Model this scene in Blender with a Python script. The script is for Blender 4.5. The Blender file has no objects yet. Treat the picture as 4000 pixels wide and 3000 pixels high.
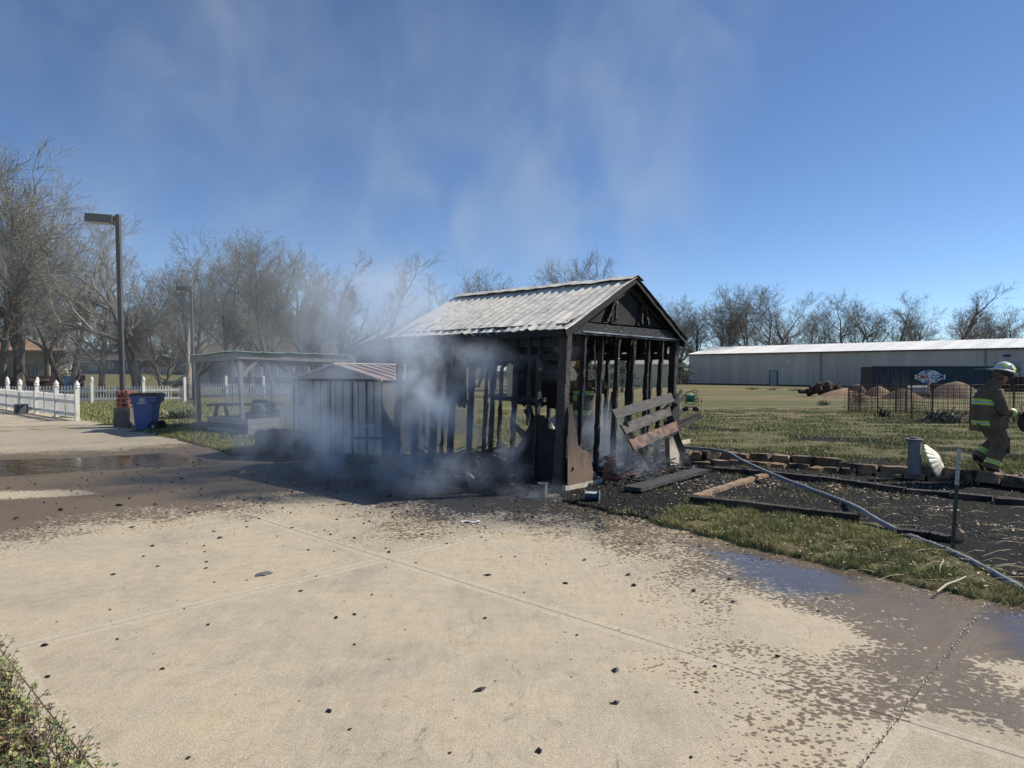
import bpy, math, random
import numpy as np
from mathutils import Vector, Matrix, noise
R = math.radians
rng = random.Random(7)
nr = np.random.RandomState(7)
sc = bpy.context.scene
COL = sc.collection

# ------------------------------------------------------------------ camera
F = 2700.0; CH = 1.7; PIT = math.atan(55/2700)
cam_d = bpy.data.cameras.new('camera'); cam = bpy.data.objects.new('camera', cam_d); COL.objects.link(cam)
cam.location = (0, 0, CH); cam.rotation_euler = (math.pi/2-PIT, 0, 0)
cam_d.sensor_width = 36; cam_d.lens = 36*F/4000; cam_d.clip_end = 5000; cam_d.clip_start = .05
sc.camera = cam
# ------------------------------------------------------------------ light
SUN_EL = R(40); SUN_H = Vector((.962, .272, 0)).normalized()
w = bpy.data.worlds.new('World'); sc.world = w; w.use_nodes = True
nt = w.node_tree; bg = nt.nodes['Background']; sky = nt.nodes.new('ShaderNodeTexSky')
sky.sky_type = 'NISHITA'; sky.sun_disc = False; sky.sun_elevation = SUN_EL
sky.sun_rotation = math.atan2(SUN_H.x, SUN_H.y)
sky.altitude = 400; sky.air_density = .7; sky.dust_density = 0; sky.ozone_density = 5.0
nt.links.new(sky.outputs[0], bg.inputs[0]); bg.inputs[1].default_value = .105
sd = bpy.data.lights.new('sun', 'SUN'); sun = bpy.data.objects.new('sun', sd); COL.objects.link(sun)
sd.energy = 4.6; sd.angle = R(.5); sd.color = (1, .94, .84)
sv = Vector((SUN_H.x*math.cos(SUN_EL), SUN_H.y*math.cos(SUN_EL), math.sin(SUN_EL)))
sun.rotation_euler = sv.to_track_quat('Z', 'Y').to_euler(); sun.location = (20, 5, 20)
sc.view_settings.view_transform = 'Standard'; sc.view_settings.look = 'None'
sc.view_settings.exposure = .32; sc.view_settings.gamma = 1
sc.render.engine = 'CYCLES'; sc.cycles.max_bounces = 6; sc.cycles.diffuse_bounces = 3
sc.cycles.glossy_bounces = 3; sc.cycles.transparent_max_bounces = 12; sc.cycles.volume_bounces = 1
sc.cycles.use_denoising = True; sc.cycles.volume_max_steps = 256
sc.cycles.caustics_reflective = False; sc.cycles.caustics_refractive = False

# ------------------------------------------------------------------ helpers
def G(px, py, z=0.):
    """ground point (height z) seen at photo pixel (4000 px wide)"""
    x = (px-2000)/F; y = -(py-1500)/F; c, s = math.cos(PIT), math.sin(PIT)
    t = (z-CH)/(-s+y*c)
    return Vector((x*t, (c+y*s)*t, z))
def at(px, py, Y):
    """point at world depth Y seen at photo pixel"""
    x = (px-2000)/F; y = -(py-1500)/F; c, s = math.cos(PIT), math.sin(PIT)
    t = Y/(c+y*s)
    return Vector((x*t, Y, CH+(-s+y*c)*t))
def sst(a, b, x):
    t = np.clip((x-a)/(b-a), 0, 1); return t*t*(3-2*t)

def wloc(o):
    v = Vector((0, 0, 0))
    while o is not None: v += o.location; o = o.parent
    return v
def T(o, label=None, cat=None, group=None, kind=None):
    for k, v in (('label', label), ('category', cat), ('group', group), ('kind', kind)):
        if v: o[k] = v
    return o
def E(name, loc, label=None, cat=None, group=None, kind=None, rz=0):
    o = bpy.data.objects.new(name, None); COL.objects.link(o); o.location = loc; o.rotation_euler.z = rz
    o.empty_display_size = .1
    return T(o, label, cat, group, kind)

class MB:
    def __init__(s): s.v = []; s.f = []; s.m = []
    def add(s, vs, fs, mi=0):
        b = len(s.v); s.v += [tuple(v) for v in vs]
        for f in fs: s.f.append(tuple(i+b for i in f)); s.m.append(mi)
    def box(s, c, d, rz=0, mi=0, M=None):
        hx, hy, hz = d[0]/2, d[1]/2, d[2]/2
        if M is None: M = Matrix.Rotation(rz, 3, 'Z')
        c = Vector(c)
        vs = [c+M@Vector((x*hx, y*hy, z*hz)) for z in (-1, 1) for y in (-1, 1) for x in (-1, 1)]
        s.add(vs, [(0, 2, 3, 1), (4, 5, 7, 6), (0, 1, 5, 4), (2, 6, 7, 3), (0, 4, 6, 2), (1, 3, 7, 5)], mi)
        return s
    def beam(s, a, b, w_, h, up=(0, 0, 1), n=1, jit=0, taper=1, mi=0, erode=0):
        """rectangular bar a->b; w_ across, h along up; n segments with jitter"""
        a, b = Vector(a), Vector(b); d = (b-a).normalized(); u = Vector(up)
        sx = d.cross(u)
        if sx.length < 1e-3: sx = d.cross(Vector((1, 0, 0)))
        sx.normalize(); u = sx.cross(d).normalized()
        vs = []
        for i in range(n+1):
            t = i/n; p = a.lerp(b, t); k = 1+(taper-1)*t
            if erode: k *= 1-erode*(.5+.5*noise.noise(Vector((t*5+a.x*9, a.y*7, b.z*3))))
            for sx_, sy_ in ((-1, -1), (1, -1), (1, 1), (-1, 1)):
                q = p+sx*sx_*w_/2*k+u*sy_*h/2*k
                if jit: q += Vector((rng.uniform(-1, 1), rng.uniform(-1, 1), rng.uniform(-1, 1)*.6))*jit
                vs.append(q)
        fs = [(3, 2, 1, 0), tuple(n*4+i for i in range(4))]
        for i in range(n):
            for j in range(4):
                k2 = (j+1) % 4; fs.append((i*4+j, i*4+k2, i*4+4+k2, i*4+4+j))
        s.add(vs, fs, mi); return s
    def tube(s, pts, rad, n=8, mi=0, cap=True, closed=False):
        pts = [Vector(p) for p in pts]; m = len(pts)
        if not hasattr(rad, '__len__'): rad = [rad]*m
        vs = []; ref = Vector((0, 0, 1))
        for i, p in enumerate(pts):
            if closed: d = pts[(i+1) % m]-pts[i-1]
            else: d = pts[min(i+1, m-1)]-pts[max(i-1, 0)]
            d.normalize()
            if abs(d.dot(ref)) > .95: ref = Vector((1, 0, 0)) if abs(d.x) < .9 else Vector((0, 1, 0))
            x = d.cross(ref).normalized(); y = d.cross(x).normalized(); ref = -y if False else ref
            for k in range(n):
                a = 2*math.pi*k/n; vs.append(p+(x*math.cos(a)+y*math.sin(a))*rad[i])
        fs = []
        for i in range(m if closed else m-1):
            j = (i+1) % m
            for k in range(n):
                k2 = (k+1) % n; fs.append((i*n+k, i*n+k2, j*n+k2, j*n+k))
        if cap and not closed: fs += [tuple(range(n))[::-1], tuple((m-1)*n+k for k in range(n))]
        s.add(vs, fs, mi); return s
    def loft(s, rings, mis=None, cap=True, mi=0):
        """rings: list of equal-length vertex lists; mis: material per band"""
        n = len(rings[0]); b = len(s.v)
        for r in rings: s.v += [tuple(v) for v in r]
        for i in range(len(rings)-1):
            for k in range(n):
                k2 = (k+1) % n; s.f.append((b+i*n+k, b+i*n+k2, b+(i+1)*n+k2, b+(i+1)*n+k)); s.m.append(mis[i] if mis else mi)
        if cap:
            s.f.append(tuple(b+k for k in range(n))[::-1]); s.m.append(mis[0] if mis else mi)
            s.f.append(tuple(b+(len(rings)-1)*n+k for k in range(n))); s.m.append(mis[-1] if mis else mi)
        return s
    def lathe(s, prof, c=(0, 0, 0), n=24, M=None, mi=0, flute=None):
        c = Vector(c); rings = []
        for r, z in prof:
            ring = []
            for k in range(n):
                a = 2*math.pi*k/n; rr = r*(1+(flute(a, z) if flute else 0)); v = Vector((rr*math.cos(a), rr*math.sin(a), z))
                ring.append(c+(M@v if M else v))
            rings.append(ring)
        return s.loft(rings, cap=True, mi=mi)
    def prism(s, poly, d, mi=0, mi2=None):
        """planar polygon (3D points) extruded by vector d"""
        n = len(poly); d = Vector(d); vs = [Vector(p) for p in poly]+[Vector(p)+d for p in poly]
        s.add(vs, [tuple(range(n))[::-1]], mi if mi2 is None else mi2)
        s.add(vs, [tuple(range(n, 2*n))], mi)
        s.add(vs, [(i, (i+1) % n, n+(i+1) % n, n+i) for i in range(n)], mi); return s
    def sheet(s, P, nu, nv, th=.004, mi=0, mi2=None):
        """P(u,v)->Vector, solid thin sheet; top mi, bottom mi2"""
        mi2 = mi if mi2 is None else mi2
        g = [[P(i/nu, j/nv) for j in range(nv+1)] for i in range(nu+1)]
        nrm = (g[-1][0]-g[0][0]).cross(g[0][-1]-g[0][0]).normalized()*th
        top = [p for r in g for p in r]; bot = [p-nrm for p in top]; W_ = nv+1
        f1 = [(i*W_+j, (i+1)*W_+j, (i+1)*W_+j+1, i*W_+j+1) for i in range(nu) for j in range(nv)]
        s.add(top, f1, mi); s.add(bot, [f[::-1] for f in f1], mi2)
        bd = [(i, 0) for i in range(nu)]+[(nu, j) for j in range(nv)]+[(i, nv) for i in range(nu, 0, -1)]+[(0, j) for j in range(nv, 0, -1)]
        vs = [g[i][j] for i, j in bd]+[g[i][j]-nrm for i, j in bd]; n = len(bd)
        s.add(vs, [(i, n+i, n+(i+1) % n, (i+1) % n) for i in range(n)], mi2); return s
    def mesh(s, name, mats, off=(0, 0, 0), smooth=False):
        me = bpy.data.meshes.new(name); o = Vector(off)
        me.from_pydata([(v[0]-o.x, v[1]-o.y, v[2]-o.z) for v in s.v], [], s.f)
        if not isinstance(mats, (list, tuple)): mats = [mats]
        for m in mats: me.materials.append(m)
        if len(mats) > 1: me.polygons.foreach_set('material_index', s.m)
        if smooth: me.polygons.foreach_set('use_smooth', [True]*len(s.f))
        me.update(); return me
    def build(s, name, mats, parent=None, smooth=False):
        if parent is not None: off = wloc(parent); loc = (0, 0, 0)
        else:
            a = np.array(s.v); off = Vector((float((a[:, 0].min()+a[:, 0].max())/2), float((a[:, 1].min()+a[:, 1].max())/2), float(a[:, 2].min()))); loc = off
        o = bpy.data.objects.new(name, s.mesh(name, mats, off, smooth)); COL.objects.link(o)
        o.location = loc; o.parent = parent; return o
def piece(name, me, parent, loc, rz=0, rot=None, scl=None):
    o = bpy.data.objects.new(name, me); COL.objects.link(o); o.parent = parent
    o.location = Vector(loc)-(wloc(parent) if parent else Vector((0, 0, 0)))
    o.rotation_euler = rot if rot else (0, 0, rz)
    if scl: o.scale = scl
    return o
def npmesh(name, V, Fc, mats, mi=None, smooth=False, attrs=None):
    """fast numpy mesh; Fc (n,k) faces"""
    me = bpy.data.meshes.new(name); V = np.asarray(V, dtype=np.float32); Fc = np.asarray(Fc, dtype=np.int32); n, k = Fc.shape
    me.vertices.add(len(V)); me.vertices.foreach_set('co', V.ravel())
    me.loops.add(n*k); me.loops.foreach_set('vertex_index', Fc.ravel())
    me.polygons.add(n); me.polygons.foreach_set('loop_start', np.arange(0, n*k, k, dtype=np.int32))
    try: me.polygons.foreach_set('loop_total', np.full(n, k, dtype=np.int32))
    except Exception: pass
    if not isinstance(mats, (list, tuple)): mats = [mats]
    for m in mats: me.materials.append(m)
    if mi is not None: me.polygons.foreach_set('material_index', np.asarray(mi, dtype=np.int32))
    me.polygons.foreach_set('use_smooth', [bool(smooth)]*n)
    if attrs:
        for an, av in attrs.items():
            a = me.attributes.new(an, 'FLOAT', 'POINT'); a.data.foreach_set('value', np.asarray(av, dtype=np.float32))
    me.update(calc_edges=True); me.validate(); return me
def link(name, me, parent=None, loc=(0, 0, 0)):
    o = bpy.data.objects.new(name, me); COL.objects.link(o); o.parent = parent; o.location = loc; return o

# ------------------------------------------------------------------ materials
def nodes(name):
    m = bpy.data.materials.new(name); m.use_nodes = True; n = m.node_tree; return m, n, n.nodes['Principled BSDF']
def ramp(n, fac, stops, interp='LINEAR'):
    r = n.nodes.new('ShaderNodeValToRGB'); r.color_ramp.interpolation = interp
    while len(r.color_ramp.elements) < len(stops): r.color_ramp.elements.new(.5)
    for e, (p, c) in zip(r.color_ramp.elements, stops):
        e.position = p; e.color = (*c, 1) if hasattr(c, '__len__') else (c, c, c, 1)
    n.links.new(fac, r.inputs[0]); return r.outputs[0]
def tex(n, kind, scale, vec=None, detail=4, rough=.55, dist=0, out=0, **kw):
    t = n.nodes.new('ShaderNodeTex'+kind); t.inputs['Scale'].default_value = scale
    if kind == 'Noise':
        t.inputs['Detail'].default_value = detail; t.inputs['Roughness'].default_value = rough; t.inputs['Distortion'].default_value = dist
    for k, v in kw.items():
        if k in t.inputs: t.inputs[k].default_value = v
        else: setattr(t, k, v)
    if vec is not None: n.links.new(vec, t.inputs['Vector'])
    return t.outputs[out]
def coords(n, space='Object', scale=(1, 1, 1), loc=(0, 0, 0)):
    if space == 'World': src = n.nodes.new('ShaderNodeNewGeometry').outputs['Position']
    else: src = n.nodes.new('ShaderNodeTexCoord').outputs[space]
    mp = n.nodes.new('ShaderNodeMapping'); mp.inputs['Scale'].default_value = scale; mp.inputs['Location'].default_value = loc
    n.links.new(src, mp.inputs[0]); return mp.outputs[0]
def mix(n, f, a, b, mode='MIX'):
    x = n.nodes.new('ShaderNodeMix'); x.data_type = 'RGBA'; x.blend_type = mode
    for i, v in ((0, f), (6, a), (7, b)):
        if hasattr(v, 'is_output') or isinstance(v, bpy.types.NodeSocket): n.links.new(v, x.inputs[i])
        elif i == 0: x.inputs[0].default_value = v
        else: x.inputs[i].default_value = (*v, 1) if hasattr(v, '__len__') else (v, v, v, 1)
    return x.outputs[2]
def mth(n, op, a, b=None, c=None, clamp=False):
    x = n.nodes.new('ShaderNodeMath'); x.operation = op; x.use_clamp = clamp
    for i, v in enumerate((a, b, c)):
        if v is None: continue
        if isinstance(v, bpy.types.NodeSocket): n.links.new(v, x.inputs[i])
        else: x.inputs[i].default_value = v
    return x.outputs[0]
def bump(n, p, h, strength=.3, dist=.01):
    b = n.nodes.new('ShaderNodeBump'); b.inputs['Strength'].default_value = strength; b.inputs['Distance'].default_value = dist
    n.links.new(h, b.inputs['Height']); n.links.new(b.outputs[0], p.inputs['Normal'])
def attr(n, name):
    a = n.nodes.new('ShaderNodeAttribute'); a.attribute_name = name; return a.outputs['Fac']
def M(name, c1, c2=None, rough=.7, scale=6, stretch=(1, 1, 1), bmp=.2, bd=.004, metal=0, spec=.5, lo=.35, hi=.65, c3=None, s3=1.2, t3=(.5, .62), space='Object', fine=60):
    """two-tone noise material with fine relief and optional larger blotches c3"""
    m, n, p = nodes(name); v = coords(n, space, stretch)
    c2 = c2 or tuple(x*.8 for x in c1)
    base = ramp(n, tex(n, 'Noise', scale, v, 6), [(lo, c1), (hi, c2)])
    if c3: base = mix(n, ramp(n, tex(n, 'Noise', s3, v, 5, .6), [(t3[0], 0), (t3[1], 1)]), base, c3)
    oi = n.nodes.new('ShaderNodeObjectInfo')
    base = mix(n, .35, base, mix(n, oi.outputs['Random'], (.72, .72, .72), (1.22, 1.22, 1.22)), 'MULTIPLY')
    n.links.new(base, p.inputs['Base Color']); p.inputs['Roughness'].default_value = rough
    p.inputs['Metallic'].default_value = metal; p.inputs['Specular IOR Level'].default_value = spec
    if bmp: bump(n, p, tex(n, 'Noise', fine, v, 4, .6), bmp, bd)
    return m
def flat(name, c, rough=.6, metal=0):
    m, n, p = nodes(name)
    n.links.new(mix(n, .25, c, ramp(n, tex(n, 'Noise', 9, coords(n), 5), [(.3, .7), (.7, 1.2)]), 'MULTIPLY'), p.inputs['Base Color'])
    p.inputs['Roughness'].default_value = rough; p.inputs['Metallic'].default_value = metal; return m

def m_char(name, ash=.25, c=(.013, .012, .012), cells=28, stretch=(1, 1, 1), rough=.5):
    m, n, p = nodes(name); v = coords(n, 'World', stretch)
    vo = tex(n, 'Voronoi', cells, v, out=0, feature='DISTANCE_TO_EDGE')
    crack = ramp(n, vo, [(.0, 0), (.12, 1)])
    col = mix(n, ramp(n, tex(n, 'Noise', 5, v, 6, .65), [(.5, 0), (.72, ash)]), c, (.2, .19, .18))
    col = mix(n, crack, tuple(x*.35 for x in c), col)
    n.links.new(col, p.inputs['Base Color']); p.inputs['Roughness'].default_value = rough
    p.inputs['Specular IOR Level'].default_value = .55
    h = mth(n, 'ADD', crack, mth(n, 'MULTIPLY', tex(n, 'Noise', 70, v, 4), .6)); bump(n, p, h, .9, .012); return m
CHAR = m_char('charred_wood'); CHAR2 = m_char('charred_wood_ashy', .8, (.03, .028, .027), 34, rough=.6)
CHAR3 = m_char('scaly_ashy_char', .9, (.15, .14, .13), 42, (1, 1, 2.2), rough=.7); CHAR4 = m_char('grey_brown_char', .6, (.07, .058, .05), 34, rough=.75)
CHARFLAT = M('charred_panel', (.006, .006, .007), (.018, .017, .016), .85, 5, bmp=.5, bd=.01)
def m_scorch():
    m, n, p = nodes('scorched_plywood'); v = coords(n, 'World', (3, 3, 1)); z = n.nodes.new('ShaderNodeSeparateXYZ'); n.links.new(n.nodes.new('ShaderNodeNewGeometry').outputs['Position'], z.inputs[0])
    t = mth(n, 'ADD', z.outputs[2], mth(n, 'MULTIPLY', tex(n, 'Noise', 2.4, v, 6, .65), 1.3))
    c = ramp(n, t, [(.3/2.5*1, (.2, .135, .09)), (.95/2.5, (.2, .135, .095)), (1.35/2.5, (.09, .068, .055)), (1.9/2.5, (.03, .027, .026))])
    n.links.new(mth(n, 'MULTIPLY', t, .4), c.node.inputs[0]); c = mix(n, .5, c, ramp(n, tex(n, 'Noise', 16, v, 6, .7), [(.3, .45), (.65, 1.3)]), 'MULTIPLY')
    n.links.new(c, p.inputs['Base Color']); p.inputs['Roughness'].default_value = .85; bump(n, p, tex(n, 'Noise', 40, v, 4), .5, .006); return m
SCORCH2 = m_scorch()
SCORCH = M('scorched_plywood', (.16, .105, .07), (.06, .042, .032), .75, 5, (3, 3, 1), .5, .006, c3=(.018, .015, .014), s3=2.2, t3=(.5, .66))
CREAM = M('cream_siding', (.62, .54, .4), (.45, .38, .28), .7, 3, (3, 3, .8), .2)
def m_roofmetal():
    m, n, p = nodes('heat_bleached_metal'); v = coords(n, 'UV', (1, 1, 1)); v = coords(n, 'World', (1, 1, 1))
    st = tex(n, 'Noise', 7, coords(n, 'World', (.9, 1.1, 2.4)), 8, .68)
    col = ramp(n, st, [(.3, (.72, .63, .48)), (.46, (.88, .82, .7)), (.58, (.6, .56, .48)), (.7, (.84, .75, .58))])
    g = tex(n, 'Noise', 1.1, v, 6, .7); col = mix(n, ramp(n, g, [(.52, 0), (.64, .42)]), col, (.36, .35, .33))
    col = mix(n, ramp(n, tex(n, 'Noise', 2.6, coords(n, 'World', (1, 1, 3)), 7, .7), [(.55, 0), (.7, .3)]), col, (.5, .43, .33))
    sp = tex(n, 'Noise', 34, v, 3, .7); col = mix(n, ramp(n, sp, [(.66, 0), (.72, .8)]), col, (.07, .065, .06))
    n.links.new(col, p.inputs['Base Color']); p.inputs['Roughness'].default_value = .62; p.inputs['Metallic'].default_value = .1
    bump(n, p, tex(n, 'Noise', 25, v, 5), .35, .006); return m
ROOFM = m_roofmetal()
def mw(name, c1, c2, **k): return M(name, c1, c2, **k)
GALV = M('galvanised_steel', (.34, .35, .36), (.2, .21, .22), .4, 8, metal=.5, bmp=.1)
WHITESHED = M('smoke_stained_white_steel', (.74, .65, .54), (.58, .5, .42), .5, 1.6, (1, 1, 1), .12, c3=(.24, .22, .21), s3=1.4, t3=(.54, .72), space='World')
WSTRIP = M('clean_white_paint', (.68, .66, .63), (.52, .5, .48), .5, 5)
REDROOF = M('rusted_red_metal', (.26, .16, .14), (.19, .12, .105), .6, 3, c3=(.34, .28, .26), t3=(.42, .56), space='World')
VINYL = M('white_vinyl', (.74, .72, .66), (.66, .63, .56), .45, 3, bmp=.05, c3=(.5, .4, .28), s3=2.5, t3=(.62, .8), space='World')
BRONZE = flat('dark_bronze_paint', (.085, .08, .075), .5); LENS = flat('lamp_lens', (.5, .5, .46), .3)
GREYWOOD = M('weathered_grey_wood', (.3, .28, .235), (.19, .175, .15), .85, 4, (2, 2, 9), .4, .004, fine=22)
DARKWOOD = M('dark_stained_timber', (.075, .055, .042), (.035, .028, .024), .85, 5, bmp=.5, bd=.006, c3=(.012, .012, .012), t3=(.45, .6))
TANWOOD = M('tan_split_timber', (.4, .27, .17), (.24, .16, .1), .85, 6, bmp=.6, bd=.008)  # tan is the split wood's own colour
REDWOOD = M('red_painted_wood', (.28, .05, .035), (.19, .035, .03), .6, 6)
CARPET = M('rolled_grey_carpet', (.1, .088, .075), (.06, .053, .047), .95, 20, bmp=.5)
STONE = M('limestone_block', (.3, .2, .12), (.16, .11, .07), .9, 7, bmp=1, bd=.02, fine=18, c3=(.035, .03, .027), s3=2.2, t3=(.48, .64), space='World')
BRICKM = M('red_brick', (.34, .12, .075), (.24, .09, .06), .85, 14, bmp=.5, c3=(.38, .27, .2), s3=3)
CONCBLK = M('old_concrete', (.24, .215, .18), (.17, .155, .135), .9, 6, bmp=.5)
PIPEW = M('pale_concrete_pipe', (.62, .6, .55), (.45, .43, .39), .85, 3, bmp=.3)
BLUEP = M('blue_cart_plastic', (.05, .1, .28), (.04, .085, .24), .45, 3, bmp=.05)
BLACKP = flat('black_plastic', (.015, .016, .018), .45); RUBBER = flat('black_rubber', (.012, .012, .012), .7)
PRINT = flat('white_print', (.72, .74, .78), .5)
RUST = M('rusty_steel', (.12, .07, .05), (.07, .045, .035), .8, 12); POSTG = flat('green_steel_post', (.03, .04, .034), .5)
POSTW = flat('unpainted_post_tip', (.4, .4, .39), .5)
HOSEM = M('pale_blue_hose_jacket', (.26, .28, .31), (.17, .19, .22), .8, 30, bmp=.4, bd=.002, fine=160)
TURN = M('tan_turnout_fabric', (.17, .125, .08), (.1, .075, .05), .9, 7, bmp=.5, bd=.006, fine=24, space='World')
TURND = M('dark_turnout_fabric', (.05, .045, .04), (.03, .028, .027), .9, 7, bmp=.5, bd=.006, fine=24)
def m_hi(name, c):
    m, n, p = nodes(name); p.inputs['Base Color'].default_value = (*c, 1); p.inputs['Roughness'].default_value = .45; return m
HIVIS = m_hi('lime_reflective_tape', (.55, .8, .04)); SILV = flat('silver_reflective_tape', (.42, .43, .43), .4)
SKIN = M('skin', (.42, .21, .15), (.36, .17, .12), .55, 12, bmp=.1); HAIRG = flat('grey_hair', (.42, .38, .33), .8); HAIRB = flat('brown_hair', (.12, .08, .05), .8)
HELW = flat('white_helmet_shell', (.62, .62, .6), .35); HELY = m_hi('yellow_helmet_shell', (.75, .42, .02)); SMOKED = flat('helmet_shield', (.06, .05, .06), .2)
GLOVE = M('leather_work_glove', (.17, .12, .07), (.1, .07, .045), .85, 14)
DENIM = flat('dark_trousers', (.03, .035, .05), .9); BLACKC = flat('black_shirt', (.015, .015, .017), .9)
SKIRT = M('blue_patterned_dress', (.06, .2, .36), (.12, .36, .45), .85, 9, lo=.4, hi=.6)
GREEN = M('green_garden_hose', (.02, .22, .15), (.015, .15, .1), .45, 30); REDP = flat('red_plastic', (.4, .04, .03), .5)
WHSE = M('grey_tan_steel_wall', (.58, .53, .45), (.54, .495, .42), .6, .6, bmp=.03, space='World'); WROOF = M('white_metal_roof', (.86, .85, .8), (.82, .8, .75), .45, 1, bmp=.03)
CONT = M('blue_container_paint', (.013, .04, .068), (.01, .028, .048), .55, 1.2, bmp=.05, c3=(.05, .06, .07), t3=(.6, .75)); CONTD = flat('container_frame_dark', (.02, .018, .018), .6)
WHP = flat('white_sign_paint', (.62, .63, .63), .6); REDL = flat('red_lettering', (.35, .05, .05), .6); BLUEL = flat('navy_lettering', (.02, .06, .22), .6); BLU2 = flat('light_blue_paint', (.05, .2, .45), .6)
DOORW = flat('pale_door', (.3, .36, .38), .5)
DIRT = M('sandy_dirt', (.42, .28, .16), (.3, .2, .12), .95, 3, bmp=1, bd=.05, fine=9, space='World'); DIRT2 = M('grey_brown_dirt', (.24, .17, .11), (.16, .115, .08), .95, 2.2, bmp=1, bd=.05, fine=7, space='World')
BARK = M('grey_brown_bark', (.15, .125, .1), (.075, .062, .052), .9, 3, (3, 3, .7), .8, .03, fine=12, space='World')
TWIG = flat('fine_twigs', (.185, .165, .14), .9); BUD = flat('spring_buds', (.36, .37, .2), .8); BUDB = flat('brown_buds', (.14, .1, .065), .8)
PALEBARK = M('peeled_pale_bark', (.42, .36, .28), (.14, .12, .1), .9, 4, (3, 3, .7), .5)
SHINGLE = M('tan_shingles', (.3, .19, .12), (.23, .145, .095), .9, 5, (1, 1, 4), .4, .02); SHINGB = M('brown_shingles', (.1, .075, .06), (.07, .055, .045), .9, 5, (1, 1, 4), .4, .02)
SIDC = M('cream_lap_siding', (.6, .54, .38), (.5, .45, .32), .7, 3); SIDG = M('blue_grey_siding', (.12, .15, .165), (.1, .125, .14), .7, 3)
SIDT = M('dark_taupe_siding', (.075, .07, .062), (.06, .056, .05), .8, 3); SIDB = M('brown_siding', (.13, .085, .06), (.1, .07, .05), .8, 3)
GLASS = flat('window_glass', (.03, .04, .05), .12); TRIMW = flat('white_trim', (.66, .65, .6), .5); DECKW = M('deck_wood', (.1, .06, .04), (.06, .04, .03), .8, 5)
CONIF = M('conifer_needles', (.018, .035, .02), (.012, .022, .014), .8, 3); CONEO = flat('orange_plastic', (.75, .12, .02), .5)
COPPER = M('cut_log_ends', (.34, .2, .12), (.22, .12, .08), .9, 9); LOGB = M('dark_bark_logs', (.09, .06, .05), (.05, .035, .03), .9, 6, bmp=.8)
PALE = flat('greenish_roof_sheet', (.3, .42, .36), .5); YEL = M('worn_yellow_paint', (.5, .36, .1), (.35, .28, .14), .8, 9)
SIGNM = None

# ------------------------------------------------------------------ ground frame
A0 = R(46.5); E1 = np.array([math.cos(A0), math.sin(A0)]); E2 = np.array([-math.sin(A0), math.cos(A0)]); J0 = np.array([-1.13, 6.19])
def fr(x, y): dx, dy = x-J0[0], y-J0[1]; return dx*E1[0]+dy*E1[1], dx*E2[0]+dy*E2[1]
def fw(a, b): return J0+a*E1+b*E2
def edge(e2): return np.interp(e2, [-12, -4.3, -3, -2.1, -1.1, .5, 1.2, 7.6, 8.3, 10, 12.3, 21, 60], [2.3, 2.35, 2.5, 2.62, 2.9, 3.15, 3.7, 3.7, 2.35, 2.6, 2.85, 3.15, 3.15])
def poly(pts, z=0.): return np.array([G(*p, z)[:2] for p in pts])
def sdf(P, x, y):
    """signed distance to polygon, positive inside"""
    x = np.asarray(x, float); y = np.asarray(y, float); d = np.full(x.shape, 1e9); ins = np.zeros(x.shape, bool); n = len(P)
    for i in range(n):
        a, b = P[i], P[(i+1) % n]; ex, ey = b-a; wx, wy = x-a[0], y-a[1]
        t = np.clip((wx*ex+wy*ey)/(ex*ex+ey*ey+1e-9), 0, 1); d = np.minimum(d, np.hypot(wx-ex*t, wy-ey*t))
        c = ((a[1] > y) != (b[1] > y)) & (x < (b[0]-a[0])*(y-a[1])/(b[1]-a[1]+1e-12)+a[0]); ins ^= c
    return np.where(ins, d, -d)
_gr = np.random.RandomState(3)
_vg = {}
def vnoise(x, y, s, seed=0):
    if seed not in _vg: _vg[seed] = np.random.RandomState(seed).rand(256, 256)
    g = _vg[seed]; X = np.asarray(x)/s+90.5; Y = np.asarray(y)/s+90.5
    i, j = np.floor(X).astype(int), np.floor(Y).astype(int); u, v = X-i, Y-j; u = u*u*(3-2*u); v = v*v*(3-2*v)
    g2 = lambda a, b: g[a % 256, b % 256]
    return (g2(i, j)*(1-u)+g2(i+1, j)*u)*(1-v)+(g2(i, j+1)*(1-u)+g2(i+1, j+1)*u)*v
WALL = np.array([G(px, py, .2)[:2] for px, py in [(2560, 1760), (2634, 1760), (2730, 1770), (2870, 1763), (2966, 1775), (3082, 1784), (3212, 1787), (3323, 1808), (3418, 1817), (3553, 1823), (3764, 1836), (3849, 1849), (3975, 1865), (4150, 1885), (4400, 1910)]])
SHED_C = np.array([.752, 9.611]); TH = .835; U = np.array([math.cos(TH), math.sin(TH)]); Wd = np.array([-math.sin(TH), math.cos(TH)]); SL, SW = 3.61, 3.04
CHARP = poly([(2120, 1960), (2200, 1992), (2300, 2012), (2400, 2038), (2550, 2068), (2610, 2062), (2640, 2020), (2720, 1985), (2900, 1985), (3100, 2010), (3350, 2050), (3600, 2120), (3800, 2210), (4300, 2420), (4600, 2200), (4500, 1880), (3975, 1870), (3553, 1840), (3212, 1800), (2966, 1790), (2700, 1780), (2500, 1850), (2217, 1918)])
STRIP = poly([(2570, 2066), (2620, 2020), (2640, 1975), (2720, 1952), (2850, 1968), (3000, 1998), (3200, 2022), (3380, 2062), (3500, 2110), (3620, 2150), (3760, 2195), (3900, 2250), (4000, 2330), (3900, 2350), (3720, 2300), (3560, 2262), (3400, 2228), (3200, 2190), (3000, 2155), (2800, 2115), (2620, 2080)])
def shed_in(x, y):
    dx, dy = x-SHED_C[0], y-SHED_C[1]; a = dx*U[0]+dy*U[1]; b = dx*Wd[0]+dy*Wd[1]
    return np.minimum(np.minimum(a, SW-a), np.minimum(b, SL-b))
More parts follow.
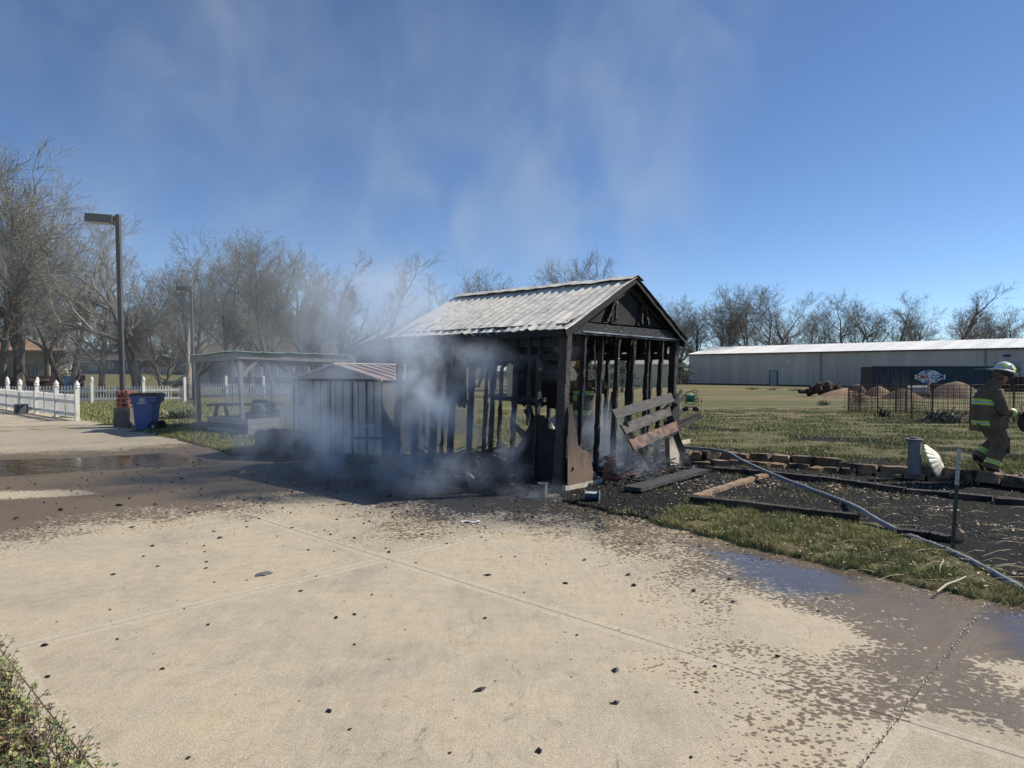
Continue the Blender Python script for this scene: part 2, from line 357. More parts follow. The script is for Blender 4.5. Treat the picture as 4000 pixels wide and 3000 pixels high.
def zg(x, y):
    x = np.asarray(x, float); y = np.asarray(y, float); a, b = fr(x, y)
    q = x/np.maximum(np.abs(y), 1)
    right = sst(-.38, -.12, q)
    z = -.62*sst(14, 55, y)*right+1.15*sst(48, 82, y)*(1-right)
    ed = edge(b)+(vnoise(x, y, .35, 5)-.5)*.14+(vnoise(x, y, .12, 6)-.5)*.08
    lawn = np.clip((a-ed)/.06+.5, 0, 1); lawn2 = np.clip((-2.93-a)/.05+.5, 0, 1)*(b < 5.2); lawn3 = (a < -9.2)
    L = np.maximum(np.maximum(lawn, lawn2), lawn3)
    wy = np.interp(x, WALL[:, 0], WALL[:, 1])
    field = sst(-.02, .12, y-wy)*(x > WALL[0, 0]-.3)*(1-sst(24, 34, y))
    return z+L*(.02+.018*vnoise(x, y, .3, 8)+.01*vnoise(x, y, .08, 9))-(1-L)*.08+field*.15
def zgs(x, y): return float(zg(np.array([x]), np.array([y]))[0])
def GZ(px, py, it=8):
    z = 0
    for _ in range(it): p = G(px, py, z); z = zgs(p.x, p.y)
    return G(px, py, z)

# ------------------------------------------------------------------ terrain
def geo(a, b, n, p=2.4): return a+(b-a)*(np.linspace(0, 1, n+1)[1:]**p)
gx = np.concatenate([geo(-9, -900, 60)[::-1], np.arange(-9, 9.001, .055), geo(9, 900, 60)])
gy = np.concatenate([geo(2, -60, 12)[::-1], np.arange(2, 16.501, .055), geo(16.5, 1600, 110, 3)])
X, Y = np.meshgrid(gx, gy, indexing='ij'); Z = zg(X, Y)
A_, B_ = fr(X, Y); nx, ny = X.shape
idx = np.arange(nx*ny).reshape(nx, ny)
Fc = np.stack([idx[:-1, :-1], idx[1:, :-1], idx[1:, 1:], idx[:-1, 1:]], -1).reshape(-1, 4)
cd = sdf(CHARP, X, Y); shi = shed_in(X, Y)
char_dark = np.maximum(sst(-.15, .3, cd+(vnoise(X, Y, .4, 11)-.5)*.6), sst(-.75, -.1, shi+(vnoise(X, Y, .4, 12)-.5)*.4))
bale = np.hypot(X+5.0, Y-14.4); char_dark = np.maximum(char_dark, 1-sst(.6, 1.6, bale+(vnoise(X, Y, .4, 13)-.5)))
far_bed = sst(1.6, 4.0, X-2.2)*(cd > 0); char_dark = char_dark*(1-.45*far_bed*vnoise(X, Y, .5, 14))
sh2 = sst(6.5, 7.6, B_)*sst(2.2, 2.6, A_)*(1-sst(2.9, 3.6, A_))*(1-sst(8.5, 9.3, B_)); char_dark = np.maximum(char_dark, sh2*.8)
strip = sst(-.1, .12, sdf(STRIP, X, Y)+(vnoise(X, Y, .25, 15)-.5)*.25); char_dark = char_dark*(1-strip*.9)
for P_ in ([(2640, 1672), (2760, 1676), (2900, 1690), (2890, 1700), (2700, 1690)], [(3090, 1716), (3300, 1722), (3520, 1742), (3600, 1752), (3500, 1756), (3200, 1738), (3080, 1730)], [(3640, 1756), (3800, 1768), (4050, 1800), (4050, 1822), (3800, 1792), (3650, 1774)], [(3560, 1640), (3620, 1640), (3640, 1650), (3560, 1652)]):
    char_dark = np.maximum(char_dark, .75*sst(-.12, .1, sdf(poly(P_, .1), X, Y)+(vnoise(X, Y, .2, 44)-.5)*.4))  # elongated dark streaks in the field, blended in with the burnt ground
def m_ground():
    m, n, p = nodes('grassy_soil'); v = coords(n, 'World')
    g1 = tex(n, 'Noise', 3.5, v, 8, .7)
    grass = ramp(n, g1, [(.3, (.07, .078, .03)), (.48, (.13, .125, .05)), (.6, (.2, .165, .09)), (.75, (.1, .085, .05))])
    band = tex(n, 'Noise', 1, coords(n, 'World', (.022, .26, 1)), 5, .6)
    straw = ramp(n, tex(n, 'Noise', 6, v, 6, .7), [(.3, (.28, .21, .12)), (.7, (.2, .16, .085))])
    yv = n.nodes.new('ShaderNodeSeparateXYZ'); n.links.new(n.nodes.new('ShaderNodeNewGeometry').outputs['Position'], yv.inputs[0])
    fary = mth(n, 'MULTIPLY', mth(n, 'SUBTRACT', yv.outputs[1], 17), .12, clamp=True); fary = mth(n, 'MULTIPLY', fary, mth(n, 'MULTIPLY', mth(n, 'ADD', yv.outputs[0], mth(n, 'MULTIPLY', yv.outputs[1], .3)), .3, clamp=True))
    bandf = mth(n, 'MULTIPLY', ramp(n, band, [(.49, 0), (.57, .85)]), fary)
    grass = mix(n, mth(n, 'MULTIPLY', fary, .75), grass, ramp(n, tex(n, 'Noise', 2.2, coords(n, 'World', (.3, 1.5, 1)), 6, .7), [(.35, (.075, .1, .035)), (.65, (.17, .165, .075))]))
    col = mix(n, bandf, grass, straw)
    col = mix(n, ramp(n, tex(n, 'Noise', .9, v, 5, .7), [(.55, 0), (.66, .55)]), col, (.2, .145, .085))
    soil = ramp(n, tex(n, 'Noise', 14, v, 6, .7), [(.35, (.008, .0075, .0075)), (.6, (.024, .021, .019)), (.75, (.08, .066, .052))])
    cf = mth(n, 'ADD', attr(n, 'char_dark'), mth(n, 'MULTIPLY', mth(n, 'SUBTRACT', tex(n, 'Noise', 5, v, 5, .6), .5), .7))
    col = mix(n, ramp(n, cf, [(.35, 0), (.55, 1)]), col, soil)
    n.links.new(col, p.inputs['Base Color']); p.inputs['Roughness'].default_value = .95; p.inputs['Specular IOR Level'].default_value = .2
    bump(n, p, mth(n, 'ADD', tex(n, 'Noise', 30, v, 5, .7), tex(n, 'Noise', 5, v, 5, .7)), 1, .04); return m
me = npmesh('ground', np.stack([X, Y, Z], -1).reshape(-1, 3), Fc, m_ground(), smooth=True, attrs={'char_dark': char_dark.ravel()})
T(link('ground', me), kind='structure')

# ------------------------------------------------------------------ concrete driveway
WET_SHADE = [poly(p) for p in (  # left outline is wet ground with the smoke's shade painted in
    [(-900, 2300), (0, 2124), (194, 2093), (375, 2057), (565, 2034), (768, 2020), (1000, 1998), (1071, 1966), (1207, 1939), (1300, 1950), (1400, 1975), (1478, 1985), (1553, 2034), (1485, 2075), (1580, 2102), (1682, 2085), (1817, 2045), (1953, 2040), (2100, 2045), (2200, 2060), (2404, 2140), (2560, 2170), (2700, 2070), (2217, 1880), (1500, 1790), (1000, 1740), (760, 1726), (678, 1732), (497, 1752), (271, 1760), (0, 1768), (-900, 1800)],
    [(2300, 2070), (2404, 2130), (2630, 2210), (2800, 2320), (2990, 2440), (3060, 2560), (2960, 2620), (3195, 2723), (3330, 2860), (3353, 3100), (3900, 3600), (5200, 3000), (4800, 2300), (3900, 2250), (3300, 2120), (2700, 2060), (2500, 2040)])]
DRY = [poly([(-600, 2000), (0, 1955), (200, 1945), (420, 1930), (330, 1910), (0, 1915), (-600, 1950)]), poly([(2900, 2330), (3250, 2420), (3400, 2500), (3200, 2560), (3000, 2500), (2880, 2420)]), poly([(3780, 2560), (4100, 2600), (4300, 2750), (3900, 2700)]), poly([(3400, 2850), (3700, 2800), (4100, 2900), (4100, 3100), (3400, 3100)])]
PUD = [poly(p) for p in ([(-700, 1830), (0, 1795), (150, 1792), (330, 1785), (500, 1776), (640, 1768), (800, 1790), (900, 1800), (860, 1815), (600, 1828), (300, 1846), (0, 1866), (-700, 1920)],
    [(2735, 2147), (2890, 2147), (3025, 2180), (3195, 2215), (3375, 2226), (3365, 2316), (3082, 2339), (2969, 2305), (2860, 2226)],
    [(3830, 2360), (3950, 2370), (4200, 2420), (4200, 2600), (3950, 2570), (3850, 2480)], [(800, 1840), (1000, 1830), (1000, 1850), (800, 1860)])]
def m_conc():
    m, n, p = nodes('broom_finished_concrete'); v = coords(n, 'World')
    agg = tex(n, 'Noise', 95, v, 4, .75); agg2 = tex(n, 'Voronoi', 110, v, out=0)
    base = ramp(n, agg, [(.28, (.3, .24, .155)), (.5, (.44, .375, .27)), (.68, (.6, .52, .375))])
    base = mix(n, .22, base, ramp(n, agg2, [(.1, .6), (.5, 1.25)]), 'MULTIPLY')
    base = mix(n, ramp(n, tex(n, 'Noise', .55, v, 8, .75, 1.0), [(.52, 0), (.66, .45)]), base, (.3, .27, .225))
    base = mix(n, ramp(n, tex(n, 'Voronoi', 1.3, coords(n, 'World', (1, 1, 1), (3, 7, 0)), out=0), [(.02, .55), (.07, 0)]), base, (.2, .17, .13))
    base = mix(n, .55, base, ramp(n, tex(n, 'Noise', 1.1, v, 7, .65), [(.33, (.7, .7, .73)), (.5, (1, 1, 1)), (.66, (1.14, 1.06, .95))]), 'MULTIPLY')
    base = mix(n, .5, base, ramp(n, tex(n, 'Noise', 9, v, 6, .7), [(.3, .72), (.5, 1), (.7, 1.16)]), 'MULTIPLY')
    ck = n.nodes.new('ShaderNodeVectorMath'); ck.operation = 'ADD'; n.links.new(v, ck.inputs[0]); n.links.new(tex(n, 'Noise', 2.5, v, 6, .7, out=1), ck.inputs[1])
    crack = ramp(n, tex(n, 'Voronoi', .38, ck.outputs[0], out=0, feature='DISTANCE_TO_EDGE'), [(.0, .55), (.0028, 0)]); base = mix(n, mth(n, 'MULTIPLY', crack, ramp(n, tex(n, 'Noise', .8, v, 3), [(.5, 0), (.6, 1)])), base, (.12, .1, .075))
    br = tex(n, 'Noise', 3, coords(n, 'World', (9, 1.2, 1)), 6, .7); base = mix(n, .3, base, ramp(n, br, [(.35, .8), (.6, 1.12)]), 'MULTIPLY')
    base = mix(n, ramp(n, tex(n, 'Noise', 3, coords(n, 'World', (1, 1.7, 1)), 8, .72), [(.6, 0), (.75, .35)]), base, (.27, .23, .18))
    de = attr(n, 'de')
    mar = ramp(n, de, [(.0, 1), (.062, 1), (.068, 0)])
    base = mix(n, mth(n, 'MULTIPLY', mar, .5), base, ramp(n, tex(n, 'Noise', 30, v, 5), [(.4, (.46, .4, .3)), (.6, (.64, .56, .43))]))
    grime = mth(n, 'MULTIPLY', ramp(n, mth(n, 'ADD', de, mth(n, 'MULTIPLY', tex(n, 'Noise', 6, v, 6, .7), .16)), [(.03, 1), (.16, 0)]), .22)
    base = mix(n, grime, base, (.22, .19, .145))
    # wetness, with smoke shade at the left: attribute thresholded by streaky droplet noise
    sv_ = coords(n, 'World', (.9, 1.1, 1)); 
    rot = n.nodes.new('ShaderNodeMapping'); rot.inputs['Rotation'].default_value = (0, 0, .12); n.links.new(sv_, rot.inputs[0])
    drop = mix(n, .5, tex(n, 'Noise', 26, rot.outputs[0], 4, .6, .2), mth(n, 'SUBTRACT', .95, tex(n, 'Voronoi', 33, rot.outputs[0], out=0))); big = tex(n, 'Noise', 2.2, v, 5, .6)
    dn = mth(n, 'ADD', mth(n, 'MULTIPLY', mth(n, 'SUBTRACT', drop, .5), 2.6), mth(n, 'MULTIPLY', mth(n, 'SUBTRACT', big, .5), 1.7))
    wt = mth(n, 'ADD', attr(n, 'wet'), dn)
    wm = ramp(n, wt, [(.58, 0), (.76, 1)])
    wetc = mix(n, 1, base, (.36, .315, .26), 'MULTIPLY')
    soot_shade = ramp(n, mth(n, 'ADD', attr(n, 'soot_shade'), mth(n, 'MULTIPLY', mth(n, 'SUBTRACT', tex(n, 'Noise', 4, v, 6, .65), .5), .9)), [(.2, 0), (.95, .93)])
    wetc = mix(n, soot_shade, wetc, (.03, .03, .031)); base = mix(n, mth(n, 'MULTIPLY', soot_shade, .6), base, (.1, .095, .09))
    col = mix(n, wm, base, wetc)
    scf = ramp(n, tex(n, 'Noise', 2.6, coords(n, 'World', (2.2, .8, 1)), 9, .8, 1.2), [(.56, 0), (.66, .75)])
    col = mix(n, mth(n, 'MULTIPLY', scf, attr(n, 'scuff')), col, (.09, .085, .08))
    pu = mth(n, 'ADD', attr(n, 'puddle'), mth(n, 'MULTIPLY', mth(n, 'SUBTRACT', tex(n, 'Noise', 3.5, coords(n, 'World', (.6, 1.6, 1)), 8, .7), .5), 1.9))
    pm = ramp(n, pu, [(.35, 0), (1.1, 1)])
    col = mix(n, mth(n, 'MULTIPLY', pm, .55), col, (.035, .032, .03))
    n.links.new(col, p.inputs['Base Color'])
    r = n.nodes.new('ShaderNodeMapRange'); n.links.new(pm, r.inputs[0]); n.links.new(mix(n, wm, (.9,)*3, (.42,)*3), r.inputs[3]); r.inputs[4].default_value = .06
    n.links.new(r.outputs[0], p.inputs['Roughness']); p.inputs['Specular IOR Level'].default_value = .45
    b = n.nodes.new('ShaderNodeBump'); b.inputs['Distance'].default_value = .004
    n.links.new(mth(n, 'SUBTRACT', .75, mth(n, 'MULTIPLY', pm, .71)), b.inputs['Strength']); n.links.new(tex(n, 'Noise', 120, v, 5, .7), b.inputs['Height'])
    n.links.new(b.outputs[0], p.inputs['Normal']); return m
CONC = m_conc()
drive = E('driveway', (0, 0, 0), kind='structure')
def slab(a0, a1, b0, b1, st):
    g = .0035; a0 += g; a1 -= g; b0 += g; b1 -= g
    ax = np.unique(np.concatenate([[a0, a0+.065, a0+.075], np.arange(a0+.15, a1-.1, st), [a1-.075, a1-.065, a1]]))
    bx = np.unique(np.concatenate([[b0, b0+.065, b0+.075], np.arange(b0+.15, b1-.1, st), [b1-.075, b1-.065, b1]]))
    Aa, Bb = np.meshgrid(ax, bx, indexing='ij'); x = J0[0]+Aa*E1[0]+Bb*E2[0]; y = J0[1]+Aa*E1[1]+Bb*E2[1]
    de = np.minimum(np.minimum(Aa-a0, a1-Aa), np.minimum(Bb-b0, b1-Bb))
    wv = np.full(x.shape, -1.)
    for W_ in WET_SHADE: wv = np.maximum(wv, np.clip(sdf(W_, x, y)/.75*.5+.68, -1.2, 1.7))
    wv = np.maximum(wv, -.15*np.ones_like(wv)*(np.hypot(x+1, y-8) < 5)-.9*(np.hypot(x+1, y-8) >= 5)+.0)
    sp = sst(11, 5.5, np.hypot(x+4, y-8.5)); wv = np.maximum(wv, -.28+.32*sp*sst(5.2, 6.6, y))
    for D_ in DRY: wv -= 1.35*sst(-.15, .25, sdf(D_, x, y))
    pv = np.full(x.shape, -1.)
    for P_ in PUD: pv = np.maximum(pv, np.clip(sdf(P_, x, y)/.18*.5+.5, -1, 1))
    da, db = fr(x, y)
    soot_shade = 1.2*sst(-2.6, -.2, shed_in(x, y))+1.0*sst(6.5, 8.2, y)*sst(-1.5, 1.5, da-1)*(x < 1)*sst(18, 10, y)*sst(-11, -5, x)  # soot by the shed; smoke's shade over the left pavement is painted in too
    wv = np.maximum(wv, 1.5*sst(-2.1, -.9, shed_in(x, y)+(vnoise(x, y, .5, 41)-.5)*.5)-.35)
    scuff = sst(1.6, .3, np.hypot((x+.1)*1, (y-3.3)*.9))+.7*sst(.7, .2, np.hypot(x-2.2, y-4.5))
    n1, n2 = x.shape; top = np.stack([x, y, np.zeros_like(x)+.0015*vnoise(x, y, .8, 3)], -1).reshape(-1, 3)
    idx = np.arange(n1*n2).reshape(n1, n2); f = np.stack([idx[:-1, :-1], idx[1:, :-1], idx[1:, 1:], idx[:-1, 1:]], -1).reshape(-1, 4)
    ring = np.concatenate([idx[:, 0], idx[-1, 1:], idx[-2::-1, -1], idx[0, -2:0:-1]]); lo = top[ring].copy(); lo[:, 2] = -.075
    k = len(ring); r2 = np.arange(k)+n1*n2; f2 = np.stack([ring, r2, np.roll(r2, -1), np.roll(ring, -1)], -1)
    ex = lambda q: np.concatenate([q.ravel(), q.ravel()[ring]])
    me = npmesh('concrete_slab', np.concatenate([top, lo]), np.concatenate([f, f2]), CONC, attrs={'wet': ex(wv), 'puddle': ex(pv), 'soot_shade': ex(soot_shade), 'de': ex(de), 'scuff': ex(scuff)})
    link('concrete_slab', me, drive)
for j in range(-2, 8):
    b0, b1 = j*4.15, (j+1)*4.15; st = .08 if j < 3 else .3
    slab(-2.83, 0, b0, b1, st); slab(0, 3.85, b0, b1, st)
    if j >= 2: slab(-9, -2.83, b0, b1, .4)
    elif j >= -2: slab(-2.98, -2.83, b0, b1, .1)
# joint sand
m_ = MB()
for b0 in [j*4.15 for j in range(-2, 8)]:
    a, b = fw(-2.95, b0), fw(3.0, b0); m_.beam((*a, -.0125), (*b, -.0125), .014, .02)
a, b = fw(0, -8.3), fw(0, 37); m_.beam((*a, -.0125), (*b, -.0125), .014, .02)
a, b = fw(-2.83, -8.3), fw(-2.83, 16); m_.beam((*a, -.0125), (*b, -.0125), .014, .02)
m_.build('joint_filler', flat('joint_sand', (.15, .125, .09), .95), drive)
# crumbled grout along the cracked joint
m_ = MB()
for i in range(300):
    t = rng.random(); q = fw(-2.8+t*5.3, -4.15+rng.gauss(0, .007)); r_ = rng.uniform(.002, .006)
    m_.tube([(q[0]-r_, q[1], .002), (q[0]+r_, q[1]+rng.uniform(-.01, .01), .004+r_*.5)], [r_, r_*.6], 4)
T(m_.build('crumbled_grout', M('sandy_grout', (.75, .65, .48), (.6, .5, .36), .95, 20)), kind='stuff')
# painted markings
for (p0, p1, wd) in [((-60, 1672), (38, 1687), .13), ((122, 1672), (166, 1681), .13), ((243, 1667), (288, 1673), .13)]:
    a, b = G(*p0, .005), G(*p1, .005); T(MB().beam(a, b, wd, .004).build('parking_line', YEL), kind='structure')
PALEL = M('faded_white_paint', (.5, .46, .38), (.33, .29, .23), .85, 7)
for (p0, p1) in [((-60, 1657), (75, 1654)), ((-60, 1687), (330, 1667))]:
    a, b = G(*p0, .004), G(*p1, .004); T(MB().beam(a, b, .07, .003).build('parking_line', PALEL), kind='structure')

# ------------------------------------------------------------------ grass, leaves, chips
def blades(name, x, y, h, wd, mi, mats, lean=.5, z0=None):
    n = len(x); z = zg(x, y) if z0 is None else z0; a = nr.rand(n)*6.283; l = nr.rand(n)*lean*h; b = nr.rand(n)*6.283
    V = np.empty((n, 3, 3)); V[:, 0] = np.stack([x-np.cos(a)*wd, y-np.sin(a)*wd, z-.01], -1); V[:, 1] = np.stack([x+np.cos(a)*wd, y+np.sin(a)*wd, z-.01], -1)
    V[:, 2] = np.stack([x+np.cos(b)*l, y+np.sin(b)*l, z+h], -1)
    me = npmesh(name, V.reshape(-1, 3), np.arange(n*3).reshape(-1, 3), mats, mi=mi); return T(link(name, me), kind='stuff')
GM = [flat('fresh_grass', (.2, .23, .065), .7), flat('yellow_grass', (.42, .4, .14), .8), flat('dry_grass', (.5, .41, .24), .85), flat('dark_grass', (.085, .11, .045), .7)]
def scatter_in(P, n, pad=0):
    lo, hi = P.min(0), P.max(0); x = nr.uniform(lo[0], hi[0], n*6); y = nr.uniform(lo[1], hi[1], n*6); k = sdf(P, x, y)+(vnoise(x, y, .25, 15)-.5)*.2 > pad
    return x[k][:n], y[k][:n]
x, y = scatter_in(STRIP, 52000); b_ = nr.uniform(-5.2, -.4, 16000); a_ = edge(b_)+nr.uniform(-.06, .42, 16000); q_ = (J0[0]+a_*E1[0]+b_*E2[0], J0[1]+a_*E1[1]+b_*E2[1]); x = np.concatenate([x, q_[0]]); y = np.concatenate([y, q_[1]])
cl = vnoise(x, y, .18, 21); gz = vnoise(x, y, .5, 22); k = cl*.7+.6*vnoise(x, y, .07, 31)+nr.rand(len(x))*.4 > .84; x, y, cl, gz = x[k], y[k], cl[k], gz[k]; r_ = nr.rand(len(x))
mi = np.where(r_ < .26+.6*(gz-.5), 0, np.where(r_ < .62, 1, np.where(r_ < .84, 2, 3)))
blades('tall_grass', x, y, .015+.055*nr.rand(len(x))*(.3+1.2*cl), .004, mi, GM, 1.1)
# bed tufts
x, y = scatter_in(CHARP, 26000, .1); k = vnoise(x, y, .45, 23)+.1*nr.rand(len(x))-.12*(x < 2.4) > .66; x, y = x[k], y[k]
blades('bed_grass', x, y, .02+.05*nr.rand(len(x)), .003, nr.choice([0, 1, 2, 2, 1], len(x)), GM, 1.2)
# lawn (right field, then left lawn)
def field_pts(n, y0, y1, x0f, x1f, pw=1.6):
    t = nr.rand(n)**pw; y = y0+(y1-y0)*t; x = y*nr.uniform(x0f, x1f, n); return x, y
x, y = field_pts(200000, 9.3, 38, -.05, .8, 1.4); wy = np.interp(x, WALL[:, 0], WALL[:, 1]); k = (y > wy+.05)&(shed_in(x, y) < -.2)&((x > WALL[0, 0]) | (y > 14.0)); x, y = x[k], y[k]
cl = vnoise(x, y*1.6, .7, 24); k = cl+.35*nr.rand(len(x)) > .38+.32*vnoise(x*.45, y, 1.9, 33)+.45*sst(20, 38, y); x, y, cl = x[k], y[k], cl[k]; r_ = nr.rand(len(x)); gz = vnoise(x*.5, y, 1.6, 25)
mi = np.where(gz > .62, np.where(r_ < .6, 0, 1), np.where(r_ < .22, 0, np.where(r_ < .42, 1, np.where(r_ < .6, 2, 3))))
blades('field_grass', x, y, (.02+.035*nr.rand(len(x)))*(.6+cl), .004+.00035*y, mi, GM, 1.0)
x, y = field_pts(110000, 13, 36, -.75, -.2, 1.2); a, b = fr(x, y); k = (a > edge(b)+.05)&(np.hypot(x+5, y-14.4) > .7); x, y = x[k], y[k]
cl = vnoise(x, y, .6, 26); k = cl+.4*nr.rand(len(x)) > .4; x, y, cl = x[k], y[k], cl[k]; r_ = nr.rand(len(x))
blades('lawn_grass', x, y, (.025+.04*nr.rand(len(x)))*(.6+cl), .005+.0003*y, np.where(r_ < .45, 0, np.where(r_ < .6, 1, np.where(r_ < .72, 2, 3))), GM, 1.0)
# dead leaves / straw on the burnt beds
def flakes(name, x, y, sz, mats, mi, zoff=.01, asp=.45, flatn=.5, z0=None):
    n = len(x); z = (zg(x, y) if z0 is None else z0)+zoff; a = nr.rand(n)*6.283; c = np.stack([x, y, z], -1)
    u = np.stack([np.cos(a), np.sin(a), (nr.rand(n)-.5)*flatn], -1)*sz[:, None]; v = np.stack([-np.sin(a), np.cos(a), (nr.rand(n)-.5)*flatn], -1)*(sz*asp)[:, None]
    V = np.stack([c-u, c-v*.9, c+u, c+v], 1); me = npmesh(name, V.reshape(-1, 3), np.arange(n*4).reshape(-1, 4), mats, mi=mi); return T(link(name, me), kind='stuff')
LM = [flat('dead_leaf', (.38, .24, .13), .8), flat('pale_leaf', (.62, .49, .3), .8), flat('grey_ash_flake', (.3, .29, .28), .8), flat('scorched_leaf', (.08, .05, .035), .8)]
x, y = scatter_in(CHARP, 16000, .03); k = (x > 2.3)|(nr.rand(len(x)) < .05); x, y = x[k], y[k]; k = nr.rand(len(x)) < .06+1.0*sst(.5, .72, vnoise(x, y, .6, 27))*sst(.3, .6, vnoise(x, y, .13, 28)); x, y = x[k], y[k]
flakes('dead_leaves', x, y, .009+.026*nr.rand(len(x))**2, LM, nr.choice([0, 1, 1, 2, 2, 3, 0], len(x)), .012, .4, .9)
x, y = scatter_in(STRIP, 900, -.1); flakes('fallen_leaves', x, y, .008+.015*nr.rand(len(x)), LM, nr.choice([0, 1, 3], len(x)), .03, .4, .9)
# grit along the concrete edge
bb = nr.uniform(-5, 8, 5200); aa = edge(bb)+nr.normal(-.12, .13, 5200); x = J0[0]+aa*E1[0]+bb*E2[0]; y = J0[1]+aa*E1[1]+bb*E2[1]
flakes('edge_grit', x, y, .003+.008*nr.rand(len(x))**2, [M('gritty_soil', (.26, .2, .13), (.12, .09, .06)), LM[1], LM[3]], nr.choice([0, 0, 0, 1, 2], len(x)), .006, .8, .8, z0=np.maximum(zg(x, y), 0))
def chips(name, x, y, sz, mats, mi, zb):
    """small irregular solid chunks (8 faces)"""
    n = len(x); base = np.array([(1, 0, 0), (0, 1, 0), (-1, 0, 0), (0, -1, 0), (0, 0, .7), (0, 0, -.5)], float)
    a = nr.rand(n)*6.283; V = base[None]*(.55+.7*nr.rand(n, 6, 1)); V = V*np.array([1.25, .75, .6]); ca, sa = np.cos(a)[:, None], np.sin(a)[:, None]
    V = np.stack([V[..., 0]*ca-V[..., 1]*sa, V[..., 0]*sa+V[..., 1]*ca, V[..., 2]], -1)*sz[:, None, None]+np.stack([x, y, zb+sz*.28], -1)[:, None]
    f = np.array([(0, 1, 4), (1, 2, 4), (2, 3, 4), (3, 0, 4), (1, 0, 5), (2, 1, 5), (3, 2, 5), (0, 3, 5)])
    Fc = (f[None]+np.arange(n)[:, None, None]*6).reshape(-1, 3); me = npmesh(name, V.reshape(-1, 3), Fc, mats, mi=np.repeat(mi, 8)); return T(link(name, me), kind='stuff')
CHIPM = [M('charcoal', (.008, .008, .008), (.022, .02, .02), .6, 30, bmp=.6, spec=.35), M('pale_ash', (.4, .38, .36), (.25, .24, .23), .9, 20), CHAR2]
x = nr.uniform(-3.5, 5.2, 130000); y = nr.uniform(6.6, 14, 130000); k1 = sdf(CHARP, x, y); s_ = shed_in(x, y)
dens = np.maximum(sst(0, .12, k1)*(.25+.75*sst(4.2, 2.2, x)), sst(-.55, .0, s_)*.7)*(1-.95*sst(-.05, .1, sdf(STRIP, x, y))); k = nr.rand(len(x)) < dens*.62; x, y = x[k], y[k]
chips('charcoal_litter', x, y, .005+.018*nr.rand(len(x))**4, CHIPM, nr.choice([0, 0, 0, 0, 0, 0, 0, 2, 2, 1], len(x), p=[.14]*6+[.07, .04, .03, .02]), np.maximum(zg(x, y), 0)*1.0)
x = nr.uniform(-9, 2.5, 60000); y = nr.uniform(3, 17, 60000); a, b = fr(x, y); ds = -shed_in(x, y)
dens = .5*np.exp(-np.maximum(ds, 0)/.45)+.09*np.exp(-np.maximum(ds-1, 0)/1.8)*(a < 3.6)+.045*sst(8, 2, ds)*sst(5.5, 8, y)+.0012
k = (nr.rand(len(x)) < dens)&(a < edge(b)-.05)&(a > -2.9); x, y = x[k], y[k]
chips('scattered_char_bits', x, y, .005+.018*nr.rand(len(x))**4*1.3+.002, CHIPM, np.where(nr.rand(len(x)) < .03, 1, 0), 0)
CHK = []
for v_ in range(3):
    mb = MB(); pr = [(.35, -.3), (.8, -.2), (1, .1), (.75, .45), (.3, .6)]; rr = random.Random(v_)
    mb.lathe([(r_*rr.uniform(.75, 1.2), z_) for r_, z_ in pr], n=7, flute=lambda a, z: .25*math.sin(a*2+v_)+.2*math.sin(3*a+v_*2)); CHK.append(mb.mesh('charcoal_chunk', CHIPM[0]))
for i, (px, py, s_, wd) in enumerate([(175, 2523, .024, 1), (187, 2645, .017, 1), (634, 2615, .017, 1), (813, 2442, .017, 1), (858, 2103, .028, 1), (797, 2133, .017, 1), (800, 2157, .015, 1), (807, 2196, .018, 1), (596, 2134, .024, 1), (838, 2275, .013, 1), (443, 2246, .021, 1), (1452, 2325, .014, 1), (1235, 2252, .013, 1), (805, 2221, .018, 1), (430, 2383, .013, 1), (720, 2380, .011, 1), (1625, 2200, .014, 1), (1745, 2124, .017, 1), (1757, 2943, .011, 1), (2720, 2705, .012, 1), (735, 2963, .014, 1), (506, 1948, .03, 1), (238, 1992, .035, 2), (62, 2026, .03, 2.4), (465, 1975, .035, 2.2), (2354, 2126, .013, 1), (290, 2842, .011, 1), (2700, 2960, .012, 1)]):
    p = G(px, py); o = piece('charcoal_chunk', CHK[i % 3], None, (p.x, p.y, s_*.28), rot=(0, 0, rng.uniform(0, 6)), scl=(s_*wd*.78, s_*.78, s_*.62))
    T(o, 'small burnt black chunk lying loose on the concrete driveway', 'charcoal', 'charcoal chunks scattered over the driveway')
# melted pieces: pale paper-like flake and dark flattened lump
p = G(1835, 2041); mb = MB(); mb.sheet(lambda u, v: Vector((p.x-.09+u*.2, p.y-.04+v*.07+.02*math.sin(u*7), .006+.015*math.sin(u*5+v*3)**2)), 8, 3, .002)
T(mb.build('scrap', WSTRIP), 'white crumpled scrap on the concrete in front of the burnt shed', 'scrap')
p = G(1032, 2244); mb = MB(); mb.lathe([(.05, 0), (.06, .006), (.045, .012), (.01, .015)], (p.x, p.y, .002), 12, flute=lambda a, z: .25*math.sin(2*a)+.15*math.sin(5*a))
T(mb.build('melted_lump', M('grey_melted_plastic', (.1, .1, .11), (.16, .16, .17), .5, 20)), 'flat grey melted lump lying on dry concrete near the joint', 'debris')
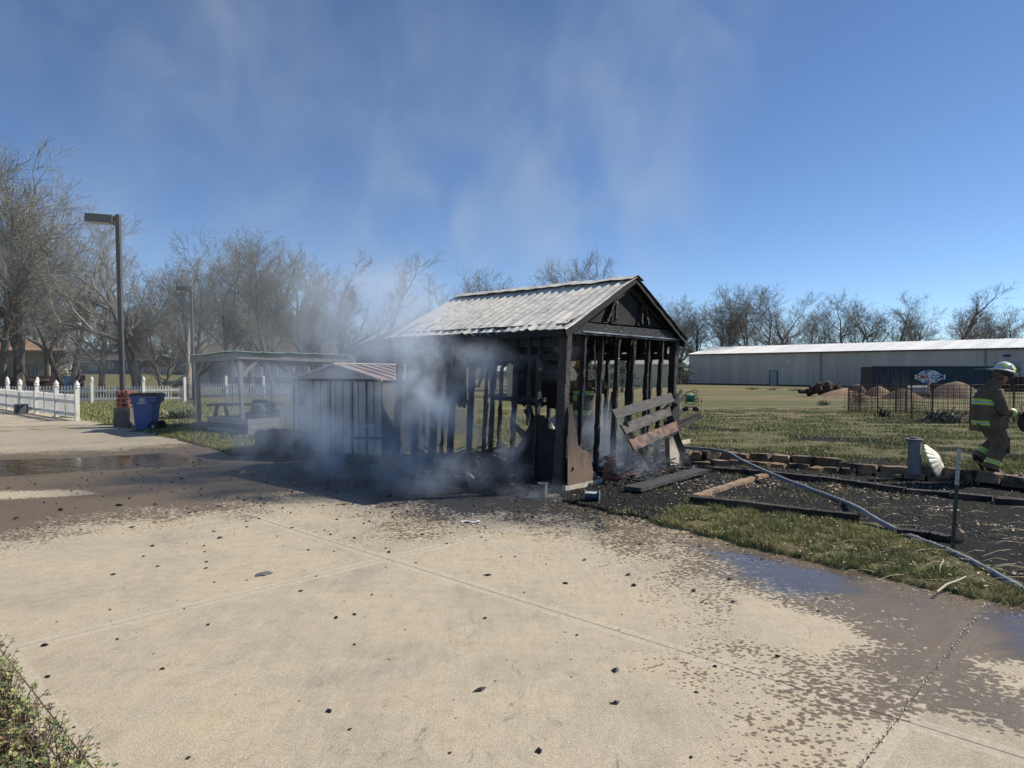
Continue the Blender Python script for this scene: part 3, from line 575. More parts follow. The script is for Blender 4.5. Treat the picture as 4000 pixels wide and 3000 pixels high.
# ground cover shrub, bottom left
def groundcover():
    pts = []
    while len(pts) < 9000:
        a = -2.8-rng.random()**1.4*1.3; b = rng.uniform(-3.8, 3.0)
        if a > -2.885+.1*noise.noise(Vector((b*3.2, 0, 3))): continue
        pts.append((a, b))
    st = MB(); V = []; Fq = []; mi = []
    for a, b in pts:
        q = fw(a, b); h = rng.uniform(.05, .17)*min(1, (-2.75-a)*3+.35); dx, dy = rng.uniform(-.07, .07), rng.uniform(-.07, .07)
        p0 = Vector((q[0], q[1], .01)); p1 = p0+Vector((dx, dy, h)); st.tube([p0, p0.lerp(p1, .5)+Vector((rng.uniform(-.01, .01), rng.uniform(-.01, .01), .01)), p1], [.0022, .002, .0014], 3, cap=False)
        for tier in range(2 if rng.random() < .5 else 1):
            c = p1-Vector((0, 0, tier*.018)); s_ = rng.uniform(.007, .0135)*(1+.2*tier); m_i = rng.choice([0, 0, 1, 2, 3, 3])
            for k in range(5):
                t = k*1.256+rng.random(); d = Vector((math.cos(t), math.sin(t), rng.uniform(.1, .8)))*s_; e = Vector((-math.sin(t), math.cos(t), 0))*s_*.5; bb = len(V)
                V += [c, c+d*.6+e, c+d*1.3, c+d*.6-e]; Fq.append((bb, bb+1, bb+2, bb+3)); mi.append(m_i)
    SM = [flat('sedum_green', (.22, .26, .09), .6), flat('sedum_yellow', (.4, .38, .15), .6), flat('sedum_red_brown', (.17, .1, .06), .7), flat('sedum_dark', (.09, .11, .04), .6)]
    bed = E('ground_cover', (-3, 2.8, 0), kind='stuff')
    st.build('stems', M('woody_stems', (.2, .14, .09), (.1, .07, .05)), bed)
    me = npmesh('rosettes', np.array([tuple(v) for v in V])-np.array([-3, 2.8, 0]), Fq, SM, mi=mi); link('rosettes', me, bed)
    n = 260; b = nr.uniform(-3, 3.5, n); a = -3.2-nr.rand(n)*1.2; x = J0[0]+a*E1[0]+b*E2[0]; y = J0[1]+a*E1[1]+b*E2[1]
    flakes('leaf_litter', x, y, .012+.035*nr.rand(n)**2, LM[:2]+[LM[3]], nr.choice([0, 1, 2], n), .06, .5, 1.2)
groundcover()

# ================================================================== burnt shed
def S(a, b, z, lean=True):
    q = SHED_C+U*a+Wd*b; return Vector((q[0]+(.045*(z-2.3) if lean else 0), q[1], z))
ZE, ZR = 2.28, 3.09
shed = E('burnt_shed', (*SHED_C, 0), 'charred black open stud shed with bleached corrugated metal roof, smoke inside', 'shed')
# studs: gable wall (a runs), long wall (b runs), far walls
for i in range(8):
    a = SW*i/7; wd = .15 if i == 0 else (.13 if i == 7 else .085)
    MB().beam(S(a, 0, .02), S(a, 0, ZE), wd, .05 if i not in (0, 7) else .11, up=(*U, 0), n=22, jit=.009, erode=.12 if i in (0, 7) else .25).build('stud', CHAR if i else CHAR4, shed)
for i in range(1, 9):
    b = SL*i/8; MB().beam(S(0, b, .02), S(0, b, ZE), .12 if i == 8 else .055, .1 if i == 8 else .09, up=(*U, 0), n=22, jit=.01, erode=.35).build('stud', CHAR, shed)
for i in range(1, 8):
    b = SL*i/8; MB().beam(S(SW, b, .02), S(SW, b, ZE), .08, .055, up=(*U, 0), n=18, jit=.01, erode=.35).build('stud', CHAR, shed)
for i in range(1, 8):
    a = SW*i/7; MB().beam(S(a, SL, .02), S(a, SL, ZE), .05, .085, up=(*U, 0), n=18, jit=.01, erode=.3).build('stud', CHAR, shed)
for (a0, b0, a1, b1) in ((0, 0, SW, 0), (0, 0, 0, SL), (SW, 0, SW, SL), (0, SL, SW, SL)):
    MB().beam(S(a0, b0, ZE+.02), S(a1, b1, ZE+.02), .07, .1, n=24, jit=.007).build('top_plate', CHAR, shed)
    MB().beam(S(a0, b0, .05), S(a1, b1, .05), .09, .09, n=24, jit=.008).build('sill_beam', DARKWOOD, shed)
for b, z0, z1 in ((.62, .9, ZE), (1.5, .05, 1.2), (2.0, 1.1, ZE), (2.45, .05, 1.7), (2.92, .6, ZE), (3.2, .05, ZE)):
    MB().beam(S(.02, b+rng.uniform(-.05, .05), z0), S(.0, b+rng.uniform(-.05, .05), z1), .045, .075, up=(*U, 0), n=16, jit=.011, erode=.5, taper=.7 if z0 > .1 else .5).build('broken_stud', CHAR, shed)
for i in range(16):
    b = rng.uniform(.1, 3.5); l = rng.uniform(.1, .45); MB().beam(S(.03, b, ZE-.03), S(.03+rng.uniform(-.05, .05), b+rng.uniform(-.1, .1), ZE-l), .025, .035, up=(*U, 0), n=6, jit=.01, taper=.3).build('hanging_char', CHAR, shed)
for i in range(12):
    a = rng.uniform(.1, SW-.1); l = rng.uniform(.06, .2); MB().beam(S(a, -.03, ZE-.06), S(a+rng.uniform(-.04, .04), -.03, ZE-.06-l), .03, .02, n=5, jit=.008, taper=.3).build('hanging_char', CHAR, shed)
# blocking and charred rails of the far long wall / interior shelves
for (a, b0, b1, z, h) in [(SW+.005, .1, 3.5, 1.93, .13), (SW-.005, 1.4, 3.5, 1.3, .1), (.02, .1, 2.2, 2.1, .16), (.02, .1, 3.5, 1.88, .1), (.04, 1.9, 3.4, 1.2, .06), (SW*.5, .2, 3.5, 2.22, .12), (SW*.25, .2, 3.5, 2.25, .1)]:
    MB().beam(S(a, b0, z), S(a, b1, z+rng.uniform(-.05, .05)), .05, h, n=20, jit=.012, erode=.2).build('charred_rail', CHAR, shed)
MB().beam(S(.03, .35, 1.27), S(.03, 1.35, 1.27), .05, .06, n=10, jit=.01).build('charred_rail', CHAR, shed)
# ceiling joists
for i in range(1, 7):
    b = SL*i/7; MB().beam(S(.05, b, ZE-.05), S(SW-.05, b, ZE-.05), .05, .13, n=16, jit=.008).build('joist', CHAR, shed)
# rafters
for i in range(8):
    b = SL*i/7
    for s_ in (0, 1):
        MB().beam(S(SW*s_-(.06 if s_ == 0 else -.06), b, ZE-.03), S(SW/2, b, ZR-.05), .05, .11, up=(*Wd, 0) if False else (0, 0, 1), n=12, jit=.006).build('rafter', CHAR, shed)
# front gable: bottom chord, dark panel standing in for the shaded roof space, struts, bargeboard
MB().beam(S(.06, -.045, ZE+.01), S(SW-.04, -.045, ZE-.01), .035, .17, n=26, jit=.005).build('gable_chord', CHAR, shed)
MB().beam(S(.3, -.07, ZE-.035), S(SW+.05, -.07, ZE-.06), .015, .02, n=26, jit=.003).build('pale_drip_edge', GALV, shed)
mb = MB(); pl = [S(.18, .015, ZE+.12), S(SW-.22, .015, ZE+.12)]
top_ = [S(SW-.22-(SW/2-.22)*t, .015, ZE+.12+(ZR-ZE-.26)*t+rng.uniform(-.015, .015)) for t in np.linspace(.12, 1, 9)]+[S(SW/2-(SW/2-.18)*t, .015, ZR-.14-(ZR-ZE-.26)*t+rng.uniform(-.015, .015)) for t in np.linspace(.1, .9, 8)]
mb.prism(pl+top_, Vector((*Wd, 0))*.012); mb.build('dark_gable_panel', CHARFLAT, shed)
for a, da in ((1.16, 0), (1.9, 0), (.93, .17), (2.1, -.15)):
    zt = ZR-.14-abs(a+da-SW/2)*.5; MB().beam(S(a, -.03, ZE+.14), S(a+da, -.03, zt), .04 if da == 0 else .06, .035, up=(*U, 0), n=12, jit=.008).build('gable_strut', CHAR2 if da == 0 else CHAR, shed)
for s_ in (0, 1):
    MB().beam(S(SW*s_+(.16 if s_ else -.16), -.13, ZE-.1), S(SW/2, -.13, ZR+.0), .022, .09, n=16, jit=.004).build('bargeboard', CHARFLAT, shed)
    MB().beam(S(SW*s_+(-.12 if s_ else .12), -.02, ZE+.06), S(SW/2, -.02, ZR-.1), .04, .12, n=16, jit=.006).build('rafter', CHAR, shed)
# far gable sheathing + upper siding remnants
mb = MB(); mb.prism([S(0, SL, ZE), S(SW, SL, ZE), S(SW/2, SL, ZR-.05)], Vector((*Wd, 0))*.012); mb.build('dark_gable_panel', CHARFLAT, shed)
for b0, b1, zl in ((0.05, 2.3, 2.02), (2.3, 3.55, 2.12)):
    mb = MB(); n_ = 24; pl = [S(.035, b0+(b1-b0)*i/n_, zl+.09*noise.noise(Vector((i*.45, b0, 0)))+(rng.uniform(-.02, .02))) for i in range(n_+1)]
    mb.prism(pl+[S(.035, b1, ZE), S(.035, b0, ZE)], Vector((*U, 0))*.01); mb.build('header_remnant', CHARFLAT, shed)
MB().beam(S(-.18, -.1, ZE-.07), S(-.18, SL+.1, ZE-.07), .022, .1, n=20, jit=.004).build('fascia', CHARFLAT, shed)
MB().beam(S(SW+.19, -.1, ZE-.12), S(SW+.19, SL+.1, ZE-.12), .022, .11, n=20, jit=.004).build('fascia', CHARFLAT, shed)
# siding remnants low down: long wall left of the corner, burnt top edge
mb = MB(); prof = [(-.02, .02), (-.02, 1.35), (.06, 1.1), (.12, .9), (.25, .85), (.34, 1.02), (.45, 1.08), (.6, .95), (.75, .72), (.9, .5), (1.05, .34), (1.2, .25), (1.3, .22), (1.5, .12), (2.0, .1), (2.0, .02)]
pr2 = []
for i in range(len(prof)-1):
    for k in range(4):
        t = k/4; b = prof[i][0]*(1-t)+prof[i+1][0]*t; z = prof[i][1]*(1-t)+prof[i+1][1]*t; pr2.append((b, z+(rng.uniform(-.02, .02) if .05 < z else 0)))
mb.prism([S(-.055, b, z, False) for b, z in pr2], Vector((*U, 0))*.014); mb.build('siding_remnant', CHARFLAT, shed)
# corner plywood remnant on the gable side (lit, brown)
prof = [(-.05, .1), (-.04, .95), (0, 1.2), (.05, 1.25), (.1, 1.0), (.16, .8), (.2, .64), (.3, .57), (.45, .52), (.54, .43), (.5, .36), (.55, .25), (.62, .2), (.66, .12), (.64, .08)]
mb = MB(); pp = []
for i in range(len(prof)-1):
    for k in range(5):
        t = k/5; a = prof[i][0]*(1-t)+prof[i+1][0]*t; z = prof[i][1]*(1-t)+prof[i+1][1]*t; e = .013 if 3 < i else 0; pp.append(S(a+rng.uniform(-e, e), -.07, z+rng.uniform(-e, e), False))
mb.prism(pp, Vector((*Wd, 0))*.012); mb.build('plywood_remnant', SCORCH2, shed)
prof = [(2.62, .08), (2.66, .3), (2.78, .55), (2.86, .75), (2.86, .95), (2.9, 1.15), (3.02, 1.3), (3.1, 1.3), (3.1, .08)]
mb = MB(); mb.prism([S(a, -.06, z, False) for a, z in prof], Vector((*Wd, 0))*.014)
mm, n_, p_ = nodes('scorched_cream_panel'); zz = n_.nodes.new('ShaderNodeSeparateXYZ'); n_.links.new(n_.nodes.new('ShaderNodeNewGeometry').outputs['Position'], zz.inputs[0])
f_ = ramp(n_, mth(n_, 'ADD', zz.outputs[2], mth(n_, 'MULTIPLY', tex(n_, 'Noise', 5, coords(n_, 'World'), 5), .5)), [(.6, (.62, .52, .38)), (.82, (.2, .15, .11)), (1.0, (.02, .02, .02))])
n_.links.new(f_, p_.inputs['Base Color']); p_.inputs['Roughness'].default_value = .8
mb.build('siding_remnant', mm, shed)
MB().prism([S(.75, -.1, .0), S(1.1, -.1, .0), S(1.05, -.1, .1), (S(.72, -.1, .12))], Vector((*Wd, 0))*.02).build('siding_remnant', SCORCH, shed)
MB().beam(S(-.03, -.1, .05), S(.85, -.1, .05), .1, .1, n=10, jit=.008).build('foundation_beam', CREAM, shed)
# corrugated roof sheets
ROOFU = CHARFLAT
def roofsheet(side, b0, b1, k):
    a_e = -.2 if side == 0 else SW+.2; z_e = ZE-.03 if side == 0 else ZE-.07
    def P(u, v):
        b = b0+(b1-b0)*u; a = a_e+(SW/2-a_e)*v; z = z_e+(ZR+.03-z_e)*v
        ph = b/.165*2*math.pi; z += .009*math.sin(ph)+.006*max(0, math.sin(ph))**8
        z += .03*noise.noise(Vector((b*1.1, v*2, k*.0+side*9)))+.012*noise.noise(Vector((b*6, v*4, 2)))*(1-v)**2*3
        if v == 0: a += .02*noise.noise(Vector((b*7, 5, 1)))
        return S(a, b, z)
    mb = MB(); mb.sheet(P if side else (lambda u, v: P(1-u, v)), 40, 9, .006, 0, 1) if True else None
    return mb.build('roof_panel', [ROOFM, ROOFU], shed)
L0, L1 = -.16, SL+.2
for k in range(6):
    b0 = L0+(L1-L0)*k/6; b1 = L0+(L1-L0)*(k+1)/6+.012
    roofsheet(0, b0, b1, k); roofsheet(1, b0, b1, k)
def cap(u, v):
    b = L0-.01+(L1-L0+.02)*u; t = (v-.5)*2
    return S(SW/2+t*.17, b, ZR+.065-abs(t)*.07+.02*noise.noise(Vector((b*2.4, 1, 0)))+.012*noise.noise(Vector((b*6, t, 4))))
mb = MB(); mb.sheet(lambda u, v: cap(u, 1-v), 40, 8, .005, 0, 1); mb.build('ridge_cap', [ROOFM, ROOFU], shed)
for i in range(26):
    b = L0+.15+(L1-L0-.3)*((i*37) % 26)/26; v = (i % 4)/4+.12; a = -.2+(SW/2+.2)*v; z = ZE-.03+(ZR-ZE+.06)*v+.026
    if i < 26: MB().lathe([(.012, 0), (.012, .006), (.004, .011)], S(a, b, z), 6).build('roof_screw', RUST, shed)
for (f, a0, a1, zl, zh) in (('g', .1, 1.5, 1.05, 2.25), ('g', 1.5, 2.95, 1.75, 2.25), ('l', 2.3, 3.55, 1.0, 2.25), ('l', .1, 2.3, 1.97, 2.25)):
    n_ = 20; ff_ = (lambda t, z: S(t, SL-.05, z)) if f == 'g' else (lambda t, z: S(SW-.06, t, z)); top = zl > .1
    ed_ = [ff_(a0+(a1-a0)*i/n_, (zl if top else zh)+.12*noise.noise(Vector((i*.5, a0, zl)))+rng.uniform(-.03, .03)) for i in range(n_+1)]
    MB().prism(ed_+[ff_(a1, zh if top else zl), ff_(a0, zh if top else zl)], Vector((*Wd, 0))*.01 if f == 'g' else Vector((*U, 0))*.01).build('darkening_sheet', CHARFLAT, shed)  # dark sheets added at the far walls to keep the inside dark
# debris heap inside the shed
heap = E('debris_heap', (*S(1.5, 1.6, 0)[:2], 0), kind='stuff')
mb = MB(); gN = 46; hv = []
for i in range(gN+1):
    for j in range(gN+1):
        a = SW*i/gN; b = SL*j/gN; e = min(a, SW-a, b, SL-b); h = .05+.3*math.exp(-((a-.9)**2+(b-1.0)**2)/.35)+.25*math.exp(-((a-2)**2+(b-.7)**2)/.3)+.2*math.exp(-((a-.7)**2+(b-2.6)**2)/.5)
        h = h*min(1, e*3+.25)*(.7+.6*noise.noise(Vector((a*4, b*4, 1))))+.06*noise.noise(Vector((a*13, b*13, 5))); hv.append(S(a, b, max(h, .0)+.01, False))
mb.add(hv, [(i*(gN+1)+j, (i+1)*(gN+1)+j, (i+1)*(gN+1)+j+1, i*(gN+1)+j+1) for i in range(gN) for j in range(gN)]); mb.build('ash_bed', M('sooty_ash', (.02, .02, .02), (.1, .095, .09), .95, 12, bmp=1, bd=.03), heap)
mb = MB()
for i in range(520):
    a, b = rng.uniform(.05, SW-.05), rng.uniform(.05, SL-.05)
    if rng.random() < .5: a = rng.gauss(1.2, .6); b = abs(rng.gauss(.7, .5))
    a = min(max(a, .06), SW-.06); b = min(max(b, .06), SL-.1)
    z = rng.uniform(.03, .3); l = rng.uniform(.05, .28); t = rng.uniform(0, 6.28); d = Vector((math.cos(t), math.sin(t), rng.uniform(-.3, .5)))*l
    p0 = S(a, b, z, False); mb.beam(p0, p0+d, rng.uniform(.02, .06), rng.uniform(.01, .03), n=2, jit=.008, mi=1 if rng.random() < .07 else 0)
mb.build('burnt_pieces', [CHAR, CHIPM[1]], heap)
def drift(a0, a1, b0, b1, hh, seed):
    mb = MB(); na, nb = 26, 70; vs = []
    for i in range(na+1):
        for j in range(nb+1):
            u, v = i/na, j/nb; a = a0+(a1-a0)*u; b = b0+(b1-b0)*v; e = min(u, 1-u, v*3, (1-v)*3, .5)*2
            vs.append(S(a, b, max(0, hh*e**.6*(.55+.8*noise.noise(Vector((a*3, b*2.2, seed))))+.035*e*noise.noise(Vector((a*14, b*14, seed))))-.012*(e < .15), False))
    mb.add(vs, [(i*(nb+1)+j, (i+1)*(nb+1)+j, (i+1)*(nb+1)+j+1, i*(nb+1)+j+1) for i in range(na) for j in range(nb)]); mb.build('ash_drift', M('black_rubble', (.008, .008, .008), (.03, .028, .027), .9, 14, bmp=1, bd=.03), heap)
drift(-.75, .15, .1, 3.7, .2, 3); drift(.4, 2.9, -.55, .2, .13, 8)
mb = MB()
for i in range(420):
    if i % 4: a, b = rng.uniform(-.75, .1), rng.uniform(.1, 3.7)
    else: a, b = rng.uniform(.6, 2.9), rng.uniform(-.6, .1)
    l = rng.uniform(.03, .2); t = rng.uniform(0, 6.28); d = Vector((math.cos(t), math.sin(t), rng.uniform(-.2, .5)))*l; p0 = S(a, b, rng.uniform(.02, .16), False); mb.beam(p0, p0+d, rng.uniform(.015, .045), rng.uniform(.008, .025), n=2, jit=.007, mi=1 if rng.random() < .05 else 0)
mb.build('burnt_pieces', [CHAR, CHIPM[1]], heap)
mb = MB()   # twisted wires
for i in range(16):
    b = rng.uniform(.6, 1.3); a = rng.uniform(-.1, .3); c_ = S(a, b, .12, False); r_ = rng.uniform(.12, .3); ax = rng.uniform(0, 3)
    mb.tube([c_+Vector((r_*math.cos(t)*math.cos(ax), r_*math.cos(t)*math.sin(ax), .04+r_*abs(math.sin(t))*.9)) for t in np.linspace(0, 3.1, 12)], .003, 3)
mb.build('wires', GALV, heap)
# leaning charred members and a fallen sheet inside
def thing(o, label, cat, group=None): return T(o, label, cat, group)
def bar(p0, p1, w_, h_, mat, name, **k): return MB().beam(p0, p1, w_, h_, **k).build(name, mat)
mb = MB(); q = [at(2147, 1640, 10.5), at(2215, 1590, 10.9), at(2206, 1700, 10.8), at(2193, 1752, 10.4)]
def fs(u, v):
    a = q[0].lerp(q[1], u); b = q[3].lerp(q[2], u); p = a.lerp(b, v); p.z += .012*math.sin(u*22); return p
mb.sheet(fs, 24, 6, .004); thing(mb.build('fallen_sheet', GALV), 'warped grey corrugated metal sheet sagging inside the burnt shed', 'metal sheet')
thing(bar(at(2060, 1600, 11), at(2185, 1850, 9.95), .12, .04, CHAR, 'fallen_board', n=12, jit=.01), 'charred board slanting down inside the burnt shed behind the left siding', 'board')
thing(bar(at(2010, 1660, 11.2), at(2130, 1800, 10.2), .09, .05, CHAR2, 'fallen_board', n=12, jit=.01), 'thinner ashy charred board slanting beside the smoke wisp inside the shed', 'board')
mb = MB(); c_ = S(1.1, 1.0, 0, False)
mb.prism([at(2040, 1790, 10.6), at(2075, 1740, 10.7), at(2125, 1660, 10.8), at(2160, 1720, 10.5), at(2210, 1765, 10.3), at(2215, 1880, 10.2), at(2010, 1880, 10.2)], Vector((*Wd, 0))*.25)
thing(mb.build('collapsed_cabinet', CHARFLAT), 'collapsed black cabinet mass behind the near corner of the burnt shed', 'cabinet')
# glowing embers (real heat glow)
me_, n_, p_ = nodes('ember'); p_.inputs['Emission Color'].default_value = (1, .2, .04, 1); p_.inputs['Emission Strength'].default_value = 1.1; p_.inputs['Base Color'].default_value = (.2, .03, .01, 1)
mb = MB()
for px, py, Y_ in ((2078, 1733, 10.3), (2152, 1702, 10.35), (2082, 1740, 10.3)):
    p = at(px, py, Y_); mb.lathe([(.008, 0), (.02, .008), (.012, .02)], p, 6)
T(mb.build('embers', me_), kind='stuff')

# ---- three-plank rack leaning on the gable wall
def plank4(q, th, mat, name, parent):
    a, b, c, d = q; nrm = (b-a).cross(d-a).normalized()*th
    mb = MB(); nU, nV = 16, 3
    def P(u, v):
        p = a.lerp(b, u).lerp(d.lerp(c, u), v); p += nrm.normalized()*.006*noise.noise(p*14)
        if v in (0, 1): p.z += .008*noise.noise(p*20)
        return p
    mb.sheet(P, nU, nV, th); return mb.build(name, mat, parent)
yl, yr = 10.15, 11.0
rack = E('plank_rack', (*at(2500, 1700, 10.5)[:2], 0), 'three burnt horizontal planks on slanting legs leaning beside the gable wall', 'plank rack')
plank4([at(2391, 1600, yl), at(2621, 1534, yr), at(2636, 1567, yr-.02), at(2410, 1636, yl-.02)], -.035, CHAR3, 'plank', rack)
plank4([at(2426, 1659, yl), at(2615, 1587, yr), at(2626, 1620, yr-.02), at(2446, 1696, yl-.02)], -.035, M('grey_scorched_plank', (.17, .145, .13), (.06, .052, .048), .8, 6, (1, 1, 4), .6, .01), 'plank', rack)
plank4([at(2458, 1719, yl-.02), at(2643, 1644, yr-.02), at(2652, 1680, yr-.04), at(2480, 1760, yl-.04)], -.035, M('copper_scorched_plank', (.3, .15, .09), (.07, .045, .035), .7, 9, (1, 1, 1), .7, .01, c3=(.02, .02, .02), s3=4, t3=(.52, .6)), 'plank', rack)
for (p0, y0, p1, y1, w_, m__) in [((2440, 1650), 10.2, (2566, 1868), 10.72, .05, SCORCH), ((2600, 1590), 11.05, (2687, 1826), 11.9, .1, CHAR), ((2600, 1640), 11.0, (2612, 1825), 11.6, .06, CHAR)]:
    MB().beam(at(*p0, y0), at(*p1, y1), w_, .04, up=(.3, -1, 0), n=10, jit=.004).build('leg', m__, rack)
# boards sticking out to the right
grp = 'charred sticks poking out right of the burnt shed'
for (p0, y0, p1, y1, w_, lab, m__) in [((2600, 1600), 11.5, (2662, 1527), 12.2, .06, 'short thick charred stick pointing up beside the right corner post', CHAR), ((2640, 1580), 11.6, (2675, 1545), 12.2, .055, 'shorter charred stick just below the thick one at the corner post', CHAR),
      ((2560, 1690), 11.2, (2733, 1618), 12.4, .065, 'long black bar poking right above the nailed strip', CHARFLAT), ((2560, 1712), 11.2, (2746, 1626), 12.3, .05, 'long brown nail-studded strip poking right below the black bar', DARKWOOD),
      ((2560, 1735), 10.9, (2662, 1678), 11.2, .03, 'thin charred strip under the copper coloured plank', CHAR), ((2636, 1645), 11.9, (2688, 1605), 12.5, .02, 'thin dark rod between the corner post and the hose reel', RUST),
      ((2555, 1815), 10.9, (2640, 1790), 11.0, .022, 'thin black rod lying low across the cream siding remnant', RUST), ((2582, 1830), 10.9, (2650, 1857), 10.9, .035, 'brown round stick on the ash near the fallen plank', TANWOOD),
      ((2650, 1733), 12.6, (2692, 1722), 13.0, .07, 'short pale board lying on the grass behind the hose', CREAM)]:
    p1_ = at(*p1, y1); p0_ = at(*p0, y0); thing(bar(p0_, p1_, w_*.6, w_, m__, 'stick', n=6, jit=.003), lab, 'stick', grp if 'charred' in lab else None)
# big scaly plank on the ground
pa, pb = GZ(2470, 1925), GZ(2735, 1855); pa.z += .05; pb.z += .07
mb = MB(); mb.beam(pa, pb, .26, .05, n=30, jit=.007); o = mb.build('fallen_plank', m_char('scaly_black_char', .5, (.06, .056, .052), 30, rough=.6)); thing(o, 'wide scaly charred plank lying on the ash in front of the rack', 'plank')
# ridged spool and ribbed can
sp = GZ(2310, 1955); spool = E('wire_spool', (sp.x, sp.y, .0), 'grey ridged wire spool lying on its side at the shed corner', 'spool')
ax_ = Vector((.97, -.22, 0)).normalized(); c0 = Vector((sp.x-.085, sp.y+.02, .088))
mb = MB(); pr = []
for i in range(34): pr.append((.07+.0035*(i % 2), .012+.17*i/34))
Mx = Vector((0, 0, 1)).rotation_difference(ax_).to_matrix(); mb.lathe([(.001, .012)]+pr+[(.001, .182)], c0, 20, Mx); mb.build('winding', M('blue_grey_wire', (.09, .11, .13), (.05, .06, .07), .4, 20, metal=.6), spool)
for z in (0, .185): MB().lathe([(.001, z), (.087, z), (.087, z+.008), (.001, z+.008)], c0, 24, Mx).build('flange', GALV, spool)
sp = GZ(2120, 1968); can = E('ribbed_can', (sp.x, sp.y, 0), 'small sooty ribbed metal can standing left of the spool', 'can')
mb = MB(); mb.lathe([(.001, 0)]+[(.062+.003*(i % 2), .006*i+.002) for i in range(32)]+[(.001, .19)], (sp.x, sp.y, .002), 20); mb.build('body', M('sooty_can_metal', (.07, .07, .07), (.03, .03, .03), .45, 10, metal=.5), can)
MB().lathe([(.068, .19), (.068, .2), (.06, .2), (.06, .19)], (sp.x, sp.y, .0), 20).build('rim', GALV, can)
# loose bricks inside the gable
BR = MB().box((0, 0, .032), (.2, .095, .062)).mesh('brick', BRICKM)
bp = E('brick_heap', (*S(1.0, .1, 0, False)[:2], 0), 'small tumbled heap of red bricks on the ash under the gable', 'bricks')
for a, b, z, rz, rx in [(.95, .0, .03, .6, 0), (1.12, -.05, .03, 2.2, 0), (1.0, .05, .1, .8, .1), (.98, .02, .17, .7, 0), (1.05, -.02, .24, 1.1, .1), (1.02, .0, .33, .9, .3), (1.3, -.1, .05, 2.5, .6), (1.45, -.12, .05, 1.9, .9), (2.2, -.3, .02, .4, .2), (1.0, -.1, .31, .5, 0)]:
    p = S(a, b, z, False); piece('brick', BR, bp, p, rot=(rx, 0, rz+TH))

# ================================================================== white metal shed
wa, wb = GZ(1142, 1762), GZ(1492, 1806); wa.z = wb.z = .0
du = (wb-wa); WL = du.length; du.normalize(); dn = Vector((-du.y, du.x, 0))
ws = E('metal_shed', (wa.x, wa.y, 0), 'smoke-stained white ribbed steel shed with low red metal roof', 'shed')
def Wp(a, d, z): return wa+du*a+dn*d+Vector((0, 0, z))
WZ, WP, WD = 1.5, 1.78, 2.5
npn = 12
for i in range(npn):
    a0, a1 = WL*i/npn+.006, WL*(i+1)/npn-.006; mb = MB()
    pr = [(a0, 0), (a0+.008, .012), (a0+.02, .0), ((a0+a1)/2-.02, -.004), ((a0+a1)/2, .004), ((a0+a1)/2+.02, -.004), (a1-.02, 0), (a1-.008, .012), (a1, 0)]
    r0 = [Wp(a, -d, .06) for a, d in pr]; r1 = [Wp(a, -d, WZ) for a, d in pr]; n_ = len(pr)
    mb.add(r0+r1+[p+dn*.02 for p in r0]+[p+dn*.02 for p in r1], [(k, k+1, n_+k+1, n_+k) for k in range(n_-1)]+[(3*n_+k, 3*n_+k+1, 2*n_+k+1, 2*n_+k) for k in range(n_-1)]+[(0, n_, 3*n_, 2*n_), (n_-1, 3*n_-1, 4*n_-1, 2*n_-1), ]); mb.build('wall_panel', WHITESHED, ws)
DK = M('dark_seam', (.06, .06, .065), (.03, .03, .03), .7)
for a in (.06, .98, 1.52, WL-.34): MB().beam(Wp(a, -.016, .05), Wp(a, -.016, WZ-.03), .02, .02, up=du).build('door_post', DK if a < 2 else WSTRIP, ws)
mb = MB(); mb.prism([Wp(0, .0, WZ+.02), Wp(WL, 0, WZ+.02), Wp(WL/2, 0, WP)], -dn*.02); mb.build('gable_panel', WHITESHED, ws)
MB().beam(Wp(0, -.03, WZ), Wp(WL, -.03, WZ), .03, .045).build('header_trim', DK, ws)
MB().beam(Wp(0, -.03, .03), Wp(WL, -.03, .03), .03, .06).build('base_rail', GALV, ws)
for s_ in (0, 1):
    a_ = -.06 if s_ == 0 else WL+.06
    for k in range(7):
        d0, d1 = -.06+(WD+.1)*k/7, -.06+(WD+.1)*(k+1)/7-.012; q0 = [Wp(a_, d0, WZ-.0), Wp(a_, d1, WZ-.0), Wp(WL/2, d1, WP+.02), Wp(WL/2, d0, WP+.02)]
        if s_ == 0: q0 = q0[::-1]
        MB().prism(q0, Vector((0, 0, .018))).build('roof_panel', REDROOF, ws)
        MB().beam(Wp(a_, d1, WZ+.028), Wp(WL/2, d1, WP+.045), .025, .025).build('roof_rib', REDROOF, ws)
    MB().beam(Wp(a_, -.07, WZ), Wp(WL/2, -.07, WP+.03), .03, .05).build('verge_trim', WHITESHED, ws)
    aa = 0 if s_ == 0 else WL; MB().box(Wp(aa, WD/2, WZ/2+.03), (.02, WD, WZ-.04), rz=math.atan2(du.y, du.x)).build('side_wall', WHITESHED if s_ == 0 else M('sooty_smoke_dark_steel', (.05, .05, .05), (.11, .105, .1), .7, 1.5, c3=(.02, .02, .02), s3=1, t3=(.4, .6), space='World'), ws)  # fire side: soot, darkened further in place of the smoke veiling it
MB().box(Wp(WL/2, WD, WZ/2), (WL, .02, WZ), rz=math.atan2(du.y, du.x)).build('back_wall', WHITESHED, ws)
MB().beam(Wp(WL/2, -.08, WP+.05), Wp(WL/2, WD+.05, WP+.05), .08, .02).build('ridge_cap', WHITESHED, ws)
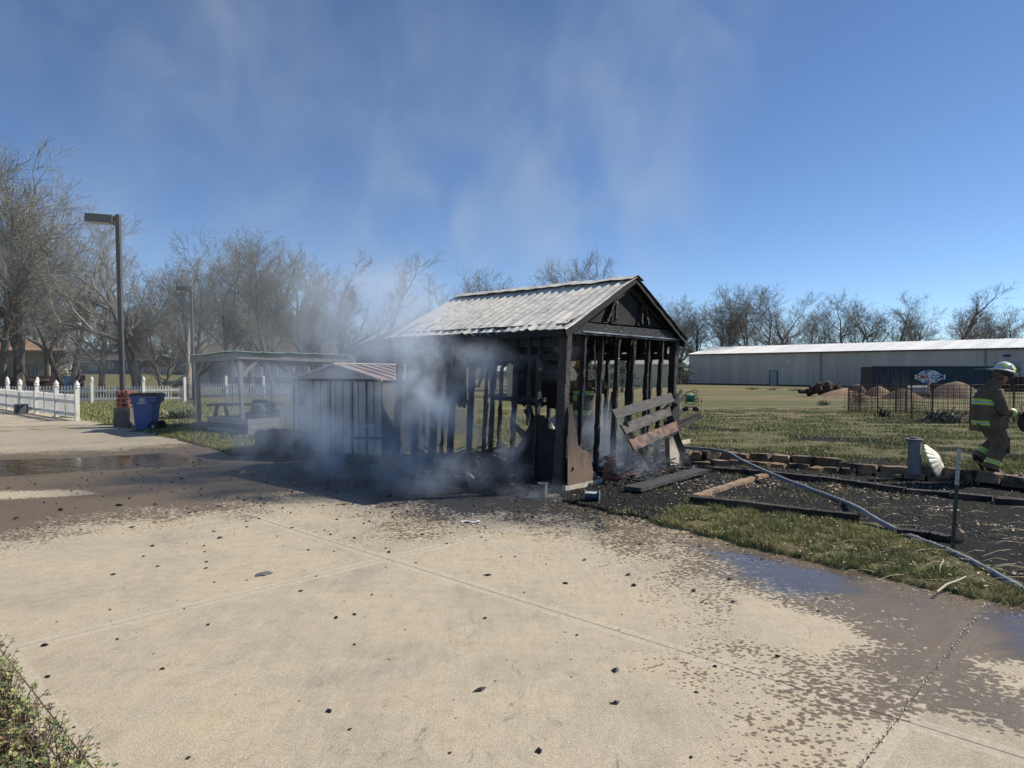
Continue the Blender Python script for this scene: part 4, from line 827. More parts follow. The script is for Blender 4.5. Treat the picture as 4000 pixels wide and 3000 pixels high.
# scratched clean patch (bare outline of a removed latch box)
for (x0, y0, x1, y1, w_) in [(1405, 1668, 1470, 1660, .03), (1402, 1665, 1402, 1708, .03), (1406, 1714, 1462, 1722, .028), (1462, 1662, 1462, 1698, .022)]:
    t0 = (x0-1142)/350; t1 = (x1-1142)/350
    def onw(px, py):
        # intersect view ray with the wall plane
        d = (at(px, py, 10)-Vector((0, 0, CH))); n0 = dn; t = (wa-Vector((0, 0, CH))).dot(n0)/d.dot(n0); return Vector((0, 0, CH))+d*t-dn*.03
    MB().beam(onw(x0, y0), onw(x1, y1), .008, w_, up=(0, 0, 1) if abs(y0-y1) < 20 else du).build('bare_patch', WSTRIP, ws)
# faded notice
sg = onw(1180, 1542); sgn = E('notice_board', (sg.x, sg.y, sg.z-.2), 'faded tan printed notice fixed to the left of the white shed', 'sign')
rz_ = math.atan2(du.y, du.x); MB().box(sg-dn*.006, (.15, .008, .45), rz=rz_).build('board', M('faded_tan_sign', (.33, .25, .17), (.26, .21, .16), .7, 12, bmp=.05), sgn)
mb = MB()
for x, z, w_, h_ in [(0, .16, .11, .05), (0, .1, .11, .008), (-.01, .04, .1, .014), (0, .005, .09, .014), (-.01, -.03, .1, .012), (0, -.075, .09, .03), (0, -.15, .05, .04)]: mb.box(sg+du*x-dn*.0115+Vector((0, 0, z)), (w_, .003, h_), rz=rz_)
mb.build('print', M('faded_brown_print', (.2, .13, .1), (.17, .12, .1), .7), sgn)
thing(bar(onw(1438, 1702)-dn*.5, at(1560, 1712, 11.9), .03, .045, CHAR, 'charred_pole', n=8, jit=.004), 'charred pole jutting left from the shed corner across the white panels', 'pole')
# black burnt bale
mb = MB(); cb = GZ(1080, 1775); 
def bl(u, v):
    a = u*2*math.pi; th_ = (v-.5)*math.pi; e = .45; sg_ = lambda x, p: math.copysign(abs(x)**p, x)
    x = .55*sg_(math.cos(th_), e)*sg_(math.cos(a), e); y_ = .35*sg_(math.cos(th_), e)*sg_(math.sin(a), e); z = .24*sg_(math.sin(th_), e)
    p = Vector((x, y_, z)); p += p.normalized()*.06*noise.noise(p*5)+p.normalized()*.03*noise.noise(p*15); return p
rings = [[Vector((cb.x, cb.y+.3, .25))+(Matrix.Rotation(-.6, 3, 'Z')@bl(k/40, i/20)) for k in range(40)] for i in range(21)]
mb.loft(rings); bale_ = E('burnt_bale', (cb.x, cb.y+.3, 0), 'black burnt straw bale on the ground left of the white shed', 'bale'); mb.build('body', M('sooty_straw', (.006, .006, .007), (.016, .015, .015), .95, 14, bmp=1, bd=.04), bale_)
mb = MB()
for i in range(900):
    u, v = rng.random(), rng.uniform(.3, .95); p = Matrix.Rotation(-.6, 3, 'Z')@bl(u, v); q_ = Vector((cb.x, cb.y+.3, .25))+p; d = (p.normalized()+Vector((rng.uniform(-1, 1), rng.uniform(-1, 1), rng.uniform(-1, 1)))).normalized()*rng.uniform(.02, .07)
    mb.tube([q_, q_+d], [.002, .001], 3, cap=False)
mb.build('straws', flat('burnt_straw', (.02, .018, .016), .9), bale_)

# ================================================================== right side: stone edging, timbers, hose
def poly_len(P): return np.concatenate([[0], np.cumsum(np.hypot(*(np.diff(P, axis=0).T)))])
def on_poly(P, s):
    L = poly_len(P); return Vector((float(np.interp(s, L, P[:, 0])), float(np.interp(s, L, P[:, 1])), 0)), L[-1]
edging = E('stone_edging', (*WALL[4], 0), 'two-course edging of rough limestone blocks between lawn and burnt bed', 'stone edging')
LOW = np.array([G(px, py, .11)[:2] for px, py in [(2700, 1800), (2800, 1800), (2934, 1798), (3070, 1813), (3164, 1816), (3246, 1828), (3402, 1840), (3531, 1848), (3714, 1862), (3883, 1868), (3992, 1875), (4150, 1888), (4400, 1910)]])
def stones(P, z0, hh, dep, s0=0):
    s = s0; _, Lt = on_poly(P, 0)
    while s < Lt-.1:
        l = rng.uniform(.2, .46); a, _ = on_poly(P, s); b, _ = on_poly(P, min(s+l, Lt)); s += l+.012
        d = (b-a); ln = d.length; c = (a+b)/2; h = hh*rng.uniform(.8, 1.15); mb = MB(); seed = rng.random()*50
        nx_, ny_, nz_ = 6, 3, 3
        def P3(i, j, k):
            v = Vector(((i/nx_-.5)*ln, (j/ny_-.5)*dep, k/nz_*h)); e = Vector((v.x*4.2, v.y*6, v.z*9+seed))
            r_ = 1-.1*((abs(i/nx_-.5)*2)**4+(abs(j/ny_-.5)*2)**4)*(k/nz_) ; v.x *= r_; v.y *= r_
            return v+Vector((noise.noise(e), noise.noise(e+Vector((9, 0, 0)))*1.6, noise.noise(e+Vector((0, 9, 0)))))*.022
        vs, fs, ix = [], [], {}
        def g_(i, j, k):
            if (i, j, k) not in ix: ix[(i, j, k)] = len(vs); vs.append(P3(i, j, k))
            return ix[(i, j, k)]
        for i in range(nx_):
            for j in range(ny_): fs.append((g_(i, j, nz_), g_(i+1, j, nz_), g_(i+1, j+1, nz_), g_(i, j+1, nz_)))
            for k in range(nz_): fs.append((g_(i, 0, k), g_(i+1, 0, k), g_(i+1, 0, k+1), g_(i, 0, k+1))); fs.append((g_(i+1, ny_, k), g_(i, ny_, k), g_(i, ny_, k+1), g_(i+1, ny_, k+1)))
        for j in range(ny_):
            for k in range(nz_): fs.append((g_(0, j+1, k), g_(0, j, k), g_(0, j, k+1), g_(0, j+1, k+1))); fs.append((g_(nx_, j, k), g_(nx_, j+1, k), g_(nx_, j+1, k+1), g_(nx_, j, k+1)))
        mb.add(vs, fs); me = mb.mesh('stone', STONE)
        piece('stone', me, edging, (c.x, c.y+dep/2-.04, z0), rz=math.atan2(d.y, d.x)+rng.uniform(-.05, .05))
stones(LOW, -.02, .13, .2); stones(WALL, .07, .14, .2, .1)
def timber(pts, w_, h, mat, label, n=26, jit=.005, er=0):
    mb = MB()
    for a, b in zip(pts[:-1], pts[1:]):
        A_, B_ = GZ(*a), GZ(*b); zA = max(A_.z, 0); A_ = G(*a, h+.0); B_ = G(*b, h+.0); A_.z = B_.z = h/2-.0; d = (B_-A_).normalized(); mb.beam(A_+Vector((0, w_/2, 0)), B_+Vector((0, w_/2, 0)), w_, h, n=n, jit=jit, erode=er)
    T(mb.build('timber', mat), label, 'timber', 'old timbers edging the burnt beds')
timber([(2790, 1826), (3015, 1843), (3246, 1867), (3544, 1908)], .11, .11, DARKWOOD, 'long charred edging timber running just below the stone edging')
timber([(3550, 1912), (3720, 1924)], .11, .1, DARKWOOD, 'short middle timber between the long one and the one behind the steel post')
timber([(3728, 1925), (3890, 1941)], .11, .1, DARKWOOD, 'timber with a pale sunlit edge right behind the steel post')
timber([(3900, 1947), (4060, 1956), (4300, 1975)], .11, .1, DARKWOOD, 'rightmost edging timber running out of the frame')
timber([(2703, 1941), (2900, 1958), (3100, 1984), (3368, 2012)], .1, .12, DARKWOOD, 'dark timber bordering the green grass strip')
timber([(3520, 2066), (3640, 2078), (3730, 2096)], .12, .1, CHARFLAT, 'blackened timber stub low beside the steel post', 10, .01, .3)
timber([(2722, 1934), (2850, 1893), (2995, 1850)], .12, .09, TANWOOD, 'pale split timber lying askew across the burnt bed', 18, .01, .25)
p = GZ(3745, 2118); MBx = MB(); MBx.lathe([(.03, 0), (.05, .03), (.045, .1), (.01, .13)], p, 8, flute=lambda a, z: .3*math.sin(a+1)); T(MBx.build('rock', TANWOOD), 'small brown rock against the foot of the steel post', 'rock')
# fire hose
hp = [((2540, 1738), .2), ((2610, 1742), .25), ((2680, 1748), .3), ((2780, 1756), .3), ((2850, 1772), .29), ((2905, 1803), .2), ((3040, 1863), .16), ((3200, 1924), .05), ((3300, 1962), .06), ((3360, 1990), .15), ((3410, 2022), .1), ((3500, 2070), .05), ((3600, 2112), .045), ((3720, 2158), .045), ((3850, 2222), .045), ((4000, 2306), .04), ((4150, 2400), .035), ((4400, 2560), .035), ((4800, 2800), .035), ((5600, 3200), .035)]
raw = [G(*a, z) for a, z in hp]
def cr(P, n=10):
    out = []
    for i in range(len(P)-1):
        p0, p1, p2, p3 = P[max(i-1, 0)], P[i], P[i+1], P[min(i+2, len(P)-1)]
        for k in range(n):
            t = k/n; out.append(.5*((2*p1)+(p2-p0)*t+(2*p0-5*p1+4*p2-p3)*t*t+(3*p1-p0-3*p2+p3)*t**3))
    return out+[P[-1]]
hpts = cr(raw, 12); T(MB().tube(hpts, [.027+.0016*math.sin(i*.9) for i in range(len(hpts))], 12).build('fire_hose', HOSEM, smooth=True), 'charged pale blue fire hose snaking over stones and beds', 'hose')
# steel T-post
b = G(3720, 2165); tp = at(3747, 1755, b.y+.03); post = E('steel_post', (b.x, b.y, 0), 'leaning dark green steel post with pale top by the grass strip', 'post')
m1 = b.lerp(tp, .66); MB().beam(b, m1, .034, .006, up=(0, -1, 0)).beam(b+Vector((0, .012, 0)), m1+Vector((0, .012, 0)), .007, .028, up=(0, -1, 0)).build('shaft', POSTG, post)
MB().beam(m1, tp, .034, .006, up=(0, -1, 0)).beam(m1+Vector((0, .012, 0)), tp+Vector((0, .012, 0)), .007, .028, up=(0, -1, 0)).build('tip', POSTW, post)
mb = MB()
for i in range(18): mb.box(b.lerp(tp, .04+.92*i/18)+Vector((0, -.005, 0)), (.012, .006, .008))
mb.build('studs', POSTG, post)
# pedestal and its basin
pd = G(3587, 1844, .15); ped = E('pedestal', (pd.x, pd.y, .12), 'grey fluted pedestal standing on the lower stone course', 'pedestal')
PG = M('grey_resin_stone', (.2, .21, .21), (.14, .145, .145), .8, 5, (2, 2, .6), .3); BS = M('ivory_basin', (.88, .83, .7), (.78, .72, .56), .6, 5, c3=(.4, .33, .23), s3=3)
MB().lathe([(.095, .1), (.105, .11), (.1, .15), (.094, .16), (.094, .6), (.1, .62)], (pd.x, pd.y+.1, 0), 32, flute=lambda a, z: -.07*abs(math.sin(a*5)) if .15 < z < .61 else 0).build('column', PG, ped)
MB().lathe([(.1, .62), (.118, .632), (.118, .645), (.06, .65), (.058, .672), (.03, .675)], (pd.x, pd.y+.1, 0), 32).build('cap', PG, ped)
bc = at(3664, 1801, pd.y+.1); bas = E('basin', (bc.x, bc.y, .12), 'ivory scalloped basin tipped on edge against the pedestal', 'basin')
axis = Vector((.74, -.55, .39)).normalized(); Mb = Vector((0, 0, 1)).rotation_difference(axis).to_matrix()
MB().lathe([(.24, -.085), (.27, -.085), (.278, -.07), (.262, -.055), (.225, -.03), (.18, .0), (.15, .02), (.12, .036), (.08, .044), (.02, .046)], bc, 80, Mb, flute=lambda a, z: (.07*abs(math.sin(a*10)) if z < .015 else 0)).build('bowl', BS, bas)
MB().lathe([(.055, .046), (.06, .05), (.05, .052), (.03, .044)], bc, 20, Mb).build('hub_ring', BS, bas)
MB().lathe([(.001, .047), (.045, .05), (.045, .0525), (.001, .0535)], bc, 18, Mb).build('hub_hole', BLACKP, bas)
# twigs
tw = [((3660, 2322), (3775, 2268), .008), ((3690, 2300), (3745, 2270), .005), ((3670, 2245), (3685, 2200), .005), ((2860, 1665), (2930, 1640), .004)]
for k, (a, b, r_) in enumerate(tw[:3]):
    A_, B_ = GZ(*a), GZ(*b); A_.z += .02; B_.z += .035; mb = MB(); mb.tube([A_, A_.lerp(B_, .35)+Vector((0, .01, .012)), A_.lerp(B_, .7)+Vector((.0, -.01, .01)), B_], [r_, r_, r_*.8, r_*.6], 6)
    T(mb.build('twig', CREAM), ['thick pale broken twig lying where concrete meets the bed', 'short pale twig lying against the thick broken one', 'small pale stick standing in the green strip'][k], 'twig')
mb = MB()
for i in range(60):
    q = GZ(rng.uniform(3250, 4100), rng.uniform(1950, 2290)); t = rng.uniform(-.6, .3); l = rng.uniform(.08, .35); d = Vector((math.cos(t), math.sin(t), rng.uniform(0, .15)))*l
    mb.tube([q+Vector((0, 0, .02)), q+d*.5+Vector((0, 0, .03+rng.uniform(0, .02))), q+d+Vector((0, 0, .02))], .0022, 3, cap=False)
T(mb.build('straw_stalks', GM[2]), kind='stuff')
mb = MB(); wp = [G(3640, 2150, .05), G(3720, 2195, .07), G(3790, 2238, .06), G(3880, 2262, .08), G(4010, 2300, .06)]; mb.tube(cr(wp, 6), .003, 4); T(mb.build('dry_vine', GM[2]), 'thin dry vine trailing along the fire hose', 'vine')

# ================================================================== people
def ring(c, d, rx, ry, n=14, side=None):
    d = Vector(d).normalized(); s = Vector(side) if side else Vector((0, 1, 0)); s = (s-d*s.dot(d)); s.normalize(); u = d.cross(s)
    return [Vector(c)+s*math.cos(2*math.pi*k/n)*ry+u*math.sin(2*math.pi*k/n)*rx for k in range(n)]
def limb(mb, pts, rad, bands=(), mi=0, sub=5, n=14, wr=.006, side=(0, 1, 0)):
    """loft along a joint path; bands: (t0,t1,material)"""
    P = cr([Vector(p) for p in pts], sub); L = [0]
    for a, b in zip(P[:-1], P[1:]): L.append(L[-1]+(b-a).length)
    R_ = [np.interp(l/L[-1], np.linspace(0, 1, len(rad)), [r_ if not hasattr(r_, '__len__') else r_[0] for r_ in rad]) for l in L]
    R2 = [np.interp(l/L[-1], np.linspace(0, 1, len(rad)), [r_ if not hasattr(r_, '__len__') else r_[1] for r_ in rad]) for l in L]
    # resample with band borders
    ts = sorted(set([l/L[-1] for l in L]+[t for b_ in bands for t in b_[:2]])); rings = []; mis = []
    for i, t in enumerate(ts):
        l = t*L[-1]; j = max(1, min(len(P)-1, int(np.searchsorted(L, l)))); f = (l-L[j-1])/(L[j]-L[j-1]+1e-9); c = P[j-1].lerp(P[j], f)
        d = P[min(j+1, len(P)-1)]-P[max(j-2, 0)]; rx = float(np.interp(l, L, R_)); ry = float(np.interp(l, L, R2)); rg = ring(c, d, rx, ry, n, side)
        rg = [q+(q-c).normalized()*wr*(noise.noise(q*11)+.8*noise.noise(q*23)) for q in rg]; rings.append(rg)
        if i:
            tm = (ts[i-1]+t)/2; m_i = mi
            for b_ in bands:
                if b_[0] <= tm <= b_[1]: m_i = b_[2]
            mis.append(m_i)
    mb.loft(rings, mis)
def head(c, fwd, up, mat, parent, s=1., hair=None):
    fwd = Vector(fwd).normalized(); up = Vector(up); up = (up-fwd*up.dot(fwd)).normalized(); sd_ = up.cross(fwd); rings = []
    for i in range(13):
        v = i/12; z = -.125+.25*v; row = []
        w0 = math.sqrt(max(0, 1-((z-.02)/.125 if z > .02 else (z-.02)/.145)**2)) 
        for k in range(20):
            a = 2*math.pi*k/20; cx, cy = math.cos(a), math.sin(a); rx = .1*w0*(1 if cx < 0 else (.92 if z > -.05 else .95)); ry = .077*w0*(1 if z > -.04 else .86)
            x = cx*rx; y_ = cy*ry
            if cx > .9 and -.045 < z < .02: x += .024*(1-abs(z+.03)/.05 if z < -.01 else .5) if k in (0,) else 0
            if cx > .6 and .005 < z < .035 and abs(cy) > .2: x -= .008
            row.append(Vector(c)+(fwd*(x+.005)+sd_*y_+up*z)*s)
        rings.append(row)
    o = MB().loft(rings).build('head', mat, parent, smooth=True)
    for sg_ in (-1, 1):
        e = Vector(c)+(sd_*sg_*.078+up*-.005-fwd*.008)*s; MB().lathe([(.004, -.006), (.02, -.004), (.021, .004), (.01, .007)], e, 10, Vector((0, 0, 1)).rotation_difference(sd_*sg_).to_matrix()).build('ear', mat, o)
        e = Vector(c)+(fwd*.092+sd_*sg_*.031+up*.018)*s; MB().lathe([(.002, -.003), (.009, 0), (.006, .004)], e, 8, Vector((0, 0, 1)).rotation_difference(fwd).to_matrix()).build('eye', BLACKP, o)
    MB().beam(Vector(c)+(fwd*.094+sd_*.022-up*.072)*s, Vector(c)+(fwd*.094-sd_*.022-up*.072)*s, .006, .008).build('mouth', flat('lips', (.25, .08, .07)), o)
    if hair:
        rings = [[Vector(c)+(fwd*(math.cos(a)*r_*1.08-.012+(.0 if z > .04 else -.03))+sd_*math.sin(a)*r_*.86+up*z)*s for a in [2*math.pi*k/18 for k in range(18)]] for r_, z in [(.075, -.06), (.092, -.02), (.1, .03), (.106, .06), (.09, .1), (.055, .13), (.01, .142)]]
        MB().loft(rings).build('hair', hair, o, smooth=True)
    return o
def hand(wrist, d, palm_n, mat, parent, s=1., curl=.9):
    d = Vector(d).normalized(); nrm = Vector(palm_n); nrm = (nrm-d*nrm.dot(d)).normalized(); sd_ = d.cross(nrm); mb = MB(); w_ = Vector(wrist)
    mb.loft([ring(w_+d*t*s, d, rx*s, ry*s, 10, sd_) for t, rx, ry in [(0, .022, .03), (.03, .02, .04), (.07, .018, .045), (.095, .012, .042)]])
    for i, (o_, l) in enumerate([(-.033, .075), (-.011, .085), (.011, .08), (.033, .062)]):
        b0 = w_+(d*.088+sd_*o_)*s; a1 = curl*.5; a2 = curl*1.2; a3 = curl*1.9; p1 = b0+(d*math.cos(a1)+nrm*math.sin(a1))*l*.42*s; p2 = p1+(d*math.cos(a2)+nrm*math.sin(a2))*l*.33*s; p3 = p2+(d*math.cos(a3)+nrm*math.sin(a3))*l*.25*s
        mb.tube([b0-d*.01*s, b0, p1, p2, p3], [.011*s, .011*s, .0105*s, .0095*s, .007*s], 7)
    b0 = w_+(d*.03-sd_*.035)*s; mb.tube([b0, b0+(d*.025-sd_*.025+nrm*.015)*s, b0+(d*.055-sd_*.02+nrm*.035)*s], [.014*s, .012*s, .009*s], 7)
    return mb.build('hand', mat, parent, smooth=True)
def body_skin(parent, J, edges, rad, mat):
    me = bpy.data.meshes.new('body'); off = wloc(parent); keys = list(J); me.from_pydata([Vector(J[k])-off for k in keys], [(keys.index(a), keys.index(b)) for a, b in edges], []); me.materials.append(mat)
    o = link('body', me, parent); md = o.modifiers.new('skin', 'SKIN')
    for i, k in enumerate(keys): me.skin_vertices[0].data[i].radius = (rad[k], rad[k]); me.skin_vertices[0].data[i].use_root = (k == 'pel')
    sb = o.modifiers.new('sub', 'SUBSURF'); sb.levels = sb.render_levels = 1; return o
ED = [('pel', 'wai'), ('wai', 'che'), ('che', 'nec'), ('nec', 'hed'), ('che', 'shl'), ('che', 'shr'), ('shl', 'ell'), ('ell', 'hal'), ('shr', 'elr'), ('elr', 'har'), ('pel', 'hil'), ('hil', 'knl'), ('knl', 'anl'), ('anl', 'tol'), ('pel', 'hir'), ('hir', 'knr'), ('knr', 'anr'), ('anr', 'tor')]
RD = dict(pel=.12, wai=.11, che=.13, nec=.05, hed=.07, shl=.06, shr=.06, ell=.042, elr=.042, hal=.03, har=.03, hil=.085, hir=.085, knl=.055, knr=.055, anl=.04, anr=.04, tol=.035, tor=.035)
def helmet(c, fwd, up, mat, parent, s=1., shield=True, spots=False):
    fwd = Vector(fwd).normalized(); up = Vector(up); up = (up-fwd*up.dot(fwd)).normalized(); sd_ = up.cross(fwd)
    def rg(rf, rb, ry, z, n=28, dz=0):
        out = []
        for k in range(n):
            a = 2*math.pi*k/n; x = math.cos(a)*(rf if math.cos(a) > 0 else rb); y_ = math.sin(a)*ry; zz = z-dz*(math.cos(a) < 0)*abs(math.cos(a))+.012*abs(math.sin(a))*(dz > 0)
            out.append(Vector(c)+(fwd*x+sd_*y_+up*(zz-(.0)))*s)
        return out
    o = MB().loft([rg(.165, .235, .15, .018, dz=.03), rg(.168, .24, .153, .024, dz=.03), rg(.132, .15, .118, .045, dz=.01), rg(.13, .14, .115, .05), rg(.126, .134, .11, .085), rg(.105, .112, .092, .128), rg(.065, .07, .057, .156), rg(.008, .008, .006, .166)]).build('helmet', mat, parent, smooth=True)
    mb = MB()
    for k in range(6):
        a = math.pi/6+k*math.pi/3; mb.tube([Vector(c)+(fwd*math.cos(a)*r_*1.02+sd_*math.sin(a)*r_*.88+up*z)*s for r_, z in [(.133, .05), (.128, .09), (.106, .134), (.06, .163), (0, .172)]], .004*s, 5)
    mb.build('ridge', mat, o)
    MB().loft([rg(.128, .138, .114, .02), rg(.13, .14, .116, .0), rg(.12, .13, .106, -.03), rg(.1, .12, .09, -.032)], cap=False).build('liner', BLACKP, o)
    if shield:
        MB().prism([Vector(c)+(fwd*.135+sd_*-.05+up*.05)*s, Vector(c)+(fwd*.135+sd_*.05+up*.05)*s, Vector(c)+(fwd*.16+sd_*.06+up*.15)*s, Vector(c)+(fwd*.165+sd_*0+up*.185)*s, Vector(c)+(fwd*.16-sd_*.06+up*.15)*s], fwd*.012).build('front_shield', SMOKED, o)
        mb = MB(); mb.tube([Vector(c)+(fwd*x+sd_*y_+up*z)*s for x, y_, z in [(.15, -.09, .03), (.175, -.04, .035), (.18, 0, .036), (.175, .04, .035), (.15, .09, .03)]], .009*s, 6); mb.build('goggles', SMOKED, o)
    if spots:
        for a in (.5, 1.35, 2.2, 3.4, 4.1, 5.0, 5.8):
            q = Vector(c)+(fwd*math.cos(a)*.124+sd_*math.sin(a)*.108+up*.095)*s; nn = (q-Vector(c)-up*.02*s).normalized()
            MB().lathe([(.001, -.004), (.03, -.002), (.026, .004), (.001, .005)], q, 12, Vector((0, 0, 1)).rotation_difference(nn).to_matrix()).build('reflective_spot', HIVIS, o)
    mb = MB()
    for sg_ in (-1, 1): mb.tube([Vector(c)+(fwd*.02+sd_*sg_*.085+up*.0)*s, Vector(c)+(fwd*.05+sd_*sg_*.07-up*.08)*s, Vector(c)+(fwd*.075-up*.128)*s], .005*s, 5)
    mb.build('chin_strap', BLACKP, o)
    return o
TM = [TURN, HIVIS, SILV, BLACKP, TURND]
# --- firefighter walking right
fp = G(3848, 1856, .14); fz = zgs(fp.x, fp.y)-.01
ff = E('person', (fp.x, fp.y, fz), 'firefighter in tan turnout gear and white spotted helmet walking with a saw', 'person', 'firefighters')
def fl(x, y, z): return Vector((fp.x+x, fp.y+y, fz+z))
J = dict(pel=fl(.04, 0, .86), wai=fl(.03, 0, 1.0), che=fl(.06, 0, 1.2), nec=fl(.13, 0, 1.36), hed=fl(.22, 0, 1.5), shr=fl(.03, -.19, 1.26), shl=fl(.1, .19, 1.26), elr=fl(.1, -.25, .98), ell=fl(.2, .24, .98), har=fl(.37, -.2, .97), hal=fl(.45, .12, .95),
    hir=fl(.04, -.1, .82), knr=fl(.13, -.12, .46), anr=fl(.0, -.12, .1), tor=fl(.15, -.13, .05), hil=fl(.06, .1, .82), knl=fl(.29, .1, .5), anl=fl(-.06, .1, .24), tol=fl(-.0, .1, .12))
body_skin(ff, J, ED, RD, SKIN)
FAT = 1.1
mb = MB()
limb(mb, [fl(.02, 0, .68), fl(.02, 0, .85), fl(.01, 0, 1.0), fl(.02, 0, 1.15), fl(.06, 0, 1.28), fl(.1, 0, 1.36), fl(.13, 0, 1.43)], [(.2, .215), (.21, .22), (.2, .215), (.195, .22), (.17, .2), (.105, .13), (.085, .09)], [(.1, .13, 1), (.13, .165, 2), (.165, .195, 1), (.5, .53, 1), (.53, .565, 2), (.565, .595, 1)], n=22, wr=.014)
limb(mb, [J['shr']+Vector((0, .02, .02)), fl(.05, -.24, 1.12), J['elr'], fl(.24, -.24, .96), J['har']-Vector((.03, 0, 0))], [.1, .09, .078, .07, .062], [(.72, .755, 1), (.755, .81, 2), (.81, .845, 1)], wr=.012)
limb(mb, [J['shl']+Vector((0, -.02, .02)), fl(.15, .24, 1.12), J['ell'], fl(.33, .2, .95), J['hal']-Vector((.03, 0, 0))], [.1, .09, .078, .07, .062], [(.72, .755, 1), (.755, .81, 2), (.81, .845, 1)], wr=.012)
mb.tube([fl(-.1, -.19, 1.13), fl(-.02, -.235, 1.1), fl(.1, -.235, 1.14)], .004, 4, mi=2)
mb.build('jacket', TM, ff, smooth=True)
mb = MB()
limb(mb, [fl(.03, -.05, .88), J['hir'], fl(.1, -.115, .6), J['knr'], fl(.06, -.12, .27), fl(.0, -.12, .09)], [(.16, .15), (.155, .14), (.14, .125), (.125, .115), (.11, .105), (.115, .105)], [(.83, .855, 1), (.855, .885, 2), (.885, .91, 1)], n=18, wr=.013)
limb(mb, [fl(.03, .05, .88), J['hil'], fl(.2, .1, .64), J['knl'], fl(.1, .1, .36), fl(-.04, .1, .22)], [(.16, .15), (.155, .14), (.14, .125), (.125, .115), (.11, .105), (.105, .1)], [(.83, .855, 1), (.855, .885, 2), (.885, .91, 1)], n=18, wr=.013)
mb.build('trousers', TM, ff, smooth=True)
for kn, dx in ((J['knr'], 0), (J['knl'], .0)): MB().loft([ring(kn+Vector((.045, 0, z)), (0, 0, 1), .095, .105, 14) for z in (-.12, -.06, 0, .06, .11)], cap=True).build('knee_pad', TURND, ff, smooth=True)
for a, t, tilt in ((J['anr'], J['tor'], 0), (J['anl'], J['tol'], 1)):
    d = (t-a).normalized(); MB().loft([ring(a+Vector((-.01, 0, .05)), (0, 0, 1), .06, .055, 12), ring(a-Vector((0, 0, .04)), (.2, 0, 1), .07, .05, 12), ring(a.lerp(t, .5)-Vector((0, 0, .03)), (1, 0, .4), .05, .052, 12), ring(t+d*.06-Vector((0, 0, .02)), (1, 0, 0), .028, .045, 12)]).build('boot', RUBBER, ff, smooth=True)
for (x, y_, z, a, b, c, m__) in [(.1, -.235, .8, .16, .03, .17, TURN), (.12, -.15, 1.2, .06, .05, .13, BLACKP), (.17, -.12, 1.05, .05, .05, .08, REDP), (-.17, 0, .72, .03, .2, .12, TURN), (.02, -.235, .92, .13, .02, .03, BLACKP)]: MB().box(fl(x, y_, z), (a, b, c), rz=.1).build('pocket' if m__ is TURN else 'radio' if c > .1 else 'clip', m__, ff)
hd = head(fl(.235, 0, 1.5), (.95, 0, -.3), (.3, 0, 1), SKIN, ff, 1.02, HAIRB)
helmet(fl(.235, 0, 1.52)+Vector((.03, 0, .03)), (.94, 0, -.33), (.33, 0, 1), HELW, ff, 1.08, True, True)
mb = MB(); limb(mb, [fl(.12, 0, 1.36), fl(.17, 0, 1.44)], [.1, .085], wr=.004); mb.build('collar', TURN, ff)
hand(J['har'], (1, .1, -.1), (0, .2, -1), GLOVE, ff, 1.15, .9); hand(J['hal'], (1, -.1, -.15), (0, -.2, -1), GLOVE, ff, 1.15, .9)
# --- saw in his hands
sw_ = E('cutoff_saw', fl(.55, 0, .9), 'black cut-off saw with loop handle held by the walking firefighter', 'saw'); sl = lambda x, y, z: fl(x, y, z)
MB().loft([ring(sl(.56, -.02, .85), (1, 0, 0), .07, .07, 12), ring(sl(.6, -.02, .86), (1, 0, 0), .1, .085, 12), ring(sl(.75, -.02, .85), (1, 0, 0), .09, .085, 12), ring(sl(.8, -.02, .84), (1, 0, 0), .05, .06, 12)]).build('engine', BLACKP, sw_)
MB().tube(cr([sl(.44, -.12, .97), sl(.45, -.13, 1.06), sl(.55, -.13, 1.1), sl(.64, -.12, .98), sl(.66, -.08, .88)], 5), .011, 8).build('loop_handle', SILV, sw_)
MB().tube(cr([sl(.38, .1, .93), sl(.46, .1, .94), sl(.56, .04, .9)], 4), .014, 8).build('rear_handle', BLACKP, sw_)
MB().lathe([(.001, -.012), (.15, -.012), (.155, 0), (.15, .012), (.001, .012)], sl(.53, -.16, .8), 28, Matrix.Rotation(math.pi/2, 3, 'X')).build('blade_guard', RUBBER, sw_)
ff.scale = (.955,)*3; sw_.location = ff.location+(sw_.location-ff.location)*.955; sw_.scale = (.955,)*3
# --- firefighter inside, facing camera
qp = at(2274, 1700, 12.45); f2 = E('person', (qp.x, qp.y, .1), 'firefighter with yellow helmet standing inside the burnt frame behind the studs', 'person', 'firefighters')
def g2(x, y, z): return Vector((qp.x+x, qp.y+y, .1+z))
J2 = dict(pel=g2(0, 0, .9), wai=g2(0, 0, 1.05), che=g2(0, 0, 1.28), nec=g2(0, -.02, 1.46), hed=g2(-.02, -.04, 1.6), shr=g2(-.2, 0, 1.38), shl=g2(.2, 0, 1.38), elr=g2(-.27, -.1, 1.12), har=g2(-.02, -.28, 1.12), ell=g2(.34, -.1, 1.3), hal=g2(.24, -.25, 1.52),
    hir=g2(-.1, 0, .86), knr=g2(-.12, -.04, .48), anr=g2(-.13, .02, .09), tor=g2(-.15, -.12, .04), hil=g2(.1, 0, .86), knl=g2(.14, -.05, .48), anl=g2(.15, .02, .09), tol=g2(.18, -.12, .04))
body_skin(f2, J2, ED, RD, SKIN)
mb = MB(); sx = (1, 0, 0)
